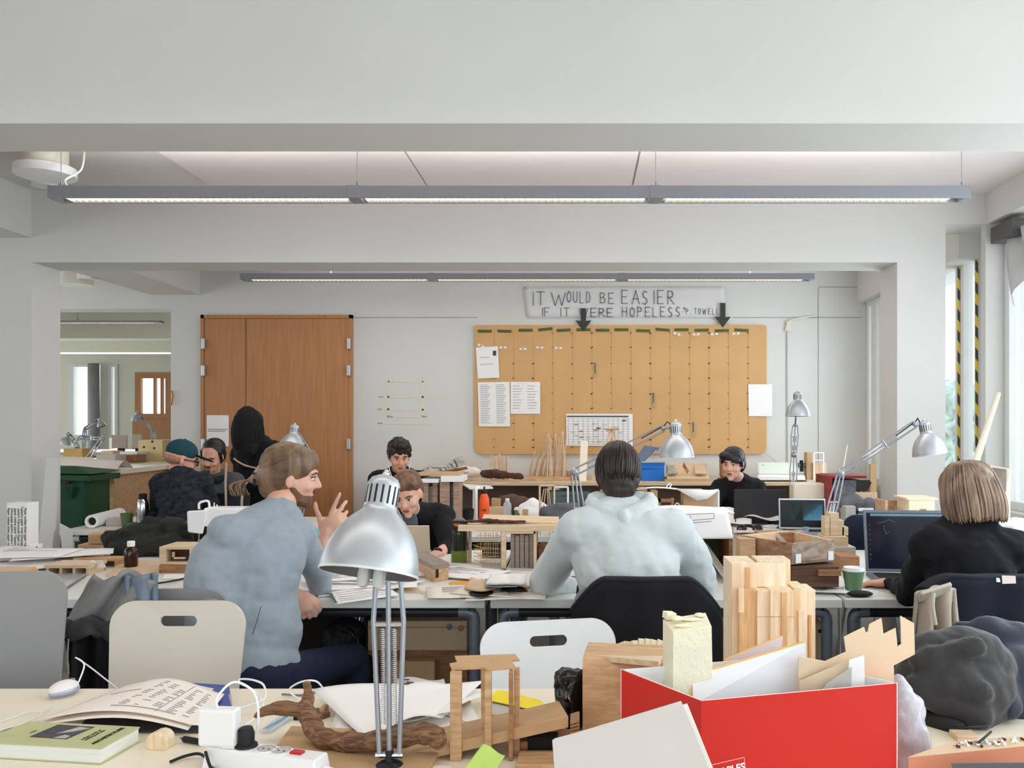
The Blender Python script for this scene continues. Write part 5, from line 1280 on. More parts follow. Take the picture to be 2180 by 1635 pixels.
# grooved wooden profile
root = thing('wood_profile', 'grooved light wooden moulding behind the small wooden stand', 'moulding', T(1020, 1525))
g = M(); a = T(985, 1502, .732); b = T(1066, 1535, .732); t = (b - a).normalized(); sd = V(-t.y, t.x, 0)
g.prism([(-.022, 0), (.022, 0), (.022, .014), (.016, .014), (.014, .005), (-.010, .005), (-.013, .014), (-.022, .014)], a, sd, (0, 0, 1), (b - a).length); g.build('moulding', m_ply, root, bevel=.0008)
# the small stand (plus-shaped top on square legs)
root = thing('wooden_stand_model', 'small plywood stand model with stepped top and tall legs', 'model', P(1030, 1620, 1.64))
ztop = .898
def tp(px, py): 
    d = (H - ztop) * F / (py - CY); return V((px - CX) * d / F, d, ztop)
poly = [tp(x, y) for x, y in ((958, 1410), (1026, 1421), (1035, 1420), (1037, 1423), (1097, 1420), (1088, 1403), (1106, 1403), (1098, 1392), (968, 1396), (973, 1406))]
poly = [tp(957, 1412), tp(962, 1423), tp(1030, 1420), tp(1037, 1425), tp(1098, 1420), tp(1089, 1405), tp(1106, 1404), tp(1097, 1392), tp(968, 1396), tp(974, 1409)]
g = M().hexa([p - V(0, 0, .004) for p in poly], poly); g.build('top_plate', m_mdf, root)
for k, (x0, x1, px_y, dd) in enumerate(((958, 982, 1423, .0), (1024, 1036, 1405, .06), (1032, 1046, 1424, .0), (1083, 1092, 1421, .0), (1094, 1106, 1405, .03))):
    d = 1.652 + dd * .9; xa = (x0 - CX) * d / F; xb = (x1 - CX) * d / F; g = M(); g.bx(xa, xb, d, d + .012, TZ + .0005, ztop - .004); 
    if k in (0, 3): g.bx(xa, xa + .006, d + .012, d + .026, TZ + .0005, ztop - .004)
    g.build('leg', m_ply if k != 3 else m_plyd, root, bevel=.0006)
# tilted plywood slab
root = thing('ramp_board', 'slanting plywood ramp with toothed end behind the small stand', 'board', T(1060, 1600))
q = [P(868, 1598, 1.70), P(1108, 1578, 1.62), P(1232, 1523, 1.66), P(1188, 1492, 1.80), P(1040, 1545, 1.84), P(868, 1568, 1.86)]
q = [P(880, 1600, 1.66), P(1210, 1525, 1.66), P(1190, 1492, 1.80), P(880, 1562, 1.80)]
M().slab(q, .022, n=(0, 0, 1)).build('board', m_mdf, root, bevel=.001)
g = M(); 
for k in range(4): g.box(P(1224 , 1528 + k * 7, 1.67), (.018, .05, .004), (0, -.28, 0))
g.build('comb_teeth', m_plyd, root)
tag(M().box(T(1165, 1590) + V(0, .0, .012), (.11, .07, .024)).build('wood_block', m_plyd, bevel=.002), 'brown block holding up the ramp board', 'block')
tag(M().box(T(1190, 1625) + V(0, .0, .006), (.16, .07, .012)).build('plywood_offcut', m_ply, bevel=.001), 'flat orange plywood panel beneath the grey cardboard sheets', 'board')
tag(M().box(T(1155, 1608) + V(0, .02, .02), (.06, .03, .03)).build('wood_block', m_dark, bevel=.002), 'dark block under the ramp board', 'block')
# black plastic bag with a silver R
root = thing('plastic_bag', 'crumpled glossy black bag with a silver letter beside the wooden box', 'bag', T(1225, 1560))
g = M(); random.seed(9)
for k in range(14): g.ell(P(1222 + random.uniform(-22, 14), 1488 + random.uniform(-42, 46), 1.84 + random.uniform(-.02, .03)), (random.uniform(.012, .028),) * 3)
g.ell(P(1220, 1500, 1.84), (.033, .028, .07))
g.build('bag', m_gloss, root, smooth=True, remesh=.008, iters=2, disp=(.03, .03))
W = frame(P(1209, 1482, 1.775), (1, .1, -.25), (.2, 0, 1)); text_mesh('letter', 'R', .02, m_chrome, root, W, .001)
# bent-plywood box
root = thing('plywood_box', 'bent plywood box with rounded shoulder beside the red box', 'box', T(1300, 1550))
prof = [(0, TZ + .001), (0, .862)] + [(.03 - .03 * math.cos(PI * k / 10), .862 + .03 * math.sin(PI * k / 10)) for k in range(1, 6)] + [(.13, .892), (.13, TZ + .001)]
o0 = V((1240 - CX) * 1.76 / F, 1.76, 0); ux = V(.075, -.035, 0) ; 
vd = V(.9, -.15, 0).normalized(); dn = V(.1, 1, 0).normalized()
g = M(); g.hexa([o0 + dn * a + V(0, 0, b) for a, b in prof], [o0 + vd * .19 + dn * a + V(0, 0, b) for a, b in prof]); g.build('shell', m_ply, root, bevel=.001)
g = M(); g.slab([P(1252, 1393, 1.80), P(1402, 1408, 1.68), P(1425, 1378, 1.95), P(1330, 1364, 2.05)], .012, n=(0, 0, 1)); g.build('lid', m_wood, root, bevel=.001)
root = thing('white_block_model', 'row of jagged white blocks on the plywood box behind the foam tower', 'model', P(1390, 1390, 1.95))
g = M()
for k in range(6): g.box(P(1352 + 13 * k, 1370 - (k % 2) * 2, 1.93), (.013, .01, .012 + .004 * (k % 3)), (0, .1 * k, .2))
g.build('blocks', m_foam, root); M().box(P(1385, 1372, 1.935), (.09, .008, .014)).build('base', m_foam, root)
# the red box
root = thing('cardboard_box', 'large red cardboard box with white lining at the lower right', 'box', V(.30, 1.5, TZ))
zr = H - (1493 - CY) * 1.35 / F
A = V((1493 - CX) * 1.35 / F, 1.35, zr); dl = (H - zr)
B_ = V((1320 - CX) * (dl * F / (1425 - CY)) / F, dl * F / (1425 - CY), zr); C_ = V((1913 - CX) * (dl * F / (1455 - CY)) / F, dl * F / (1455 - CY), zr); D_ = B_ + (C_ - A) * .93
def down(p, z=TZ + .001): return V(p.x, p.y, z)
t_ = .003
for a, b, nm in ((A, C_, 'front_panel'), (B_, A, 'side_panel'), (C_, D_, 'side_panel'), (D_, B_, 'back_panel')):
    n = (b - a).cross(V(0, 0, 1)).normalized()
    pz = M().hexa([down(a), down(b), down(b) - n * t_, down(a) - n * t_], [a, b, b - n * t_, a - n * t_]).build(nm, m_red, root)
    g = M().hexa([down(a) - n * t_, down(b) - n * t_, down(b) - n * (t_ + .0008), down(a) - n * (t_ + .0008)], [p + V(0, 0, .0004) for p in (a - n * t_ * .6, b - n * t_ * .6, b - n * (t_ + .0008), a - n * (t_ + .0008))]); g.build('lining', m_white, pz)
    if nm == 'front_panel': front = pz; fn = n
    if nm == 'back_panel': pass
M().hexa([down(p) for p in (A, C_, D_, B_)], [down(p, TZ + .004) for p in (A, C_, D_, B_)]).build('bottom_panel', m_board, root)
# printed mark on the box
ex = (C_ - A).normalized(); ez = V(0, 0, 1)
def rp(px, py):
    # intersect the viewing ray with the front plane
    d0 = P(px, py, 1) - V(0, 0, H); t = (A - V(0, 0, H)).dot(fn) / d0.dot(fn); return V(0, 0, H) + d0 * t + fn * .0006
m_pinkw = mat('pale_pink_print', (246, 176, 168), .5, var=0); m_printw = mat('white_print', (250, 246, 246), .5, var=0)
g = M(); u_ = (rp(1584, 1613) - rp(1507, 1630)).normalized(); 
g.ribbon([rp(1509, 1662), rp(1507, 1630), rp(1584, 1612), rp(1587, 1648), rp(1509, 1665)], .0011, fn); g.build('logo_frame', m_pinkw, front, solid=.0003)
W = frame(rp(1549, 1640), rp(1584, 1631) - rp(1507, 1649), ez); text_mesh('logo_lettering', 'STAPLES', .0165, m_printw, front, W, bold=.0004)
# things in the red box
o = V((1462 - CX) * 1.52 / F, 1.53, 0)
root = thing('foam_tower', 'cream foam block tower with broken top standing in the red box', 'model', (o.x, o.y, TZ + .004))
def fo(px, py, d): return P(px, py, d)
zb = TZ + .006
bot = [V((1411 - CX) * 1.55 / F, 1.55, zb), V((1432 - CX) * 1.48 / F, 1.48, zb), V((1522 - CX) * 1.49 / F, 1.49, zb), V((1517 - CX) * 1.57 / F, 1.57, zb)]
top = [fo(1411, 1318, 1.56), fo(1433, 1346, 1.49), fo(1515, 1333, 1.50), fo(1502, 1304, 1.58)]
g = M().hexa(bot, top); g.build('block', m_foam, root, bevel=.001)
g = M(); g.box(fo(1425, 1310, 1.555), (.018, .022, .012), (0, .1, .3)); g.ell(fo(1440, 1316, 1.53), (.012, .014, .004)); g.ell(fo(1470, 1318, 1.54), (.02, .01, .003)); g.ell(fo(1455, 1332, 1.51), (.018, .006, .003)); g.ell(fo(1490, 1309, 1.56), (.01, .014, .003)); g.build('broken_chip', m_foam, root)
m_yel = mat('yellow_foam_edge', (234, 190, 108), .75, var=.04)
def foamboard(label, quad, th=.012):
    root = thing('foam_board', label, 'foam board', sum([Vector(p) for p in quad], V(0, 0, 0)) / 4 * 1.0)
    q = [Vector(p) for p in quad]; n = (q[1] - q[0]).cross(q[2] - q[1]).normalized()
    if n.y > 0: n = -n
    M().slab(q, th * .92, n=n).build('foam_core', m_yel, root)
    q2_ = [p + n * .0006 for p in q]; M().slab(q2_, .0008, n=n).build('facing', mat('white_facing', (226, 226, 230), .7, var=.01), root)
foamboard('large white foam board with yellow core edge leaning in the red box', [P(1476, 1500, 1.47), P(1716, 1560, 1.52), P(1714, 1368, 1.54), P(1474, 1440, 1.50)], .014)
foamboard('smaller white foam board with yellow edge behind the large one', [P(1530, 1600, 1.64), P(1650, 1600, 1.66), P(1666, 1354, 1.68), P(1545, 1405, 1.66)], .010)
# cut board with skyline edge
pl = [(1700, 1500), (1917, 1500), (1905, 1410), (1905, 1416), (1948, 1393), (1946, 1327), (1917, 1311), (1919, 1371), (1911, 1377), (1907, 1337), (1881, 1350), (1877, 1316), (1851, 1329), (1848, 1345), (1843, 1347), (1840, 1335), (1797, 1356), (1801, 1388), (1757, 1408), (1712, 1398)]
pl = [(1700, 1520), (1905, 1520), (1903, 1417), (1948, 1393), (1946, 1327), (1917, 1311), (1919, 1371), (1911, 1377), (1907, 1337), (1881, 1350), (1877, 1316), (1851, 1329), (1848, 1345), (1843, 1347), (1840, 1335), (1797, 1356), (1801, 1388), (1757, 1408), (1700, 1398)]
q = [P(x, y, 1.50 + (x - 1700) * .0001) for x, y in pl]
tag(M().slab(q, .003, n=(0, -1, 0)).build('skyline_board', m_skyl, bevel=.0003), 'cream board cut like a row of gables standing in the red box', 'board')
tag(M().slab([P(1720, 1520, 1.475), P(1812, 1520, 1.46), P(1813, 1420, 1.46), P(1760, 1455, 1.475)], .0015).build('card_piece', m_board), 'small folded grey card in front of the gabled board', 'card')
tag(M().slab([P(1806, 1520, 1.47), P(1842, 1520, 1.47), P(1840, 1395, 1.47), P(1808, 1405, 1.47)], .0015).build('card_piece', m_paper), 'pale upright strip in front of the gabled board', 'card')
tag(M().slab([P(1700, 1520, 1.49), P(1800, 1520, 1.48), P(1806, 1405, 1.482), P(1702, 1450, 1.49)], .0015, n=(0, -1, 0)).build('card_piece', m_skyl), 'cream card slope between foam board and gabled board', 'card')
# grey cardboard sheets in front
def plane4(a, b, c, px, py):
    n = (b - a).cross(c - a); o = V(0, 0, H); d0 = P(px, py, 1) - o; return o + d0 * ((a - o).dot(n) / d0.dot(n))
qa, qb, qc = P(1190, 1760, 1.12), P(1560, 1760, 1.17), P(1450, 1492, 1.31)
tag(M().slab([qa, qb, qc, plane4(qa, qb, qc, 1176, 1575)], .002).build('cardboard_sheet', m_board), 'big grey cardboard sheet leaning on the red box at the bottom edge', 'cardboard')
nn = (qb - qa).cross(qc - qa).normalized() * (-.004 if (qb - qa).cross(qc - qa).y < 0 else .004)
qa, qb, qc = P(1200, 1760, 1.12) + nn * 0, P(1568, 1760, 1.17), P(1464, 1500, 1.31)
qa, qb, qc = [p + V(0, abs(nn.y) + .003, 0) for p in (qa, qb, qc)]
tag(M().slab([qa, qb, qc, plane4(qa, qb, qc, 1180, 1572)], .002).build('cardboard_sheet', mat('pale_greyboard', (214, 210, 206), .8)), 'second cardboard sheet peeking behind the big grey one', 'cardboard')
# notes in front
tag(M().slab([T(930, 1665, .724), T(1110, 1690, .724), T(1100, 1640, .726), T(1010, 1628, .742)], .001, n=(0, 0, 1)).build('note_paper', m_paperw), 'cream paper under the green sticky note', 'paper')
sheet('sticky_note', 'lime green sticky note at the bottom edge of the picture', 'sticky note', [P(1028, 1586, 1.50), P(1075, 1611, 1.49), P(1045, 1660, 1.44), P(980, 1650, 1.44)], mat('lime_paper', (186, 214, 110), .7, var=.01), (), amp=.004)
# clear plastic sack between the boxes
root = thing('plastic_sack', 'clear crumpled plastic sack between the red box and the low carton', 'bag', T(1925, 1600))
g = M(); random.seed(4)
m_sack = mat('milky_polythene', (186, 186, 196), .16, var=.08, scale=14, bump=.8, bscale=22, stretch=(1, 1, .35))
for p, r in ((P(1915, 1480, 1.66), .03), (P(1930, 1530, 1.64), .045), (P(1935, 1580, 1.62), .052), (P(1930, 1620, 1.62), .055), (P(1905, 1600, 1.65), .05)): g.ell(p, (r * .8, r * .8, r * 1.2))
g.build('bag', m_sack, root, smooth=True, remesh=.007, iters=3, disp=(.022, .05))
# low brown carton with pins
zc_ = .815
def cz(px, py): 
    d = (H - zc_) * F / (py - CY); return V((px - CX) * d / F, d, zc_)
root = thing('low_carton', 'low brown carton with pins scattered on it in the lower right corner', 'box', cz(2060, 1610))
tp_ = [cz(1933, 1613), cz(2240, 1583), cz(2260, 1560), cz(2024, 1578)]
tp_ = [cz(1933, 1613), cz(2300, 1578), cz(2300, 1556), cz(2024, 1581)]
M().hexa([down(p) for p in tp_], tp_).build('carton', [mat('terracotta_card', (196, 128, 98), .75, var=.03)], root, bevel=.001)
g = M().hexa([p + V(0, 0, .0002) for p in tp_], [p + V(0, 0, .0012) for p in tp_]); g.build('lid', m_cardl, root)
tag(M().slab([P(2025, 1626, 1.395), P(2220, 1624, 1.395), P(2220, 1700, 1.37), P(2060, 1700, 1.37)], .002, n=(0, -1, 0)).build('dark_card', mat('slate_card', (82, 84, 88), .7)), 'slate grey card at the very bottom right in front of the carton', 'card')
random.seed(21); pins = None
for k in range(26):
    px = 2045 + (k / 26) * 130 + random.uniform(-8, 8); py = 1592 - (px - 2045) * .085 + random.uniform(-7, 5)
    c = cz(px, min(py, 1600)) + V(0, 0, .004); a = random.uniform(0, PI)
    r_ = thing('push_pin', 'tiny white-headed pin scattered on the low brown carton', 'pin', c, 0, 'pins scattered on the low carton')
    d_ = V(math.cos(a), math.sin(a), 0)
    M().tube([c - d_ * .003, c, c + d_ * .003], [.0026, .0018, .0026], 8).build('pin_head', m_white if k % 5 else mat('plum_plastic', (70, 40, 60), .4), r_)
    M().tube([c + d_ * .003, c + d_ * .011 - V(0, 0, .002)], .0005, 5).build('needle', m_steel, r_)
root = thing('safety_clip', 'dark twisted clip lying among the pins on the carton', 'clip', cz(2085, 1588)); M().tube(smoothpts([cz(2080, 1588) + V(0, 0, .004), cz(2095, 1582) + V(0, 0, .009), cz(2110, 1572) + V(0, 0, .012)]), .0022, 6).build('wire', m_black, root)
# dark rucksack and coat on the right
m_coatd = mat('charcoal_nylon', (44, 44, 46), .75, var=.15, scale=8, bump=.25, bscale=40, sheen=.2); m_coatn = mat('navy_quilt', (34, 40, 58), .75, var=.12, scale=8, bump=.2, bscale=40, sheen=.2)
root = thing('rucksack', 'charcoal rucksack slumped on the near table at the right', 'bag', T(2040, 1560))
g = M()
for a, b, c, r in ((1985, 1395, 1.93, .07), (2055, 1400, 1.93, .09), (2020, 1450, 1.90, .10), (2070, 1470, 1.90, .10), (1960, 1440, 1.92, .06), (2060, 1510, 1.90, .075), (2095, 1420, 1.93, .075)): g.ell(P(a, b, c), (r, r * .8, r * .8))
g.cap(P(1945, 1455, 1.87), P(2090, 1470, 1.82), .018, .024); g.cap(P(1950, 1485, 1.86), P(2085, 1520, 1.83), .02, .03); g.cap(P(1950, 1405, 1.88), P(2075, 1375, 1.86), .02, .02); g.cap(P(2010, 1545, 1.86), P(2080, 1535, 1.86), .03, .03)
g.build('bag', m_coatd, root, smooth=True, remesh=.008, iters=4, disp=(.022, .07))
M().tube(smoothpts([P(2020, 1552, 1.80), P(2060, 1548, 1.79), P(2100, 1546, 1.80)]), .003, 6).build('strap', m_black, root)
M().cap(P(1990, 1535, 1.86), P(2030, 1552, 1.83), .028, .03).build('pocket', m_black, root, smooth=True)
root = thing('puffer_jacket', 'navy quilted jacket heaped at the right edge of the near table', 'jacket', T(2140, 1555))
g = M()
for a, b, c, r in ((2110, 1355, 2.05, .06), (2150, 1380, 2.05, .08), (2160, 1440, 1.98, .085), (2150, 1500, 1.95, .08), (2115, 1525, 1.95, .045), (2190, 1480, 2.0, .1)): g.ell(P(a, b, c), (r, r * .8, r * .85))
g.cap(P(2050, 1345, 2.08), P(2170, 1350, 2.08), .03, .035); g.cap(P(2120, 1400, 1.95), P(2140, 1500, 1.88), .03, .035)
g.build('jacket_body', m_coatn, root, smooth=True, remesh=.009, iters=4, disp=(.02, .07))
tag(M().box(T(2052, 1572) + V(0, 0, .006), (.045, .04, .012)).build('wood_chip', m_wood, bevel=.001), 'small pale wood piece beneath the rucksack', 'wood piece')
# tall wooden block tower on the near table
root = thing('wood_tower_model', 'tall stepped model tower of glued pale wood blocks', 'model', T(1650, 1510))
D0 = 1.97
def tw(nm, x0, x1, y0, d, dep, m=m_woodv, y1=None):
    xa = (x0 - CX) * d / F; xb = (x1 - CX) * d / F; z1 = H - (y0 - CY) * d / F; z0_ = TZ + .0005 if y1 is None else H - (y1 - CY) * d / F
    M().bx(xa, xb, d, d + dep, z0_, z1).build(nm, m, root, bevel=.0012)
m_w2 = wood('pine_block_knotty', (242, 228, 206), (226, 198, 162), scale=5, stretch=(10, 10, 1.2)); m_w3 = wood('pine_block_orange', (226, 188, 142), (204, 158, 108), scale=8, stretch=(14, 14, 1))
tw('block', 1558, 1612, 1200, D0 + .03, .12, m_w2); tw('block', 1612, 1683, 1192, D0 + .07, .07, m_woodv); tw('block', 1612, 1672, 1200, D0 + .045, .024, m_w2, 1250)
tw('block', 1612, 1640, 1258, D0 + .005, .1, m_w2); tw('block', 1640, 1690, 1257, D0 - .005, .11, m_woodv); tw('block', 1690, 1718, 1252, D0 + .02, .09, m_woodv); tw('block', 1716, 1736, 1256, D0 + .03, .08, m_w2)
tw('block', 1574, 1612, 1255, D0 + .012, .016, m_w3, 1500); tw('block', 1573, 1584, 1252, D0 + .004, .012, m_woodv, 1305); tw('block', 1587, 1598, 1208, D0 + .026, .01, m_w3, 1255)
tw('block', 1664, 1676, 1262, D0 - .009, .006, m_w3, 1480); tw('block', 1700, 1712, 1300, D0 + .014, .008, m_w2, 1480); tw('block', 1722, 1728, 1310, D0 + .024, .008, m_w3, 1480)
g = M()
for yy in (1312, 1384): g.bx((1612 - CX) * .00109, (1690 - CX) * .00109, D0 - .0056, D0 - .005, P(0, yy, D0).z - .0004, P(0, yy, D0).z + .0004)
g.build('glue_joint', m_plyd, root)
# ================================================================ CLOTHES ON CHAIRS
m_bjack = mat('black_velvet', (20, 19, 24), .95, var=.15, bump=.1, bscale=120)
def cloth(name, label, cat, px_pts, m, d, th=.02, disp=(.012, .09), top=None, vs=.008, parent=None):
    """soft garment: list of (px, py, dd, r) blobs chained in rows"""
    g = M()
    for row in px_pts:
        pr = None
        for (x, y, dd, r) in row:
            p = P(x, y, d + dd); g.ell(p, r)
            if pr: g.cap(pr[0], p, pr[1], r)
            pr = (p, r)
    o = g.build(name, m, parent, smooth=True, remesh=vs, iters=4, disp=disp)
    if parent is None: tag(o, label, cat)
    return o
# black jacket over the hooded person's chair (front sheet hangs on the camera side)
root = thing('black_jacket', 'black velvet jacket hung over the chair of the hooded person', 'jacket', V(pxx(1365, 2.8), 2.8, .4))
g = M()
def jk(u, v):
    x = -0.235 + .49 * u; z = .868 - .5 * v; a = abs(u - .5) * 2
    z -= .09 * max(0, a - .55) ** 1.5 * 4; x *= 1 + .16 * v
    return V(pxx(1368, 2.8) + x, 2.742 + .012 * math.sin(u * 22) * (.2 + v) - .02 * math.sin(PI * u) + .02 * a * a, z)
g.grid(jk, 40, 16); g.grid(lambda u, v: jk(u, 0) + V(0, .11 * v, -.03 * v * v + .012 * math.sin(PI * v)), 40, 5)
g.build('jacket_body', m_bjack, root, smooth=True, solid=.012)
M().tube([P(1345, 1236, 2.77), P(1378, 1236, 2.77)], .008, 8).build('collar_loop', m_bjack, root)
# navy jackets and beige coat over the blonde person's chair
root = thing('navy_jacket', 'navy jacket with white label over the chair of the blonde person', 'jacket', V(pxx(2110, 2.6), 2.62, .4))
g = M()
def nj(u, v):
    a = abs(u - .5) * 2
    return V(pxx(2118, 2.66) + (-.20 + .44 * u) * (1 + .1 * v), 2.625 + .025 * math.sin(u * 16 + v * 4) * (.3 + v) + .04 * a * a, .895 - .42 * v - .10 * max(0, a - .6) ** 2 * 3)
m_navyj = mat('navy_cotton', (24, 28, 44), .9, var=.15, bump=.1, bscale=120)
g.grid(nj, 36, 16); g.grid(lambda u, v: nj(u, 0) + V(0, .13 * v, .012 * math.sin(PI * v) - .02 * v), 36, 5); g.build('jacket_body', m_navyj, root, smooth=True, solid=.012)
M().slab([P(2134, 1243, 2.60), P(2163, 1242, 2.60), P(2162, 1226, 2.61), P(2133, 1225, 2.61)], .001).build('care_label', mat('label_cloth', (214, 204, 196), .8), root)
M().slab([P(2122, 1239, 2.60), P(2130, 1239, 2.60), P(2128, 1231, 2.61), P(2121, 1230, 2.61)], .001).build('hanger_loop', m_paper, root)
m_beige = mat('beige_canvas', (176, 164, 150), .9, var=.08, bump=.1, bscale=120)
root = thing('beige_coat', 'beige canvas coat draped at the left of the navy jacket', 'coat', V(pxx(1990, 2.55), 2.58, .4))
g = M()
g.grid(lambda u, v: V(pxx(1945 + 85 * u + 8 * v * (u - .5), 2.58) + .0, 2.56 + .03 * math.sin(u * 15 + v) * (.25 + v), H - (1262 - 16 * math.sin(u * 2.6) + (100 + 40 * (1 - u)) * v - CY) * 2.57 / F), 30, 16)
g.build('coat_body', m_beige, root, smooth=True, solid=.012)
g = M(); g.grid(lambda u, v: P(1960 + 65 * u - 5 * v, 1262 - 20 * u + 20 * v, 2.53 + .03 * v), 12, 6); g.build('collar', mat('light_beige_canvas', (198, 190, 178), .9, var=.05), root, smooth=True, solid=.01)
M().tube(smoothpts([P(1988, 1262, 2.52), P(1986, 1290, 2.515), P(1992, 1330, 2.51)]), .006, 8).build('placket', mat('light_beige_canvas', (198, 190, 178)), root)
# grey blanket-jacket over the chair on the left
root = thing('hung_jacket', 'grey and black jacket draped over the left side of the grey chair', 'jacket', V(pxx(230, 2.7), 2.72, .3))
m_gfl = mat('grey_soft_lining', (140, 140, 140), .9, var=.08, bump=.15, bscale=120)
g = M()
def ov(u, v):
    x0 = 200 - 62 * v ** .8; x1 = 332 - 50 * v
    return P(x0 + (x1 - x0) * u, 1225 + 12 * math.sin(u * 8) * (1 - v) + 118 * v, 2.70 + .02 * math.sin(u * 12 + v * 3))
g.grid(ov, 24, 16); g.build('lining', m_gfl, root, smooth=True, solid=.014)
g = M()
g.grid(lambda u, v: P(138 - 12 * math.sin(v * 3) + 105 * u + 12 * v * u, 1318 + 40 * v + 6 * math.sin(u * 9), 2.67 + .015 * math.sin(u * 10)), 20, 8); g.build('hem', mat('charcoal_felt', (70, 70, 72), .9, var=.1), root, smooth=True, solid=.02)
g = M(); g.grid(lambda u, v: P(142 + 95 * u + 12 * v, 1352 + 130 * v + 4 * math.sin(u * 9), 2.70 + .02 * math.sin(u * 14 + v * 2)), 20, 12); g.build('black_skirt', m_bjack, root, smooth=True, solid=.012)
g = M(); g.grid(lambda u, v: P(270 + 62 * u, 1224 + 5 * math.sin(u * 5) + 75 * v, 2.685 + .018 * math.sin(u * 9)), 14, 10); g.build('denim_sleeve', mat('grey_denim', (120, 132, 150), .9, var=.15, scale=20), root, smooth=True, solid=.014)
M().tube(smoothpts([P(146, 1360, 2.66), P(144, 1400, 2.65), P(146, 1435, 2.65)]), .002, 6).build('drawstring', m_board, root)

# ================================================================ MIDDLE TABLES, LEFT
def obj_at(z, px, py): return T(px, py, z)
def cup(label, px, ybot, d=None, z=TZ, r=.042, h=.10, body=(92, 124, 88), lid=True, sleeve=False, mark=False):
    p = T(px, ybot, z) if d is None else V(pxx(px, d), d, z)
    root = thing('paper_cup', label, 'cup', p)
    M().lathe([(0, 0), (r * .68, 0), (r * .98, h * .88), (r * .93, h * .88), (r * .64, .003), (0, .003)], p, n=28).build('cup_body', mat('cup_%d' % body[0], body, .6, var=.02), root, smooth='auto')
    if lid: M().lathe([(r * 1.02, h * .86), (r * 1.06, h * .90), (r * 1.0, h * .91), (r * .92, h), (r * .80, h * 1.0), (r * .78, h * .97), (0, h * .97)], p, n=28).build('lid', m_white, root, smooth='auto')
    if mark: M().lathe([(0, 0), (.016, 0), (.016, .0006), (0, .0006)], p + V(.010, -r * .84, h * .5), (0, -1, .25), 20).build('round_mark', m_paper, root)
    return root
# newsprint-covered column, flowered cup, papers
root = thing('newsprint_box', 'tall box wrapped in newsprint lettering at the left edge', 'box', T(42, 1178))
c = V(pxx(42, 4.35), 4.38, TZ)
g = M(); hh = H - (1071 - CY) * 4.33 / F - TZ; w_ = 44 * 4.33 / F
M().bx(c.x - w_ / 2, c.x + w_ / 2, 4.33, 4.42, TZ, TZ + hh).build('carton', m_paper, root, bevel=.001)
WORDS = ['Paper collage sheet', 'Decoupage pattern', 'paper making paper', 'pattern Decoupage', 'Tapestry paper wrap']
for k in range(6):
    W = frame((c.x - w_ / 2 + .010 + k * .0172, 4.3285, TZ + hh / 2), (0, 0, -1), (1, 0, 0)); text_mesh('printed_lines', WORDS[k % 5] + ' ' + WORDS[(k + 2) % 5][:9], .0165, m_inkd, root, W, bold=.0003)
root = thing('flower_cup', 'white paper cup with small red flowers beside the newsprint box', 'cup', V(pxx(75, 4.28), 4.28, TZ))
p = V(pxx(76, 4.28), 4.28, TZ); M().lathe([(0, 0), (.022, 0), (.031, .05), (.029, .05), (.02, .003)], p, n=24).build('cup_body', m_paper, root, smooth='auto')
g = M()
for a, b, r in ((78, 1165, .004), (68, 1171, .005), (70, 1176, .004), (84, 1175, .003)): g.ell(P(a, b, 4.245), (r, .002, r))
g.build('flower_print', mat('dark_red_print', (110, 30, 36), .7), root)
random.seed(31)
def fan(n, label, group, xs, ys, d0, m_, sp=.02, size=(.30, .21), z=TZ, hstep=.003):
    for k in range(n):
        px = random.uniform(*xs); py = random.uniform(*ys); c = T(px, py, z); a = random.uniform(-.5, .5); L, W_ = size
        z_ = z + .002 + k * hstep
        ux = V(math.cos(a), math.sin(a), 0) * L / 2; uy = V(-math.sin(a), math.cos(a), 0) * W_ / 2; c.z = z_
        o = sheet('paper_sheet', label, 'paper', [c - ux + uy, c + ux + uy, c + ux - uy, c - ux - uy], m_, [(.2, .2 + .07 * i, .2 + random.uniform(.2, .6), .2 + .07 * i, .0025, 1) for i in range(random.randint(0, 9))], amp=.012, fq=(random.uniform(2, 5), random.uniform(2, 4)), th=.0008, nu=8, nv=6, group=group, ph=random.uniform(0, 6))
fan(9, 'white sheet in the loose stack in front of the newsprint box', 'loose sheets left of the medicine bottle', (20, 150), (1190, 1206), 0, m_paper, size=(.40, .26), hstep=.006)
tag(M().hexa([T(-40, 1240, TZ + .001), T(62, 1240, TZ + .001), T(88, 1222, TZ + .001), T(-20, 1222, TZ + .001)], [T(-40, 1225, TZ + .032), T(50, 1225, TZ + .032), T(76, 1206, TZ + .032), T(-10, 1206, TZ + .032)]).build('kraft_box', m_cardl, bevel=.001), 'flat kraft box with a yellow side at the left edge of the middle table', 'box')
tag(M().slab([T(52, 1228, TZ + .02), T(84, 1222, TZ + .02), T(76, 1208, TZ + .034), T(56, 1214, TZ + .034)], .002).build('yellow_flap', mat('amber_card', (226, 172, 66), .7)), 'yellow card flap of the flat kraft box', 'card')
def pallet(label, x0, x1, ytop, ybot, dep, m=m_wood, holes=2, z=TZ, rz=0):
    """small timber model: roof plate over short walls with dark gaps"""
    d = (H - z) * F / (ybot - CY); root = thing('timber_model', label, 'model', V(pxx((x0 + x1) / 2, d), d + dep / 2, z), rz)
    h = H - (ytop - CY) * d / F - z; xa, xb = pxx(x0, d), pxx(x1, d); th = h * .3
    M().bx(xa, xb, d, d + dep, z + h - th, z + h).build('roof_plate', m, root, bevel=.001)
    n = holes + 1
    for k in range(n + 1):
        x = xa + .006 + (xb - xa - .024) * k / n
        M().bx(x, x + .012, d + .006, d + dep - .006, z + .0005, z + h - th).build('wall_piece', m, root)
    M().bx(xa + .004, xb - .004, d + dep - .012, d + dep - .006, z + .0005, z + h - th).build('back_wall', m_plyd, root)
    return root
pallet('low timber model with flat roof at the left of the middle table', 93, 190, 1203, 1226, .14)
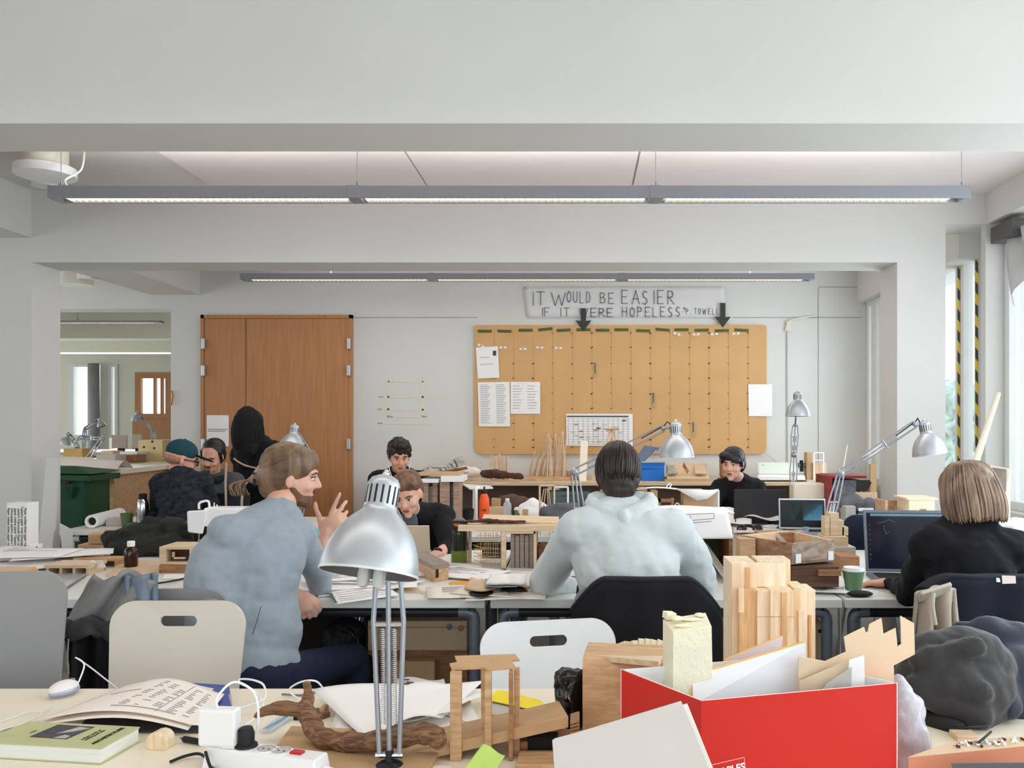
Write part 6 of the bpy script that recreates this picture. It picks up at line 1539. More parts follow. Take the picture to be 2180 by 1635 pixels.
pallet('dark-gapped timber frame behind the low timber model', 155, 250, 1189, 1208, .08, m_ply, 1)
pallet('long low timber strip model behind the paper stack on the left', 90, 160, 1176, 1190, .08, m_cardl, 1)
sheet('torn_paper', 'crumpled white paper between the timber models and the bottle', 'paper', [T(190, 1204, .75), T(215, 1196, .775), T(226, 1212, .74), T(183, 1215, .73)], m_paper, (), amp=.02)
tag(M().hexa([T(225, 1228), T(338, 1228), T(338, 1196), T(262, 1194)], [T(225, 1224, .728), T(338, 1224, .728), T(338, 1193, .728), T(262, 1191, .728)]).build('base_board', m_cardl, bevel=.001), 'pale baseboard lying under the brown medicine bottle', 'board')
root = thing('medicine_bottle', 'small brown medicine bottle with white cap', 'bottle', V(pxx(279, 3.85), 3.85, .729))
p = V(pxx(279, 3.86), 3.86, .729)
M().lathe([(0, 0), (.027, 0), (.0285, .004), (.0285, .068), (.024, .080), (.013, .088), (.013, .094)], p, n=28).build('glass', mat('brown_glass', (52, 24, 14), .1, var=0), root, smooth='auto')
M().lathe([(0, .091), (.0165, .091), (.0165, .113), (.015, .115), (0, .115)], p, n=24).build('cap', m_white, root, smooth='auto')
M().lathe([(.029, .012), (.0293, .013), (.0293, .058), (.029, .059)], p, n=24, a0=3.6, a1=5.6).build('label_paper', mat('blue_white_label', (196, 204, 222), .6), root)
# wooden model with square opening (E shape)
d = 3.74; root = thing('opening_model', 'wooden house model with a dark square window holding an L-shaped bar', 'model', V(pxx(385, d), d, TZ))
z1 = H - (1164 - CY) * d / F; z0_ = H - (1202 - CY) * d / F; xa, xb = pxx(339, d), pxx(405, d)
g = M(); g.bx(xa, xb, d, d + .16, TZ + .0005, z0_ - .002); g.build('base', m_plyd, root)
g = M(); wo, wi = pxx(354, d), pxx(403, d); zt_, zb_ = H - (1170 - CY) * d / F, H - (1196 - CY) * d / F
g.bx(xa, wo, d, d + .16, z0_, z1); g.bx(wi, pxx(440, d), d, d + .16, z0_, z1); g.bx(wo, wi, d, d + .16, z0_, zb_); g.bx(wo, wi, d, d + .16, zt_, z1); g.bx(wo, wi, d + .05, d + .16, zb_, zt_)
g.build('house_body', m_wood, root, bevel=.001)
M().bx(wo + .001, wi - .001, d + .045, d + .049, zb_, zt_).build('recess', mat('dark_brown', (72, 48, 34), .8), root)
g = M(); g.bx(pxx(364, d), pxx(368, d), d + .01, d + .02, P(0, 1190, d).z, P(0, 1176, d).z); g.bx(pxx(364, d), pxx(392, d), d + .01, d + .02, P(0, 1191, d).z, P(0, 1187, d).z); g.build('inner_bar', m_cardl, root)
# closed laptop on the left, charger cable
root = thing('closed_laptop', 'closed silver laptop on the middle table at the left', 'laptop', T(110, 1253))
q = [T(60, 1256), T(142, 1256), T(184, 1228), T(30, 1228)]
M().hexa([p + V(0, 0, .001) for p in q], [p + V(0, 0, .009) for p in q]).build('base', m_steel, root, bevel=.002); M().hexa([p + V(0, 0, .0095) for p in q], [p + V(0, 0, .016) for p in q]).build('lid', m_alu, root, bevel=.002)
cable('black_cable', [T(225, 1236, .726), T(250, 1228, .73), T(285, 1238, .735), T(330, 1242, .73), T(390, 1232, .726), T(400, 1226, .726)], .004, m_black, 'black cable crossing the middle table behind the hung jacket')
tag(M().ell(T(262, 1236) + V(0, 0, .012), (.035, .02, .012)).build('cable_adapter', m_black, smooth=True), 'black lump of cable adapter behind the hung jacket', 'adapter')
tag(M().slab([T(345, 1232, .723), T(400, 1232, .723), T(398, 1222, .723), T(350, 1222, .723)], .001, n=(0, 0, 1)).build('paper_sheet', m_paper), 'white sheet left of the grey-shirted person', 'paper')
# sewing machine
root = thing('sewing_machine', 'white sewing machine partly hidden by the grey-shirted person', 'sewing machine', V(pxx(440, 4.15), 4.15, TZ))
d = 4.15
M().hexa([P(397, 1090, d), P(438, 1094, d), P(520, 1090, d), P(520, 1090, d + .12), P(400, 1090, d + .12)] and [P(400, 1133, d), P(432, 1137, d), P(432, 1137, d + .12), P(400, 1133, d + .12)], [P(398, 1088, d), P(442, 1085, d), P(442, 1085, d + .12), P(398, 1088, d + .12)]).build('head', m_white, root, bevel=.008)
M().bx(pxx(430, d), pxx(560, d), d + .01, d + .12, P(0, 1122, d).z, P(0, 1082, d).z).build('arm', m_white, root, bevel=.01)
M().bx(pxx(520, d), pxx(560, d), d + .01, d + .12, TZ + .05, P(0, 1085, d).z).build('pillar', m_white, root, bevel=.01)
M().bx(pxx(395, d), pxx(565, d), d, d + .14, TZ + .0005, TZ + .05).build('base', m_white, root, bevel=.006)
g = M(); g.tube(smoothpts([P(424, 1084, d + .05), P(424, 1072, d + .05), P(434, 1067, d + .05), P(444, 1068, d + .05), P(446, 1082, d + .05)]), .006, 8); g.build('handle', m_white, root, smooth=True)
g = M(); g.tube([P(456, 1084, d + .03), P(456, 1070, d + .03)], .003, 8); g.tube([P(462, 1084, d + .03), P(462, 1074, d + .03)], .003, 8); g.build('spool_pin', m_white, root)
g = M(); g.tube([P(424, 1136, d + .05), P(424, 1152, d + .05)], .003, 8); g.box(P(424, 1150, d + .05), (.012, .01, .006)); g.build('needle_bar', m_chrome, root)
# dark clothes heap with an orange lining
cloth('clothes_heap', 'heap of dark clothes on the table left of the sewing machine', 'clothes', [[(240, 1150, .1, .06), (290, 1140, .1, .08), (340, 1130, .1, .07), (390, 1135, .1, .06)], [(250, 1175, 0, .05), (300, 1165, 0, .06), (370, 1160, 0, .06), (400, 1165, 0, .04)], [(225, 1182, 0, .02), (330, 1185, 0, .03)]], mat('black_green_cloth', (36, 38, 34), .9, var=.2, bump=.2, bscale=60), 4.22, disp=(.03, .09), vs=.011)
cloth('orange_cloth', 'rust orange cloth on the heap of dark clothes', 'cloth', [[(368, 1122, .05, .035), (392, 1124, .05, .035), (400, 1126, .05, .03)]], mat('rust_cloth', (168, 78, 36), .9, var=.15), 4.28, disp=(.02, .06))
# twigs standing behind the heap
for pts, r, lab in (([P(481, 1068, 4.4), P(480, 1030, 4.4), P(482, 985, 4.4)], .006, 'pale upright twig left of the fair-haired head'), ([P(516, 1050, 4.35), P(540, 1010, 4.35), P(561, 978, 4.35)], .007, 'slanting twig just left of the fair-haired head'), ([P(497, 976, 4.37), P(520, 990, 4.37), P(552, 998, 4.36)], .004, 'thin twig crossing the slanting twig')):
    g = M().tube(smoothpts(pts + [V(pts[0].x, pts[0].y, TZ + .001)] if False else ([V(pts[0].x, pts[0].y, TZ + .002)] + pts if 'crossing' not in lab else pts)), r, 8)
    tag(g.build('twig', mat('pale_twig', (164, 146, 130), .8, var=.2), smooth=True), lab, 'twig')
# papers and books between grey shirt and lamp
fan(7, 'printed sheet in the pile behind the large silver lamp', 'sheets behind the large silver lamp', (720, 800), (1238, 1256), 0, m_paper, size=(.34, .22), hstep=.004)
for k, (x, y, z_) in enumerate(((735, 1226, .0), (738, 1222, .016), (733, 1219, .03))):
    c = V(pxx(x, 3.6), 3.6, TZ + .012 + z_); tag(M().box(c, (.30 - .02 * k, .2, .014), (0, 0, .06 * k)).build('book', [m_paper, mat('green_spine', (70, 110, 90), .6)][k % 2]), '%s book of the pile between grey shirt and lamp' % ('bottom', 'middle', 'top')[k], 'book')
tag(sheet('green_edged_sheet', 'x', 'x', [T(700, 1262, .73), T(820, 1246, .73), T(850, 1268, .73), T(714, 1288, .727)], m_paper, [(.02, .15, .02, .95, .008, 1)] + [(.1, .2 + .15 * i, .9, .2 + .15 * i, .002, 2) for i in range(5)], amp=.004, mats=[m_paper, mat('green_spine', (70, 110, 90), .6), m_ink]), 'white sheet with green margin hanging over the table edge', 'paper')
tag(M().slab([T(845, 1258, .723), T(902, 1262, .724), T(880, 1244, .724), T(846, 1240, .723)], .003, n=(0, 0, 1)).build('wood_strip', m_wood), 'flat orange wood strip left of the wooden box with keyhole', 'wood strip')
root = thing('screen_laptop', 'open laptop with cyan screen under the arm of the grey-shirted person', 'laptop', V(pxx(622, 3.7), 3.7, TZ))
M().bx(pxx(560, 3.6), pxx(680, 3.6), 3.5, 3.72, TZ + .001, TZ + .016).build('base', m_alu, root, bevel=.002)
l_ = M().slab([V(pxx(560, 3.7), 3.722, TZ + .016), V(pxx(680, 3.7), 3.722, TZ + .016), V(pxx(680, 3.7), 3.78, TZ + .2), V(pxx(560, 3.7), 3.78, TZ + .2)], .006).build('lid', m_alu, root, bevel=.002)
M().slab([V(pxx(564, 3.7), 3.7205 - .001, TZ + .024), V(pxx(676, 3.7), 3.7195, TZ + .024), V(pxx(676, 3.7), 3.773, TZ + .192), V(pxx(564, 3.7), 3.773, TZ + .192)], .001).build('screen', mat('cyan_screen', (90, 170, 180), .2, var=0, emit=.5), l_)
# wooden box with a keyhole slot
d = 3.52; root = thing('keyhole_box', 'brown wooden box with small keyhole slot beside the silver lamp', 'box', V(pxx(900, d), d + .1, TZ), .12)
zt_ = P(0, 1212, d).z
g = M().hexa([V(pxx(872, 3.75), 3.80, TZ + .0005), V(pxx(922, d), d - .0, TZ + .0005), V(pxx(955, d + .05), d + .05, TZ + .0005), V(pxx(905, 3.85), 3.87, TZ + .0005)], [V(pxx(872, 3.75), 3.80, zt_), V(pxx(922, d), d, zt_), V(pxx(955, d + .05), d + .05, zt_), V(pxx(905, 3.85), 3.87, zt_)]); g.build('box_body', m_ply, root, bevel=.001)
g = M().hexa([V(pxx(871, 3.75), 3.80, zt_ + .001), V(pxx(921, d), d - .004, zt_ + .001), V(pxx(957, d + .05), d + .048, zt_ + .001), V(pxx(905, 3.85), 3.88, zt_ + .001)], [V(pxx(871, 3.75), 3.80, zt_ + .02), V(pxx(921, d), d - .004, zt_ + .02), V(pxx(957, d + .05), d + .048, zt_ + .02), V(pxx(905, 3.85), 3.88, zt_ + .02)]); g.build('lid', m_grey_wood, root, bevel=.001)
M().box(V(pxx(931, d + .012), d + .008, TZ + .035), (.008, .012, .034), (0, 0, .6)).build('keyhole', m_black, root)
def laptop_open(label, c, w, h_, dep, yaw, lean, back=m_alu, screen=None, emit=.3, group=None, base_toward=-1):
    """c = hinge centre; lid leans by lean radians away from the keyboard; base extends along local y * base_toward"""
    root = thing('laptop', label, 'laptop', c, yaw)
    W = wmat(root)
    def L(a, b, z): return W @ Vector((a, b, z))
    b = base_toward
    M().hexa([L(x, y, .001) for x, y in ((-w / 2, 0), (w / 2, 0), (w / 2, b * dep), (-w / 2, b * dep))], [L(x, y, .014) for x, y in ((-w / 2, 0), (w / 2, 0), (w / 2, b * dep), (-w / 2, b * dep))]).build('base', back, root, bevel=.002)
    M().hexa([L(x, y, .0145) for x, y in ((-w * .44, b * .02), (w * .44, b * .02), (w * .44, b * dep * .55), (-w * .44, b * dep * .55))], [L(x, y, .0155) for x, y in ((-w * .44, b * .02), (w * .44, b * .02), (w * .44, b * dep * .55), (-w * .44, b * dep * .55))]).build('keyboard', m_black, root)
    dy = -b * math.sin(lean) * h_; dz = math.cos(lean) * h_; n = V(0, b * math.cos(lean), math.sin(lean))
    q = [L(-w / 2, 0, .016), L(w / 2, 0, .016), L(w / 2, dy, .016 + dz), L(-w / 2, dy, .016 + dz)]
    lid = M().slab(q, .007, n=W.to_3x3() @ n).build('lid', back, root, bevel=.003)
    if screen is not None:
        i = .03; n3 = (W.to_3x3() @ n).normalized() * .0012
        def s(u, v): return q[0].lerp(q[1], u).lerp(q[3].lerp(q[2], u), v) + n3
        M().slab([s(i, .05), s(1 - i, .05), s(1 - i, .95), s(i, .95)], .0008, n=n3).build('screen', screen, lid)
        return root, s, lid, n3
    return root
# pale laptop of the person opposite (back of the lid towards us)
laptop_open('pale gold laptop seen from the back, in front of the bent-over person', V(pxx(872, 3.98), 3.98, TZ), .20, .175, .2, 0, .22, mat('champagne_aluminium', (206, 194, 170), .4, metal=.3, var=.02), None, base_toward=1)
# olive water bottle
root = thing('water_bottle', 'dark green water bottle with orange neck ring', 'bottle', V(pxx(978, 3.9), 3.9, TZ))
p = V(pxx(978, 4.0), 4.0, TZ); m_gb = mat('dark_green_bottle', (34, 42, 28), .12, var=.05); m_gl = mat('olive_liquid', (108, 124, 48), .2, var=.15)
M().lathe([(0, 0), (.036, 0), (.039, .004), (.039, .062)], p, n=28).build('liquid_band', m_gl, root, smooth='auto'); M().lathe([(.039, .062), (.039, .14), (.036, .165), (.026, .178)], p, n=28).build('bottle_body', m_gb, root, smooth='auto')
M().lathe([(.0265, .176), (.028, .178), (.028, .192), (.0265, .194)], p, n=28).build('neck_ring', mat('orange_plastic', (236, 96, 40), .4, var=0), root, smooth='auto'); M().lathe([(.024, .19), (.026, .195), (.026, .207), (.02, .212), (0, .212)], p, n=28).build('cap', mat('smoke_plastic', (92, 98, 108), .3), root, smooth='auto')
M().tube(smoothpts([p + V(-.026, -.01, .185), p + V(-.028, -.02, .16), p + V(-.01, -.038, .135)]), .004, 8).build('strap', m_gb, root)
# little table-shelf standing on the middle table
dS = 3.84; root = thing('model_table', 'small raised wooden table standing on the middle tables', 'stand', V(pxx(1090, dS), dS + .1, TZ))
zp = P(0, 1131, dS).z; zq = P(0, 1119, dS).z
M().bx(pxx(975, dS), pxx(1206, dS), dS, dS + .22, zp, zq).build('table_top', m_wood, root, bevel=.001)
for x0, x1, yy in ((1067, 1077, 0), (1136, 1142, 0), (1196, 1202, .0), (985, 992, .18), (1196, 1202, .18)):
    M().bx(pxx(x0, dS), pxx(x1, dS), dS + yy + .004, dS + yy + .024, TZ + .0005, zp).build('leg', m_wood if x0 != 1136 else m_cardl, root)
M().bx(pxx(1080, dS), pxx(1140, dS), dS + .004, dS + .02, zp - .012, zp).build('apron', m_cardl, root)
# boards stacked upright beneath
for k in range(5): 
    x = 1087 + k * 10.0; tag(M().bx(pxx(x, dS + .03), pxx(x + 8.5 + (6 if k == 4 else 0), dS + .03), dS + .03, dS + .2, TZ + .0005, P(0, 1138 + (k % 2) * 2, dS + .03).z).build('grey_board', m_grey_wood), '%s of the grey-brown boards stood upright under the small raised table' % ('leftmost', 'second', 'middle', 'fourth', 'widest, rightmost')[k], 'board')
# stick lattice model
root = thing('stick_lattice_model', 'fine lattice model of yellow sticks under the small raised table', 'model', V(pxx(1045, 3.9), 3.9, TZ))
g = M(); random.seed(8); d = 3.9
for k in range(9): x = 1024 + 5 * k; g.tube([V(pxx(x, d), d + .02 * (k % 3), TZ + .001), V(pxx(x + random.uniform(-2, 2), d), d + .02 * (k % 3), P(0, 1134, d).z)], .0013, 5)
for k in range(12): y = 1140 + 6 * k; g.tube([P(1018 + random.uniform(-8, 4), y, d + .03 * (k % 2)), P(1068 + random.uniform(-8, 3), y + random.uniform(-4, 4), d + .03 * (k % 2))], .0013, 5)
for k in range(6): g.tube([P(1008, 1160 + 8 * k, d), P(1034, 1165 + 8 * k + random.uniform(-5, 5), d + .03)], .0018, 5)
g.build('sticks', mat('yellow_sticks', (206, 172, 110), .7, var=.1), root)['kind'] = 'stuff'
tag(M().box(P(1048, 1146, 4.15), (.10, .01, .07)).build('perforated_panel', mat('blue_black', (40, 44, 54), .5)), 'dark perforated panel behind the stick lattice', 'panel').location.z = TZ + .0
# bark and sticks lying on the raised table
tag(M().tube(smoothpts([V(pxx(985, dS), dS + .05, zq + .012), V(pxx(1040, dS), dS + .06, zq + .016), V(pxx(1070, dS), dS + .05, zq + .012), V(pxx(1118, dS), dS + .05, zq + .014)]), [.006, .010, .012, .009, .012, .015, .016, .014, .012, .014, .012, .012, .012, .012, .011, .01, .01, .01, .008], 8, squash=.6).build('bark_piece', mat('dark_bark', (78, 52, 42), .9, var=.35, scale=30), smooth=True, disp=(.012, .02)), 'dark brown bark lying on the small raised table', 'bark')
tag(M().slab([V(pxx(1027, dS + .1), dS + .08, zq + .016), V(pxx(1190, dS), dS + .06, zq + .006), V(pxx(1190, dS + .2), dS + .19, zq + .02), V(pxx(1030, dS + .2), dS + .20, zq + .03)], .008, n=(0, 0, 1)).build('pale_plank', m_wood, bevel=.001), 'pale knotty plank lying across the small raised table', 'plank')
tag(M().box(V(pxx(975, dS), dS + .06, zq + .009), (.07, .03, .012), (0, .06, .2)).build('paper_strip', m_black), 'dark pen case at the left end of the raised table', 'case')
# brown paper bag right of the model table
cloth('brown_paper_bag', 'crumpled brown paper bag behind the left arm of the hooded person', 'bag', [[(1160, 1178, 0, .05), (1175, 1180, .03, .05)], [(1158, 1192, 0, .04), (1172, 1195, 0, .04)]], mat('kraft_paper', (134, 98, 72), .8, var=.2, scale=14, bump=.4, bscale=30), 3.95, disp=(.03, .04))
# open notebooks in front
root = thing('sketchbook', 'open dark-covered sketchbook with cream pages near the table gap', 'book', T(1060, 1262))
g = M(); g.grid(lambda u, v: V(0, 0, 0) + T(988 + 140 * u + (16 - 30 * u) * v, 1263 - 22 * v + 6 * math.sin(u * PI * 2), TZ + .006 + .014 * abs(math.sin(u * PI * 2)) * (1 - .2 * v)), 24, 6); g.build('cover', m_black, root, smooth=True, solid=.008)
g = M(); g.grid(lambda u, v: T(988 + 140 * u + (16 - 30 * u) * v, 1252 - 22 * v + 6 * math.sin(u * PI * 2), TZ + .022 + .014 * abs(math.sin(u * PI * 2)) * (1 - .2 * v)), 24, 6); g.build('page_block', m_cardl, root, smooth=True, solid=.006)
root = thing('open_book', 'open paperback lying on the sketchbook with its white pages up', 'book', T(1075, 1240, .76))
g = M(); g.grid(lambda u, v: T(1035 + 85 * u + (10 - 14 * u) * v, 1243 - 20 * v, TZ + .052 + .014 * abs(math.sin(u * PI * 1.6 + .5)) ), 20, 6); g.build('page_block', m_paper, root, smooth=True, solid=.008)
g = M(); g.grid(lambda u, v: T(1033 + 68 * u, 1249 - 16 * v, TZ + .045), 8, 4); g.build('cover', mat('grey_cover', (150, 152, 160), .5), root, solid=.004)
fan(4, 'white sheet beneath the open sketchbook', 'sheets under the open sketchbook', (960, 1085), (1262, 1272), 0, m_paperw, size=(.30, .2), hstep=.002)
fan(3, 'white sheet between laptop and green bottle', 'sheets beside the green water bottle', (930, 1010), (1215, 1232), 0, m_paper, size=(.34, .25), hstep=.003)
tag(M().slab([T(985, 1250, .722), T(985 - 20, 1262, .722), T(955, 1240, .722), T(1000, 1232, .722)], .002, n=(0, 0, 1)).build('orange_card', mat('ochre_paper', (222, 160, 62))), 'ochre card between keyhole box and sketchbook', 'card')
tag(M().box(T(1120, 1262) + V(0, 0, .004), (.07, .04, .006)).build('ruler', mat('yellow_wood', (222, 190, 130), .6)), 'short yellow wooden ruler at the front edge near the table gap', 'ruler')
tag(M().box(T(1222, 1250) + V(.02, .02, .02), (.03, .05, .05)).build('wood_block', m_ply), 'small orange wood block by the cuff of the hooded person', 'block')

# ================================================================ MIDDLE TABLES, RIGHT
# cabinet-like white display with big drawing hanging over it
d = 3.62; root = thing('display_stand', 'white stand with green inside panel under the hanging drawing', 'stand', V(pxx(1520, d), d + .1, TZ))
zt_ = P(0, 1146, d).z
M().bx(pxx(1444, d), pxx(1488, d), d, d + .3, TZ + .0005, zt_).build('side_panel', m_board, root)
M().bx(pxx(1552, d), pxx(1560, d), d, d + .3, TZ + .0005, zt_).build('side_panel', m_plyd, root)
M().bx(pxx(1488, d), pxx(1552, d), d + .27, d + .3, TZ + .0005, zt_).build('back_panel', mat('moss_panel', (84, 92, 66), .7, var=.1), root)
M().bx(pxx(1440, d), pxx(1564, d), d - .01, d + .3, zt_, zt_ + .01).build('top', m_board, root)
for k in range(3): tag(M().tube([P(1490 + 6 * k, 1158, 3.66), P(1548 + 3 * k, 1238 - 3 * k, 3.50 + .02 * k)], .006, 8).build('metal_rod', mat('pale_rod', (204, 200, 190), .4, metal=.4)), ('lowest', 'middle', 'highest')[k] + ' of the pale rods leaning in the white stand', 'rod')
# drawing roll draped over it
g_pts = [(1395, 1088), (1550, 1092), (1556, 1144), (1452, 1146)]
def draped(u, v):
    x = 1395 + 155 * u + (12 - 8 * u) * v * 1.0 + 40 * v * (1 - u); 
    if v < .45: t = v / .45; return V(pxx(1395 + 155 * u, 3.80), 3.90 - .30 * t, P(0, 1091, 3.62).z + .004 * math.sin(u * 5))
    t = (v - .45) / .55; return V(pxx(1395 + 155 * u + 8 * t + 40 * t * (1 - u), 3.6), 3.60 - .03 * math.sin(t * PI * .5), P(0, 1091 + 54 * t, 3.60).z)
g = M().grid(draped, 16, 20)
o = g.build('hanging_drawing', m_paper, smooth=True, solid=.001); tag(o, 'large white drawing sheet hanging over the white stand', 'drawing')
g = M()
for a, b, c_, e in ((1450, 1110, 1520, 1104), (1450, 1100, 1450, 1110), (1470, 1098, 1470, 1108), (1520, 1094, 1520, 1104), (1440, 1096, 1520, 1093), (1445, 1115, 1515, 1110)): g.ribbon([P(a, b, 3.565), P(c_, e, 3.565)], .003, (0, -1, .1))
g.build('drawn_lines', m_ink, o, solid=.0004)
M().bx(pxx(1440, 3.6), pxx(1552, 3.6), 3.63, 3.9, zt_ + .01, P(0, 1093, 3.63).z).build('archive_box', m_board, None); bpy.data.objects['archive_box']['label'] = 'grey archive box under the hanging drawing'; bpy.data.objects['archive_box']['category'] = 'box'
# big wooden tray model and boxes right of it
d = 3.30
root = thing('wooden_tray_model', 'open timber tray model with figured wood sides in front of the slanting lamp', 'model', V(pxx(1690, d), d + .15, TZ))
m_fig = wood('figured_walnut_veneer', (170, 130, 96), (124, 88, 62), scale=9, stretch=(1, 1, 2.5), dist=14); m_figl = wood('figured_ash_veneer', (186, 166, 148), (140, 118, 100), scale=9, stretch=(1, 1, 2), dist=16)
za, zb2 = P(0, 1157, 3.27).z, P(0, 1202, 3.27).z
Lf, Mf, Rf, Bk = V(pxx(1572, 3.52), 3.52, 0), V(pxx(1686, 3.27), 3.27, 0), V(pxx(1777, 3.36), 3.36, 0), V(pxx(1680, 3.68), 3.68, 0)
def wall(nm, a, b, z0, z1, m, th=.012):
    n = (b - a).cross(V(0, 0, 1)).normalized(); q0 = [V(a.x, a.y, z0), V(b.x, b.y, z0), V(b.x, b.y, z1), V(a.x, a.y, z1)]
    return M().slab(q0, th, n=n).build(nm, m, root, bevel=.001)
wall('left_side', Lf, Mf, P(0, 1200, 3.27).z, za, m_fig); wall('right_side', Mf, Rf, zb2, za, m_figl); wall('back_side', Rf, Bk, zb2, za, m_wood); wall('back_side', Bk, Lf, zb2, za, m_wood)
M().hexa([V(p.x, p.y, zb2 + .002) for p in (Lf, Mf, Rf, Bk)], [V(p.x, p.y, zb2 + .01) for p in (Lf, Mf, Rf, Bk)]).build('floor_plate', m_ply, root)
for px, nm in ((1692, 'left'), (1762, 'right')): 
    p_ = Mf.lerp(Rf, .08 if nm == 'left' else .84); n = (Rf - Mf).cross(V(0, 0, 1)).normalized(); a_ = p_ + n * .002; b_ = a_ + (Rf - Mf).normalized() * .026
    M().slab([V(a_.x, a_.y, zb2 + .004), V(b_.x, b_.y, zb2 + .004), V(b_.x, b_.y, zb2 + .04), V(a_.x, a_.y, zb2 + .04)], .001, n=n).build('white_tag', m_paper, root)
# brown base blocks under the tray
tag(M().bx(pxx(1687, 3.28), pxx(1786, 3.28), 3.28, 3.5, P(0, 1250, 3.28).z, P(0, 1206, 3.28).z).build('walnut_block', wood('walnut', (112, 78, 58), (86, 56, 42)), bevel=.001), 'dark walnut block raised on a pin under the timber tray', 'block')
tag(M().bx(pxx(1562, 3.55), pxx(1600, 3.5), 3.42, 3.5, TZ + .0005, P(0, 1142, 3.5).z).build('wood_post', m_ply, bevel=.001), 'orange wooden post right of the white stand', 'post')
tag(M().bx(pxx(1600, 3.5), pxx(1688, 3.4), 3.36, 3.5, TZ + .0005, zb2 - .001).build('wood_block', m_ply, bevel=.001), 'low plywood block carrying the left of the timber tray', 'block')
tag(M().tube([V(pxx(1767, 3.3), 3.33, TZ), V(pxx(1767, 3.3), 3.33, P(0, 1250, 3.28).z)], .004, 8).build('steel_pin', m_steel), 'thin steel pin under the dark walnut block', 'pin')
tag(M().bx(pxx(1742, 3.26), pxx(1790, 3.26), 3.255, 3.275, P(0, 1226, 3.26).z, P(0, 1214, 3.26).z).build('wood_strip', m_plyd, bevel=.001), 'short brown strip in front of the walnut block', 'wood strip')
# zigzag card, brown model roofs
g = M(); d = 3.95
zz = [(1560 + 8 * k, 1122 + (10 if k % 2 else 0) + k * .5) for k in range(12)]
for (a, b), (c_, e) in zip(zz[:-1], zz[1:]): g.slab([P(a, b, d), P(c_, e, d), P(c_, e, d + .12) , P(a, b, d + .12)], .0015)
for k in (0, 11): g.tube([P(*zz[k], d + .05), V(P(*zz[k], d + .05).x, d + .05, TZ)], .003, 6)
tag(g.build('zigzag_card_model', m_cardl), 'cream zigzag folded card model right of the hanging drawing', 'model')
tag(M().bx(pxx(1562, 4.0), pxx(1640, 4.0), 4.0, 4.16, TZ + .0005, P(0, 1138, 4.0).z).build('card_block', m_board), 'pale block carrying the zigzag card', 'block')
d = 3.62; root = thing('banded_block_model', 'brown block with two pale bands inside the timber tray', 'model', V(pxx(1660, d), d, TZ))
M().bx(pxx(1614, d), pxx(1700, d), d, d + .08, zb2 + .011, P(0, 1134, d).z).build('block', m_plyd, root, bevel=.001)
g = M(); g.slab([P(1645, 1134, d - .001), P(1656, 1134, d - .001), P(1677, 1155, d - .001), P(1664, 1155, d - .001)][::-1], .001, n=(0, -1, 0)); g.build('pale_band', m_board, root)
M().bx(pxx(1700, d), pxx(1718, d), d, d + .08, zb2 + .011, P(0, 1133, d).z).build('end_piece', m_figl, root)
# small stepped wood tower left of the lamp's base
for k, (x0, x1, yt, yb, dd, lab) in enumerate(((1755, 1822, 1165, 1180, 3.86, 'white slab with orange ends under the stepped wood tower'), (1756, 1806, 1143, 1165, 3.88, 'flat wood slab under the stepped wood tower'))):
    tag(M().bx(pxx(x0, dd), pxx(x1, dd), dd, dd + .12, P(0, yb, dd).z if k else TZ + .0005, P(0, yt, dd).z).build('wood_slab', (m_wood, m_board)[1 - k] if k == 0 else m_wood, bevel=.001), lab, 'wood slab')
root = thing('stepped_tower_model', 'small stepped wood block tower beside the slanting lamp base', 'model', V(pxx(1782, 3.95), 3.95, P(0, 1143, 3.88).z))
z0_ = P(0, 1143, 3.88).z + .001
for x0, x1, yt in ((1766, 1786, 1092), (1786, 1797, 1108), (1793, 1806, 1122), (1756, 1768, 1100)): M().bx(pxx(x0, 3.92), pxx(x1, 3.92), 3.92, 3.98, z0_, P(0, yt, 3.92).z).build('block', m_wood, root, bevel=.001)
tag(M().bx(pxx(1789, 3.7), pxx(1830, 3.7), 3.7, 3.84, TZ + .0005, P(0, 1185, 3.7).z).build('wood_block', m_plyd, bevel=.001), 'rough brown block behind the walnut block, left of the dark screen', 'block')
# big dark-screen laptop of the blonde person
m_scr = mat('dark_blue_screen', (24, 28, 44), .12, var=.1, emit=.15)
r_, s_, lid, n3 = laptop_open('open laptop with dark blue screen in front of the blonde person', V(pxx(1950, 3.66), 3.66, TZ), .42, .27, .25, -.12, .22, m_steel, m_scr)
n3 = n3 * .9
g = M(); g.slab([s_(.07, .90), s_(.97, .90), s_(.97, .94), s_(.07, .94)], .0006, n=n3); g.build('menu_bar', mat('cyan_bar', (120, 160, 176), .3, emit=.4), lid)
g = M()
for k in range(9): g.slab([s_(.05, .82 - .08 * k), s_(.065, .82 - .08 * k), s_(.065, .85 - .08 * k), s_(.05, .85 - .08 * k)], .0006, n=n3)
for a, b, c_, e in ((.2, .75, .22, .6), (.2, .8, .26, .84), (.26, .84, .32, .8), (.22, .6, .26, .66), (.14, .78, .2, .8)): g.ribbon([s_(a, b) + n3, s_(c_, e) + n3], .0015, n3)
g.build('screen_marks', mat('pale_screen_mark', (90, 110, 130), .3, emit=.2), lid)
cup('green paper cup with white lid beside the dark blue screen', 1817, 1262, body=(112, 150, 114), r=.042, h=.10)
cable('paper_strip', [T(1790, 1228, .73) + V(0, 0, .02), T(1800, 1235, .75), T(1808, 1245, .745), T(1808, 1256, .73)], .004, m_board, 'curled pale strip beside the green cup', 'strip')
root = thing('pencil_case', 'black oblong case on the table in front of the green cup', 'case', T(1835, 1274))
M().ell(T(1833, 1272) + V(0, .012, .012), (.050, .022, .0125), None, 24, 12).build('case_body', m_black, root, smooth=True); M().tube([T(1808, 1272, .735), T(1800, 1270, .73)], .002, 6).build('zip_pull', m_steel, root)
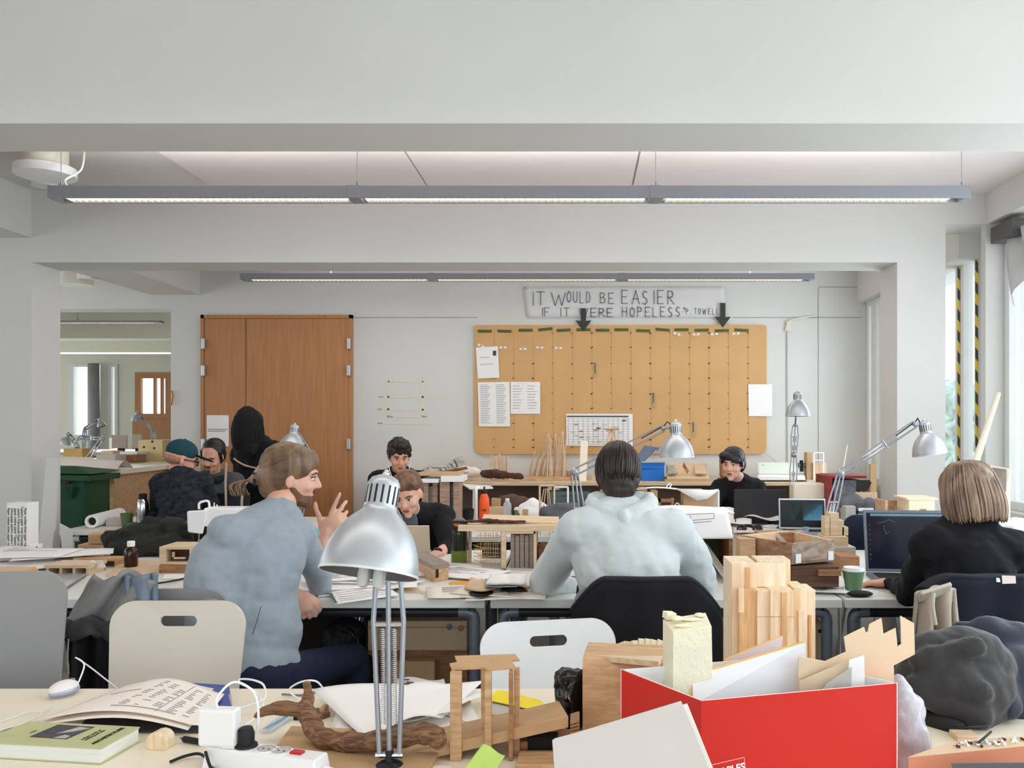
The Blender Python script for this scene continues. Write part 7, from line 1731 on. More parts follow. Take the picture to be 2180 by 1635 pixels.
tag(M().slab([T(1850, 1252, .722), T(1892, 1262, .722), T(1905, 1250, .722), T(1850, 1240, .722)], .006, n=(0, 0, 1)).build('notebook', m_board, bevel=.001), 'thin notebook under the hand of the blonde person', 'notebook')
fan(4, 'pale sheet on the table left of the green cup', 'sheets right of the tall wood tower', (1745, 1775), (1255, 1264), 0, m_paper, size=(.16, .1), hstep=.002)
# brown wooden house models on the right
d = 4.25; root = thing('wooden_house_model', 'open brown plywood room model left of the white house model', 'model', V(pxx(1905, d), d, TZ))
zb3 = P(0, 1112, d).z; zt3 = P(0, 1066, d).z
M().bx(pxx(1884, d), pxx(1935, d), d, d + .14, zb3 - .01, zb3).build('floor_plate', m_ply, root); M().bx(pxx(1884, d), pxx(1890, d), d, d + .14, zb3, zt3).build('side_wall', m_ply, root); M().bx(pxx(1890, d), pxx(1935, d), d + .13, d + .14, zb3, zt3 - .01).build('back_wall', m_ply, root); M().bx(pxx(1929, d), pxx(1935, d), d, d + .13, zb3, zt3 - .01).build('side_wall', m_ply, root)
M().slab([P(1904, 1092, d + .12), P(1922, 1092, d + .12), P(1922, 1076, d + .12), P(1904, 1078, d + .12)], .002).build('window_panel', m_board, root)
M().bx(pxx(1890, d), pxx(1930, d), d + .02, d + .12, TZ + .0005, zb3 - .01).build('pedestal', m_plyd, root)
d = 4.2; root = thing('wooden_house_model', 'white-painted house model with a square window beside the blonde hair', 'model', V(pxx(1965, d), d, TZ))
m_cream = mat('cream_painted_wood', (236, 224, 198), .7, var=.03)
M().bx(pxx(1935, d), pxx(1990, d), d, d + .16, TZ + .0005, P(0, 1064, d).z).build('house_body', m_cream, root, bevel=.001); M().bx(pxx(1930, d), pxx(1996, d), d - .006, d + .17, P(0, 1064, d).z, P(0, 1060, d).z).build('roof', m_cream, root)
for x0, x1, y0, y1 in ((1941, 1952, 1087, 1103), (1958, 1972, 1084, 1112)): M().bx(pxx(x0, d), pxx(x1, d), d - .003, d + .004, P(0, y1, d).z, P(0, y0, d).z).build('window_opening', m_plyd, root)
root = thing('picture_boards', 'pair of framed grey panels leaning by the right window', 'panel', V(pxx(2130, 4.37), 4.37, TZ))
d = 4.37
M().slab([P(2105, 1172, d), P(2150, 1176, d - .02), P(2152, 998, d), P(2108, 990, d + .05)], .02, n=(0, -1, 0)).build('frame', m_lam, root)
for y in (995, 1062): M().slab([P(2109, y + 46, d - .006), P(2142, y + 52, d - .03), P(2143, y + 4, d - .012), P(2110, y, d + .03)], .004, n=(0, -1, 0)).build('panel', mat('taupe_photo', (132, 122, 112), .7, var=.15), root)
M().slab([V(2.28, 4.6, .0), V(2.28, 4.75, .0), V(2.28, 4.75, .72), V(2.28, 4.6, .72)], .02).build('support', m_ply, root) if False else None
tag(M().tube([P(2055, 1075, 4.6), P(2080, 975, 4.85), P(2125, 838, 5.1)], [.022, .02, .016], 14).build('paper_tube', m_lam, smooth='auto'), 'long cream cardboard tube leaning behind the blonde hair', 'tube')
cloth('white_jacket', 'white jacket or cushion behind the right shoulder of the blonde person', 'jacket', [[(2105, 1120, 0, .04), (2130, 1130, 0, .06), (2170, 1150, 0, .08), (2190, 1200, 0, .09)], [(2100, 1150, 0, .06), (2120, 1220, 0, .07)]], m_white, 3.35, disp=(.02, .1))
tag(M().lathe([(0, 0), (.025, 0), (.025, .05), (0, .05)], V(pxx(2122, 3.2), 3.2, P(0, 1120, 3.2).z), n=20).build('beaker', m_white), 'white round beaker by the blonde hair', 'beaker')
# ================================================================ ON THE FAR TABLES
def sc_(pr, k): return [(r, z * k) for r, z in pr]
def on(px, d, z=TZ): return V(pxx(px, d), d, z)
def bxp(name, label, cat, m, x0, x1, ytop, d, dep, z=TZ, ybot=None, bevel=.001, group=None, parent=None):
    o = M().bx(pxx(x0, d), pxx(x1, d), d, d + dep, (z + .0005) if ybot is None else P(0, ybot, d).z, P(0, ytop, d).z).build(name, m, parent, bevel=bevel)
    return o if parent else tag(o, label, cat, group)
# corrugated-card tower model behind the bent-over person
d = 5.25; root = thing('corrugated_tower_model', 'tall model of striped corrugated card columns behind the bent-over person', 'model', on(945, d))
m_corr = wood('corrugated_edge', (184, 156, 138), (140, 112, 98), scale=16, stretch=(.6, .6, 14), rough=.9)
for x0, x1, yt in ((898, 912, 1028), (921, 932, 1028), (936, 957, 1026), (965, 977, 1026)):
    bxp('column', '', '', m_corr, x0, x1, yt, d + (.02 if x0 > 930 else .05), .16, parent=root)
bxp('infill', '', '', m_board, 912, 921, 1036, d + .09, .05, parent=root); bxp('infill', '', '', mat('silver_foil_panel', (150, 150, 156), .4, metal=.4, var=.3, scale=30), 957, 965, 1030, d + .09, .05, parent=root)
for (x0, x1, y0, y1) in ((895, 933, 1020, 1028), (938, 985, 1014, 1026)): M().bx(pxx(x0, d), pxx(x1, d), d, d + .22, P(0, y1, d).z, P(0, y0, d).z).build('cap_slab', m_white, root, bevel=.002)
M().bx(pxx(880, d), pxx(975, d), d + .05, d + .3, P(0, 1014, d).z, P(0, 1009, d).z).build('top_board', m_card, root)
# black mug
root = thing('black_mug', 'black mug with handle left of the orange bottle', 'mug', on(995, 5.55)); p = on(995, 5.55)
M().lathe([(0, 0), (.034, 0), (.048, .10), (.045, .10), (.031, .004), (0, .004)], p, n=28).build('mug_body', m_black, root, smooth='auto'); M().tube(smoothpts([p + V(-.044, 0, .066), p + V(-.066, 0, .068), p + V(-.068, 0, .045), p + V(-.04, 0, .032)]), .005, 8).build('handle', m_black, root, smooth=True)
tag(M().tube(smoothpts([on(1013, 5.45), P(1013, 1050, 5.45), P(1013, 1040, 5.47), P(1020, 1038, 5.5)]), .012, 10).build('white_pipe', m_white, smooth='auto'), 'white upright pipe left of the orange bottle', 'pipe')
g = M(); g.slab([P(985, 1030, 5.8), P(1045, 1034, 5.8), P(1050, 1038, 5.6), P(1000, 1040, 5.6)], .008, n=(0, 0, 1)); g.tube([P(1008, 1036, 5.7), V(pxx(1008, 5.7), 5.7, TZ)], .006, 6); g.tube([P(1030, 1036, 5.7), V(pxx(1030, 5.7), 5.7, TZ)], .006, 6)
tag(g.build('white_stand', m_white), 'ragged white plate on legs behind the orange bottle', 'stand')
root = thing('orange_bottle', 'orange squeeze bottle with black nozzle', 'bottle', on(1031, 5.35)); p = on(1031, 5.35); m_or = mat('orange_plastic_bottle', (240, 92, 30), .4, var=.02)
M().lathe(sc_([(0, 0), (.030, 0), (.033, .004), (.033, .13), (.031, .15), (.020, .175), (.014, .18)], 1.22), p, n=28).build('bottle_body', m_or, root, smooth='auto'); M().lathe(sc_([(.016, .178), (.016, .196), (.006, .20), (.005, .215), (0, .216)], 1.22), p, n=20).build('nozzle', m_black, root, smooth='auto')
W = frame(p + V(0, -.0338, .115), (1, 0, 0), (0, 0, 1)); text_mesh('label_print', 'LIM', .02, m_inkd, root, W, bold=.0005); M().box(p + V(.014, -.0312, .04), (.012, .003, .032), (0, 0, .45)).build('barcode', m_board, root)
root = thing('clear_bottle', 'clear plastic water bottle right of the orange one', 'bottle', on(1080, 5.6)); p = on(1080, 5.6); m_cl = mat('clear_bottle', (220, 228, 232), .08, var=0, alpha=.42)
M().lathe([(0, 0), (.026, 0), (.029, .006), (.027, .03), (.029, .06), (.026, .08), (.029, .10), (.026, .13), (.012, .15)], p, n=24).build('bottle_body', m_cl, root, smooth='auto'); M().lathe([(.0125, .147), (.0135, .149), (.0135, .165), (0, .165)], p, n=20).build('cap', m_white, root, smooth='auto')
cup('small green and white paper cup right of the clear bottle', 1106, 0, d=5.6, r=.036, h=.105, body=(96, 128, 78), mark=True)
for k, (x0, x1, yt, d, m_, lab) in enumerate(((1046, 1066, 1062, 5.72, m_card, 'upright brown card behind the clear bottle'), (1030, 1075, 1080, 5.65, m_cardl, 'low tan card box behind the orange bottle'), (1112, 1124, 1085, 5.15, m_card, 'narrow brown block right of the green paper cup'))):
    bxp('card_block', lab, 'block', m_, x0, x1, yt, d, .08)
cloth('white_plastic_bag', 'crumpled white bag behind the small green cup', 'bag', [[(1115, 1085, .1, .04), (1135, 1078, .1, .05), (1155, 1086, .1, .04)], [(1120, 1096, .05, .04), (1150, 1098, .05, .035)]], m_paper, 5.15, disp=(.02, .06))
cloth('brown_cloth', 'dark brown cloth heap far behind the clear bottle', 'cloth', [[(1060, 1075, .3, .05), (1090, 1070, .3, .06), (1130, 1078, .3, .05)]], mat('umber_cloth', (92, 70, 60), .9, var=.2), 5.48, disp=(.02, .06))
for n_, (x0, x1, y0, d, lab) in enumerate(((1149, 1180, 1034, 5.10, 'square wooden frame model left of the dark green screen'), (1180, 1209, 1037, 5.4, 'white wooden frame standing behind the dark green screen'))):
    g = M(); r = .006
    for a, b in (((x0, y0), (x1, y0)), ((x0, y0), (x0, None)), ((x1, y0), (x1, None))):
        q = V(pxx(b[0], d), d, TZ) if b[1] is None else P(b[0], b[1], d); g.tube([P(a[0], a[1], d), q], r, 4)
    tag(g.build('frame_model', [m_cardl, m_white][n_]), lab, 'model')
g = M()
for a, b in (((1158, 1040), (1140, None)), ((1162, 1040), (1150, None)), ((1165, 1040), (1170, None)), ((1168, 1042), (1178, None))): g.tube([P(a[0], a[1], 5.0), V(pxx(b[0], 5.0), 5.0, TZ)], .003, 5)
tag(g.build('wire_model', m_cardl), 'spindly stick tripod in front of the square wooden frame', 'model')
r_, s_, lid, n3 = laptop_open('dark laptop with dull green screen at the left of the hooded person', V(pxx(1212, 5.6), 5.6, TZ), .283, .205, .2, .03, .1, m_black, mat('dull_green_screen', (44, 66, 62), .2, var=.1, emit=.3))
g = M()
for a, b, c_, e in ((.3, .8, .7, .82), (.3, .15, .38, .3), (.45, .2, .55, .2)): g.ribbon([s_(a, b) + n3, s_(c_, e) + n3], .005, n3)
g.build('screen_marks', m_black, lid)
cloth('grey_jacket_pile', 'dark grey padded jacket in front of the dull green screen', 'jacket', [[(1165, 1092, 0, .045), (1195, 1090, 0, .05), (1222, 1088, 0, .045)], [(1180, 1108, -.05, .05), (1210, 1108, -.05, .045)]], mat('grey_nylon', (86, 86, 94), .6, var=.1, bump=.2, bscale=60), 4.98, disp=(.03, .07))
bxp('white_box', 'small white box beside the dull green screen', 'box', m_paper, 1256, 1270, 1054, 5.3, .1)
# paper-roofed wooden model
d = 5.05; root = thing('paper_roof_model', 'brown plywood model with white paper lying on it like a roof', 'model', on(1450, d))
for x0, x1, yt in ((1362, 1378, 1040), (1385, 1396, 1042), (1455, 1500, 1044), (1395, 1400, 1044)): bxp('wall', '', '', m_ply if x0 != 1455 else m_card, x0, x1, yt, d, .14, parent=root)
bxp('wall', '', '', m_cardl, 1500, 1529, 1048, d + .05, .02, parent=root); M().tube([P(1529, 1044, d), V(pxx(1529, d), d, TZ)], .008, 6).build('white_post', m_white, root)
for x0, x1, y0, y1 in ((1400, 1428, 1062, 1068), (1400, 1406, 1062, 1088), (1428, 1434, 1060, 1088), (1410, 1424, 1080, 1086)): M().bx(pxx(x0, d), pxx(x1, d), d - .03, d + .03, P(0, y1, d).z, P(0, y0, d).z).build('timber', m_plyd, root)
for px in (1388, 1398, 1442): M().lathe([(.008, 0), (.014, 0), (.014, .004), (.008, .004)], P(px, 1075, d - .04), (0, 1, .2), 20).build('ring', m_paper, root)
g = M(); g.grid(lambda u, v: P(1352 + 178 * u, 1040 - 4 * math.sin(u * 6) + 3 * v, 5.25 - .22 * v), 14, 4); g.add([P(1438, 1040, 5.0), P(1530, 1044, 5.0), P(1506, 1062, 4.97), P(1484, 1066, 4.97)], [(0, 1, 2, 3)]); g.build('paper_roof', m_paper, root, solid=.0015, smooth=True)
M().tube(smoothpts([P(1418, 1038, 5.1), P(1424, 1030, 5.1), P(1429, 1032, 5.1), P(1424, 1040, 5.1)]), .004, 6).build('paper_curl', m_white, root, smooth=True)
# dark laptop, back of the lid towards us
laptop_open('black laptop seen from the back in front of the black-haired person', V(pxx(1616, 5.55), 5.55, TZ), .33, .225, .22, PI * 0 - .12, .25, mat('charcoal_lid', (42, 42, 46), .5, var=.04), None, base_toward=1)
r_, s_, lid, n3 = laptop_open('silver laptop with dark desktop and blue window on its screen', V(pxx(1709, 5.18), 5.18, TZ), .285, .185, .2, -.08, .15, m_alu, mat('black_desktop', (16, 20, 26), .2, var=0, emit=.2))
M().slab([s_(.52, .28), s_(.93, .28), s_(.93, .82), s_(.52, .82)], .0006, n=n3).build('screen_window', mat('blue_window', (86, 140, 170), .3, emit=.5), lid); M().slab([s_(.26, .3), s_(.5, .3), s_(.5, .84), s_(.26, .84)], .0006, n=n3).build('screen_window', mat('green_window', (36, 62, 56), .3, emit=.3), lid)
sheet('paper_heap', 'crumpled white papers in front of the black laptop', 'paper', [T(1530, 1090, .76), T(1655, 1098, .77), T(1660, 1112, .75), T(1532, 1106, .74)], m_paper, (), amp=.04, fq=(9, 4))
sheet('paper_heap', 'lower white papers left of the black headphones', 'paper', [T(1525, 1100, .74), T(1600, 1104, .75), T(1600, 1120, .73), T(1530, 1120, .73)], m_paper, (), amp=.03, fq=(6, 5))
root = thing('headphones', 'black headphones lying on the far table', 'headphones', on(1598, 5.35)); 
for px in (1580, 1614): M().lathe([(0, 0), (.026, 0), (.030, .008), (.030, .022), (.024, .030), (0, .032)], V(pxx(px, 4.97), 5.0, TZ + .032), (0, -1, .35), 24).build('ear_cup', m_gloss, root, smooth='auto')
M().tube(smoothpts([V(pxx(1580, 5), 5.02, TZ + .03), V(pxx(1588, 5), 5.08, TZ + .045), V(pxx(1604, 5), 5.08, TZ + .045), V(pxx(1614, 5), 5.02, TZ + .03)]), .010, 8).build('headband', m_black, root, smooth=True)
M().tube([P(1566, 1112, 5.0), P(1566, 1088, 5.0)], .003, 6).build('antenna', m_black, root)
for k, (x, y, m_, s_) in enumerate(((1635, 1112, m_board, (.06, .04, .02)), (1650, 1116, m_black, (.09, .05, .015)), (1640, 1122, m_paper, (.08, .05, .012)), (1668, 1124, m_inkd, (.10, .05, .01)), (1630, 1105, m_paper, (.05, .04, .03)))):
    p = T(x, y); p.y = max(p.y, 4.99); tag(M().box(V(pxx(x, p.y), p.y, TZ + s_[2] / 2 + .0005), s_, (0, 0, .3 * k)).build('desk_litter', m_, bevel=.003), ('pale crumpled tissue', 'black gadget', 'white note pad', 'dark flat remote', 'white paper ball')[k] + ' between the headphones and the silver laptop', 'litter')
tag(M().lathe([(0, 0), (.014, 0), (.018, .05), (0, .05)], on(1716, 4.99), n=20).build('blue_beaker', mat('pale_blue_plastic', (150, 172, 200), .4), smooth='auto'), 'small pale blue beaker in front of the silver laptop', 'beaker')
o = bxp('white_router', 'cream box lamp-lit behind the silver laptop', 'box', m_lam, 1689, 1758, 1029, 5.6, .12, bevel=.012)  # plain cream box in one even colour
o['label'] = 'cream box with rounded edges behind the silver laptop'
# clutter by the right column
d = 5.3
tag(M().slab([P(1822, 1045, 5.3), P(1848, 1043, 5.3), P(1858, 1022, 5.35), P(1824, 1022, 5.35)], .006).build('tilted_board', m_black), 'black tilted panel beside the elbow of the slanting lamp', 'panel')
tag(M().tube([P(1828, 1042, 5.32), V(pxx(1828, 5.32), 5.32, TZ)], .008, 6).build('panel_foot', m_black), 'black foot holding the tilted panel', 'foot')
bxp('red_frame_box', 'dark red frame box behind the elbow of the slanting lamp', 'box', mat('dark_red_lacquer', (138, 28, 30), .5), 1764, 1772, 1014, 5.5, .3)
o = M().bx(pxx(1772, 5.5), pxx(1845, 5.5), 5.5, 5.8, P(0, 1018, 5.5).z, P(0, 1013, 5.5).z).build('red_shelf', mat('dark_red_lacquer', (138, 28, 30))); tag(o, 'thin red shelf plate joined to the dark red frame box', 'shelf')
bxp('grey_papers', 'stack of grey printed boards inside the red frame', 'boards', mat('grey_print', (120, 124, 134), .7, var=.4, scale=30), 1775, 1835, 1022, 5.55, .2)
cloth('grey_cloth', 'crumpled grey cloth left of the right column', 'cloth', [[(1800, 1075, 0, .04), (1820, 1070, 0, .05)], [(1850, 1072, 0, .04), (1865, 1078, 0, .03)], [(1805, 1092, 0, .05)]], mat('slate_cloth', (104, 106, 112), .9, var=.2), 5.1, disp=(.02, .05))
bxp('wood_sheet', 'pale plywood sheet leaning behind the clutter by the right column', 'board', m_cardl, 1822, 1868, 1048, 5.15, .012); bxp('wood_post', 'brown wooden post standing by the back window', 'post', m_card, 1853, 1866, 988, 5.34, .03)
bxp('grey_carton', 'light grey carton in the clutter left of the right column', 'box', m_board, 1800, 1822, 1078, 5.0, .1)
for k, (y, m_) in enumerate(((1094, m_board), (1088, mat('teal_book', (60, 82, 92), .5)), (1082, m_paper))): bxp('book', ('lowest', 'middle', 'top')[k] + ' book of the small pile against the right column', 'book', m_, 1828, 1866 - 3 * k, y, 5.05, .14, ybot=y + 6 if k < 2 else y + 6, z=TZ)
tag(M().tube([P(1793, 1010, 5.4), P(1803, 953, 5.45), P(1804, 947, 5.45)], [.004, .003, .006], 6).build('white_stick', m_white), 'thin white stick with a round tip rising left of the right column', 'stick')

# ================================================================ ON THE SHELF BENCH AT THE BACK WALL
sz = bz
sheet('newspaper', 'rumpled newspapers piled at the left end of the shelf bench', 'newspaper', [on(892, 7.6, sz + .03), on(985, 7.6, sz + .16), on(1000, 7.25, sz + .05), on(890, 7.2, sz + .01)], mat('newsprint', (188, 186, 182), .8, var=.35, scale=14), [(.1 + .1 * k, .1, .18 + .1 * k, .9, .012, 2) for k in range(8)], amp=.05, fq=(9, 5))
sheet('newspaper', 'folded newspaper lying on top of the rumpled pile', 'newspaper', [on(915, 7.5, sz + .10), on(990, 7.5, sz + .10), on(990, 7.3, sz + .06), on(908, 7.3, sz + .06)], m_board, [(.1, .3, .9, .4, .02, 2), (.2, .6, .8, .7, .015, 2)], amp=.04, fq=(7, 5))
tag(M().slab([on(905, 7.3, sz + .05), on(995, 7.2, sz + .12), on(993, 7.2, sz + .13), on(905, 7.3, sz + .065)], .05, n=(0, -1, .3)).build('bark_strip', m_plyd), 'long brown strip sticking out of the newspaper pile', 'strip')
cloth('brown_paper_roll', 'crumpled brown and white wrapping on the shelf bench', 'wrapping', [[(975, 1012, 0, .05), (990, 1005, 0, .05), (1012, 1005, 0, .045)], [(960, 1008, 0, .035), (978, 1002, 0, .03)]], m_paperw, 7.35, disp=(.04, .05))
cloth('bark_piece', 'dark brown bark piece in front of the short twig bundle', 'bark', [[(1030, 1008, 0, .035), (1055, 1008, 0, .04), (1080, 1012, 0, .03), (1108, 1014, 0, .025)]], MATS['dark_bark'], 7.25, disp=(.03, .05))
m_twig = mat('peeled_twig', (216, 190, 160), .8, var=.15, scale=20)
def bundle(label, gname, xs, ytop, lean, n, seed, d0=7.45):
    random.seed(seed)
    for k in range(n):
        x = xs[0] + (xs[1] - xs[0]) * (k + random.random() * .6) / n; dd = d0 + random.uniform(-.06, .12); yt = random.uniform(*ytop)
        top = P(x + lean + random.uniform(-4, 4), yt, dd); bot = V(pxx(x, dd), dd, sz + .002); mid = bot.lerp(top, .5) + V(random.uniform(-.012, .012), 0, 0)
        tag(M().tube(smoothpts([bot, mid, top]), [.009, .009, .008, .009, .008, .008, .008, .007, .007, .007, .006, .006, .005], 6).build('twig', m_twig, smooth=True), label, 'twig', gname)
bundle('short pale twig standing on the shelf bench, left of the tall twigs', 'short twigs on the shelf bench', (1046, 1084), (964, 974), -2, 13, 3)
bundle('tall pale twig standing on the shelf bench below the calendar board', 'tall twigs on the shelf bench', (1160, 1204), (918, 935), 0, 15, 5)
bundle('pale stick leaning to the right beside the tall twigs', 'leaning sticks on the shelf bench', (1124, 1158), (950, 970), 16, 7, 6)
bxp('plywood_board', 'flat plywood base under the tall twigs', 'board', m_ply, 1120, 1215, 1016, 7.3, .4, z=sz)
for k, (x0, x1, y0, y1, r) in enumerate(((1268, 1303, None, 912, .009), (1272, 1306, None, 925, .009), (1312, 1303, None, 908, .009), (1322, 1308, None, 918, .009))):
    tag(M().tube([V(pxx(x0 - 8 * (k < 2), 7.4), 7.4, sz), P(x1, y1, 7.5)], r, 6).build('timber_strut', m_wood), ('leftmost', 'second', 'third', 'rightmost')[k] + ' strut of the timber tripod below the year planner', 'strut')
g = M(); g.tube([P(1290, 915, 7.48), P(1318, 913, 7.48)], .012, 6); tag(g.build('timber_crosspiece', m_ply), 'short crosspiece at the top of the timber tripod', 'timber')
tag(M().slab([V(pxx(1233, 7.3), 7.3, sz), V(pxx(1248, 7.3), 7.3, sz), P(1252, 938, 7.5), P(1236, 938, 7.5)], .015).build('pale_plank', m_lam, bevel=.002), 'pale upright plank between tall twigs and lamp elbow', 'plank')
g = M()
for k in range(4): bxp('small_block', 'tiny brown block on the shelf bench by the lamp elbow', 'block', m_plyd, 1206 + 7 * k, 1211 + 7 * k, 1003, 7.4, .03, z=sz, group='tiny blocks by the lamp elbow')
root = thing('blue_file_box', 'bright blue lever file box lying under the silver lamp shade', 'file', on(1388, 7.4, sz)); m_blue = mat('bright_blue_card', (24, 112, 204), .45, var=.03)
M().bx(pxx(1365, 7.3), pxx(1414, 7.3), 7.3, 7.6, sz + .0005, P(0, 999, 7.3).z).build('lower_file', m_blue, root, bevel=.003); M().hexa([P(1362, 998, 7.3), P(1414, 999, 7.3), P(1414, 999, 7.6), P(1362, 998, 7.6)], [P(1365, 985, 7.3), P(1416, 983, 7.3), P(1416, 983, 7.6), P(1365, 985, 7.6)]).build('upper_file', m_blue, root, bevel=.003)
M().bx(pxx(1366, 7.3), pxx(1415, 7.3), 7.29, 7.3, P(0, 985, 7.3).z, P(0, 982, 7.3).z).build('page_edge', m_board, root)
root = thing('blue_grey_folder', 'tilted blue-grey folder leaning left of the bright blue file box', 'folder', on(1365, 7.45, sz))
M().slab([P(1345, 985, 7.35), P(1364, 988, 7.35), P(1400, 952, 7.5), P(1372, 948, 7.5)], .02).build('cover', mat('blue_grey_card', (96, 106, 132), .5, var=.05), root); M().slab([P(1392, 955, 7.46), P(1406, 952, 7.46), P(1400, 960, 7.44)], .004).build('blue_flap', m_blue, root)
M().tube([P(1368, 978, 7.4), V(pxx(1368, 7.42), 7.42, sz)], .012, 6).build('prop', m_black, root)
root = thing('display_tray', 'tray with card pieces and a dark fin right of the blue files', 'tray', on(1465, 7.3, sz))
M().slab([V(pxx(1420, 7.2), 7.2, sz + .03), V(pxx(1510, 7.2), 7.2, sz + .03), V(pxx(1505, 7.55), 7.55, sz + .14), V(pxx(1418, 7.55), 7.55, sz + .14)], .02, n=(0, -.3, 1)).build('tray_plate', m_cardl, root, bevel=.002)
M().bx(pxx(1416, 7.2), pxx(1512, 7.2), 7.2, 7.7, sz + .0005, sz + .018).build('tray_base', m_card, root)
for x0, x1, m_ in ((1422, 1440, mat('printed_patch', (170, 164, 160), .7, var=.6, scale=40)), (1480, 1505, m_wood)): M().slab([P(x0, 1008, 7.22), P(x1, 1008, 7.22), P(x1 - 4, 990, 7.5), P(x0 - 2, 990, 7.5)], .006, n=(0, -.3, 1)).build('card_piece', m_, root)
M().slab([P(1463, 1008, 7.2), P(1466, 1002, 7.25), P(1456, 984, 7.3), P(1453, 992, 7.3)], .01).build('dark_fin', m_plyd, root)
M().tube([P(1440, 1006, 7.3), V(pxx(1440, 7.3), 7.3, sz)], .01, 6).build('support', m_card, root)
root = thing('brown_bust', 'brown wooden shape standing behind the black-haired person', 'ornament', on(1540, 7.4, sz))
M().cap(on(1540, 7.4, sz + .05), P(1538, 972, 7.4), .035, .028).build('shape', m_plyd, root, smooth=True); M().lathe([(0, 0), (.05, 0), (.05, .02), (0, .02)], on(1540, 7.4, sz), n=20).build('foot', m_plyd, root)
# plotter
root = thing('plotter', 'pale green-white plotter on the shelf bench below the hanging cable', 'plotter', on(1655, 7.3, sz)); m_pl = mat('pale_green_plastic', (214, 220, 208), .45, var=.02)
M().hexa([P(1612, 1010, 7.3), P(1702, 1010, 7.3), P(1702, 1010, 7.55), P(1612, 1010, 7.55)], [P(1610, 984, 7.36), P(1700, 984, 7.36), P(1700, 984, 7.55), P(1610, 984, 7.55)]).build('cover', m_pl, root, bevel=.02)
M().hexa([V(pxx(1612, 7.2), 7.2, sz + .012), V(pxx(1715, 7.2), 7.2, sz + .012), V(pxx(1712, 7.5), 7.5, sz + .012), V(pxx(1612, 7.5), 7.5, sz + .012)], [P(1613, 1012, 7.2), P(1714, 1014, 7.2), P(1712, 1006, 7.5), P(1612, 1006, 7.5)]).build('tray', m_white, root, bevel=.01)
M().bx(pxx(1615, 7.25), pxx(1710, 7.25), 7.25, 7.5, sz + .0005, sz + .012).build('feet', m_dsteel, root); M().tube([P(1700, 990, 7.35), P(1730, 992, 7.35)], .02, 12).build('roll_spindle', m_steel, root, smooth='auto'); M().tube([P(1706, 980, 7.34), P(1707, 1004, 7.34)], .016, 10).build('end_stop', m_black, root)
for k in range(2): M().box(P(1623 + 3 * k, 990, 7.345), (.008, .004, .003)).build('button', m_inkd, root)
# stick frame model at the right
d = 7.2; root = thing('wooden_frame_model', 'white and brown frame model right of the plotter', 'model', on(1742, d, sz))
bxp('side_panel', '', '', m_card, 1718, 1729, 963, d + .1, .1, z=sz + .012, parent=root)
g = M()
for x in (1733, 1753): g.tube([P(x, 964, d + .05), V(pxx(x, d + .05), d + .05, sz + .012)], .006, 6)
for y in (964, 980): g.tube([P(1733, y, d + .05), P(1753, y, d + .05)], .005, 6)
g.build('white_frame', m_white, root); bxp('infill', '', '', m_cardl, 1731, 1760, 985, d + .08, .04, z=sz + .012, parent=root); M().bx(pxx(1718, d), pxx(1766, d), d, d + .25, sz + .0005, sz + .012).build('base', m_board, root)
tag(M().tube([P(1626, 962, 7.74), P(1655, 985, 7.74)], .003, 5).build('wall_flex', m_board), 'thin pale flex on the wall below the right corner of the calendar board', 'cable')

# ================================================================ LEFT SIDE
# wheelie bin
d = 6.15; root = thing('wheelie_bin', 'dark green wheelie bin behind the left column', 'bin', V(pxx(165, d), d + .25, 0)); m_bin = mat('green_bin_plastic', (34, 78, 54), .45, var=.04, scale=4)
xa, xb = pxx(60, d), pxx(186, d); zt_ = P(0, 1012, d).z
M().hexa([V(xa + .05, d + .06, .06), V(xb - .06, d + .06, .06), V(xb - .06, d + .3, .06), V(xa + .05, d + .3, .06)], [V(xa, d, zt_), V(xb - .02, d, zt_), V(xb - .02, d + .36, zt_), V(xa, d + .36, zt_)]).build('bin_body', m_bin, root, bevel=.02)
M().hexa([V(xa - .02, d - .02, zt_ - .035), V(xb + .03, d - .02, zt_ - .045), V(xb + .03, d + .39, zt_ - .045), V(xa - .02, d + .39, zt_ - .035)], [V(xa - .02, d - .02, zt_ + .01), V(xb + .03, d - .02, zt_ + .0), V(xb + .03, d + .39, zt_ + .0), V(xa - .02, d + .39, zt_ + .01)]).build('rim', m_bin, root, bevel=.006)
l_ = M().hexa([V(xa - .02, d - .02, zt_ + .015), V(xb + .04, d - .02, zt_ + .008), V(xb + .04, d + .39, zt_ + .01), V(xa - .02, d + .39, zt_ + .015)], [V(xa + .0, d + .05, P(0, 992, d).z), V(xb - .12, d + .05, P(0, 992, d).z), V(xb + .0, d + .33, P(0, 1004, d).z), V(xa + .0, d + .33, P(0, 995, d).z)]).build('lid', m_bin, root, bevel=.01)
M().tube([V(pxx(150, d), d - .035, P(0, 1027, d).z), V(pxx(150, d), d - .015, P(0, 1027, d).z)], .014, 14).build('hinge_pin', m_black, root)
M().hexa([V(pxx(150, d), d - .01, P(0, 1062, d).z), V(pxx(154, d), d - .01, P(0, 1062, d).z), V(pxx(154, d), d + .03, P(0, 1062, d).z), V(pxx(150, d), d + .03, P(0, 1062, d).z)], [V(pxx(146, d), d - .04, P(0, 1036, d).z), V(pxx(162, d), d - .04, P(0, 1036, d).z), V(pxx(162, d), d + .03, P(0, 1036, d).z), V(pxx(146, d), d + .03, P(0, 1036, d).z)]).build('grip', m_bin, root)
for x in (xa + .07, xb - .09): M().tube([(x - .02, d + .28, .09), (x + .02, d + .28, .09)], .09, 20).build('wheel', m_black, root, smooth='auto')
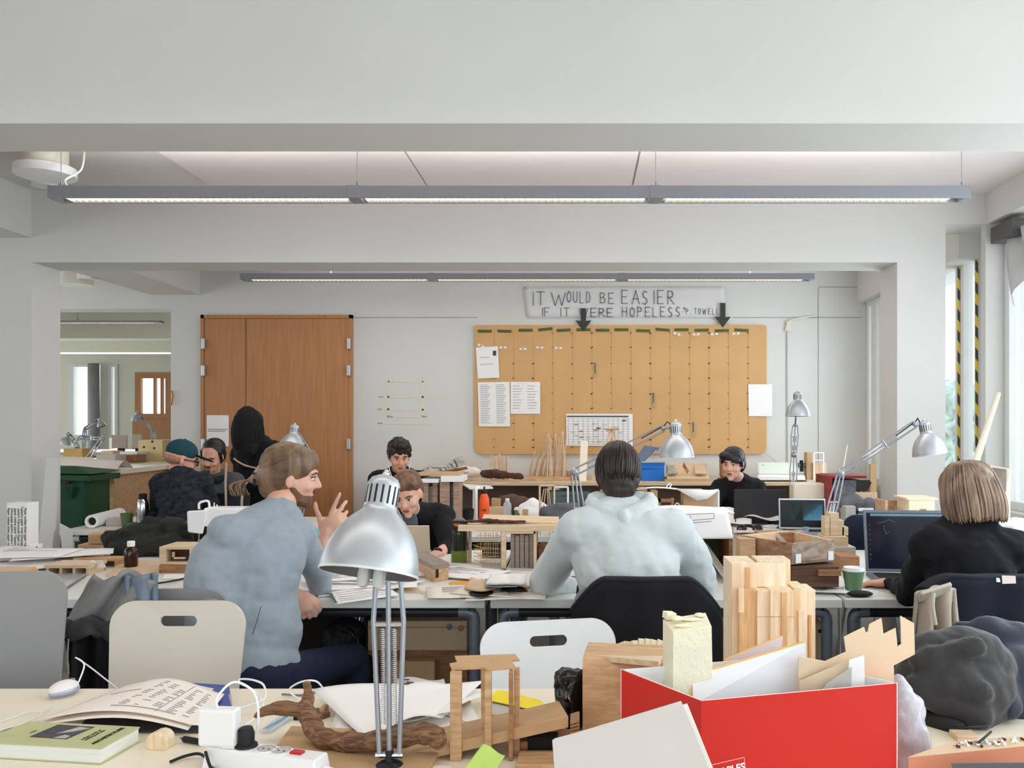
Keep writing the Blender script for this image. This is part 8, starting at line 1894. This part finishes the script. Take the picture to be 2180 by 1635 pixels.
# pale board leaning on the column
d = 5.3; tag(M().slab([V(pxx(92, d), 5.16, .002), V(pxx(126, d), 5.16, .002), V(pxx(113, d), 5.36, P(0, 975, 5.3).z), V(pxx(86, d), 5.36, P(0, 975, 5.3).z)], .02).build('leaning_board', m_wall), 'tall narrow white board leaning against the left column', 'board')
root = thing('leaning_sheet', 'grey-white panel leaning behind the table left of the bin', 'panel', on(150, 5.1, 0)); M().slab([V(pxx(165, 5.1), 5.05, .0), V(pxx(185, 5.1), 5.05, .0), V(pxx(150, 5.1), 5.1, P(0, 1128, 5.1).z), V(pxx(126, 5.1), 5.1, P(0, 1115, 5.1).z)], .02).build('panel', m_wall, root)
# things on the white table at left
d = 5.35; root = thing('paper_roll', 'white paper roll lying end-on at the corner of the white table', 'roll', on(199, d)); p = on(199, d, TZ + .044)
M().lathe([(.026, 0), (.041, 0), (.041, .45), (.026, .45), (.026, 0)], p + V(0, -.02, 0), (-.15, 1, 0), 32).build('roll', m_paper, root, smooth='auto'); M().lathe([(0, .02), (.0255, .02)], p + V(0, -.02, 0), (-.15, 1, 0), 32).build('dark_core', m_black, root)
cup('olive green paper cup on the white table near the capped person', 270, 0, d=5.4, r=.04, h=.10, body=(88, 108, 64), lid=False)
root = thing('steel_thermos', 'slim steel thermos beside the back of the capped person', 'thermos', on(304, 5.35)); p = on(304, 5.37)
M().lathe([(0, 0), (.034, 0), (.036, .005), (.036, .14), (.03, .17), (.02, .185)], p, n=24).build('flask', m_chrome, root, smooth='auto'); M().lathe([(.022, .18), (.024, .183), (.024, .215), (0, .22)], p, n=20).build('cap', m_black, root, smooth='auto')
for k, (x, w_, h_, m_) in enumerate(((235, .14, .03, m_paper), (240, .10, .045, m_board), (285, .05, .03, mat('green_spine', (70, 110, 90))))):
    tag(M().box(V(pxx(x, 5.5 - .04 * k), 5.62 - .12 * k, TZ + h_ / 2 + .001), (w_, .1, h_), (0, 0, .3 * k)).build('notebook', m_, bevel=.002), ('white pad', 'small grey pad', 'green and white carton')[k] + ' on the white table near the olive cup', 'pad')
# under-table boxes at left
for k, (x0, x1, yt, yb, m_) in enumerate(((183, 235, 1155, 1190, m_card), (205, 240, 1132, 1154, m_ply))): tag(M().bx(pxx(x0, 4.7), pxx(x1, 4.7), 4.62, 4.85, 0 if k == 0 else P(0, yb, 4.7).z, P(0, yt, 4.7).z).build('storage_box', m_, bevel=.004), ('larger brown box standing behind the middle tables at left', 'smaller box stacked on the brown box at left')[k], 'box')
# laptop of the two talking
laptop_open('dark open laptop in front of the person in the grey jacket', V(pxx(478, 5.6), 5.6, TZ), .30, .19, .2, .1, .3, m_black, mat('black_desktop', (16, 20, 26)))
# next-room bench: rolls, chair back, boxes, screens
root = thing('paper_rolls', 'long white drawing sheet rolled out along the high bench', 'drawing', V(-4.2, 7.3, 1.0))
g = M(); g.grid(lambda u, v: V(-4.95 + 1.15 * u, 6.93 + .25 * v, 1.005 + .09 * math.sin(PI * v) * (1 - .3 * u) + .05 * (1 - u) * math.sin(PI * v)), 12, 12); g.grid(lambda u, v: V(-4.55 + .7 * u, 6.925 - .004 * v, 1.02 - .13 * v), 8, 4); g.build('sheet', m_paperw, root, smooth=True, solid=.002)
d = 7.0; root = thing('chair_back', 'white chair back with slot standing on the high bench behind the bin', 'chair', V(pxx(165, 7.4), 7.4, 1.0))
M().slab([P(128, 1000, 7.4), P(205, 1000, 7.4), P(196, 974, 7.4), P(136, 972, 7.4)], .012, n=(0, -1, 0)).build('backrest', m_lam, root, bevel=.005); M().box(P(158, 980, 7.393), (.06, .004, .012)).build('slot', m_black, root)
M().bx(pxx(140, 7.4), pxx(190, 7.4), 7.4, 7.5, 1.0005, P(0, 998, 7.4).z).build('seat_edge', m_lam, root)
root = thing('yellow_box', 'yellowish plywood box on the far bench right of the two grey screens', 'box', V(pxx(322, 8.6), 8.6, 1.0)); m_yb = mat('yellow_plywood', (224, 202, 150), .6, var=.04)
M().bx(pxx(294, 8.6), pxx(346, 8.6), 8.6, 8.9, 1.0005, P(0, 937, 8.6).z).build('box_body', m_yb, root, bevel=.004)
for x, y in ((324, 940), (328, 954), (306, 952)): M().ell(P(x, y, 8.598), (.012, .004, .012)).build('knot', m_inkd, root)
for px, y, w_, lab in ((253, 926, 31, 'left of the two cream screens on the far bench'), (291, 925, 20, 'right of the two cream screens on the far bench, partly hidden')):
    root = thing('cream_screen', lab, 'monitor', V(pxx(px, 10.3), 10.3, 1.04)); M().bx(pxx(px - w_ / 2, 10.3), pxx(px + w_ / 2, 10.3), 10.3, 10.34, 1.08, P(0, y, 10.3).z).build('panel', mat('cream_monitor', (206, 196, 184), .5), root, bevel=.004); M().bx(pxx(px - 4, 10.3), pxx(px + 4, 10.3), 10.31, 10.4, 1.0405, 1.08).build('foot', m_black, root)
for k, (x0, x1, yt, d_) in enumerate(((205, 245, 968, 8.0), (255, 292, 962, 8.4), (262, 290, 968, 8.2), (135, 175, 955, 8.8), (215, 240, 960, 8.6))):
    tag(M().bx(pxx(x0, d_), pxx(x1, d_), d_, d_ + .2, 1.0005, P(0, yt, d_).z).build('paper_stack', (m_board, m_paper, m_plyd, mat('yellow_sticks', (206, 172, 110)), m_cardl)[k], bevel=.003), ('grey slanted stack', 'white book stack', 'brown low stack', 'yellow-brown heap behind the bin', 'tan model tray')[k] + ' on the high bench in the left opening', 'stack')
tag(M().box(P(355, 836, 7.7), (.055, .06, .13)).build('green_box', mat('dark_green_box', (10, 80, 52), .5), bevel=.004), 'dark green box fixed at the right edge of the left opening', 'box').location.y = 7.9
tag(M().tube(smoothpts([P(364, 832, 7.79), P(368, 842, 7.78), P(366, 855, 7.78), P(364, 862, 7.79)]), .008, 6).build('copper_hook', mat('copper', (190, 120, 84), .4)), 'copper-coloured hook on the wall beside the green box', 'hook')
# wall marks on the left column
# ================================================================ UNDER THE MIDDLE TABLES
root = thing('under_desk_crate', 'tan wooden crate with two round knobs under the middle table', 'crate', on(890, 3.5, .3)); d = 3.5
M().bx(pxx(783, d), pxx(994, d), d, d + .3, P(0, 1385, d).z, P(0, 1322, d).z).build('crate_front', m_cardl, root, bevel=.003)
M().bx(pxx(783, d), pxx(994, d), d - .004, d, P(0, 1337, d).z, P(0, 1334, d).z).build('lid_line', m_card, root)
for px in (957, 981): M().lathe([(0, 0), (.012, 0), (.012, .006), (.006, .008), (0, .008)], P(px, 1334 if px < 970 else 1337, d), (0, -1, 0), 20).build('knob', m_steel if px < 970 else m_plyd, root)
M().bx(pxx(783, d), pxx(994, d), d + .01, d + .3, 0, P(0, 1386, d).z).build('pedestal', m_plyd, root)
bxp('carton', 'lower tan carton under the middle table, behind the lamp stand', 'box', m_card, 815, 925, 1408, 3.45, .04, z=0)
root = thing('backpack', 'black backpack with loop strap under the middle table', 'bag', on(735, 3.5, 0))
g = M(); [g.ell(P(a, b, 3.5), r) for a, b, r in ((725, 1400, .10), (745, 1440, .11), (735, 1360, .08), (720, 1470, .12))]; g.build('bag', m_black, root, smooth=True, remesh=.012, disp=(.03, .1)); M().tube(smoothpts([P(728, 1335, 3.38), P(750, 1345, 3.36), P(764, 1385, 3.36), P(768, 1430, 3.36)]), .012, 8, squash=.4).build('strap', m_gloss, root, smooth=True)
tag(M().bx(pxx(608, 3.75), pxx(716, 3.75), 3.75, 3.77, .0, .66).build('modesty_panel', mat('dark_umber_panel', (62, 54, 50), .8)), 'dark panel under the table right of the grey-shirted person', 'panel')
for k, (x0, x1, d_, lab) in enumerate(((1737, 1758, 3.5, 'cream computer tower under the table right of the wood tower'), (2030, 2060, 3.6, 'second computer tower under the right table'))):
    root = thing('computer_tower', lab, 'computer', on((x0 + x1) / 2, d_, 0)); M().bx(pxx(x0 - 25, d_), pxx(x1, d_), d_, d_ + .4, .0, P(0, 1328, d_).z).build('case', m_cardl, root, bevel=.004); M().bx(pxx(x1 - 16, d_), pxx(x1 - 6, d_), d_ - .003, d_, P(0, 1347, d_).z, P(0, 1340, d_).z).build('drive_slot', m_black, root); M().bx(pxx(x1 - 5, d_), pxx(x1 - 2, d_), d_ - .003, d_, P(0, 1400, d_).z, P(0, 1380, d_).z).build('vent', m_black, root)
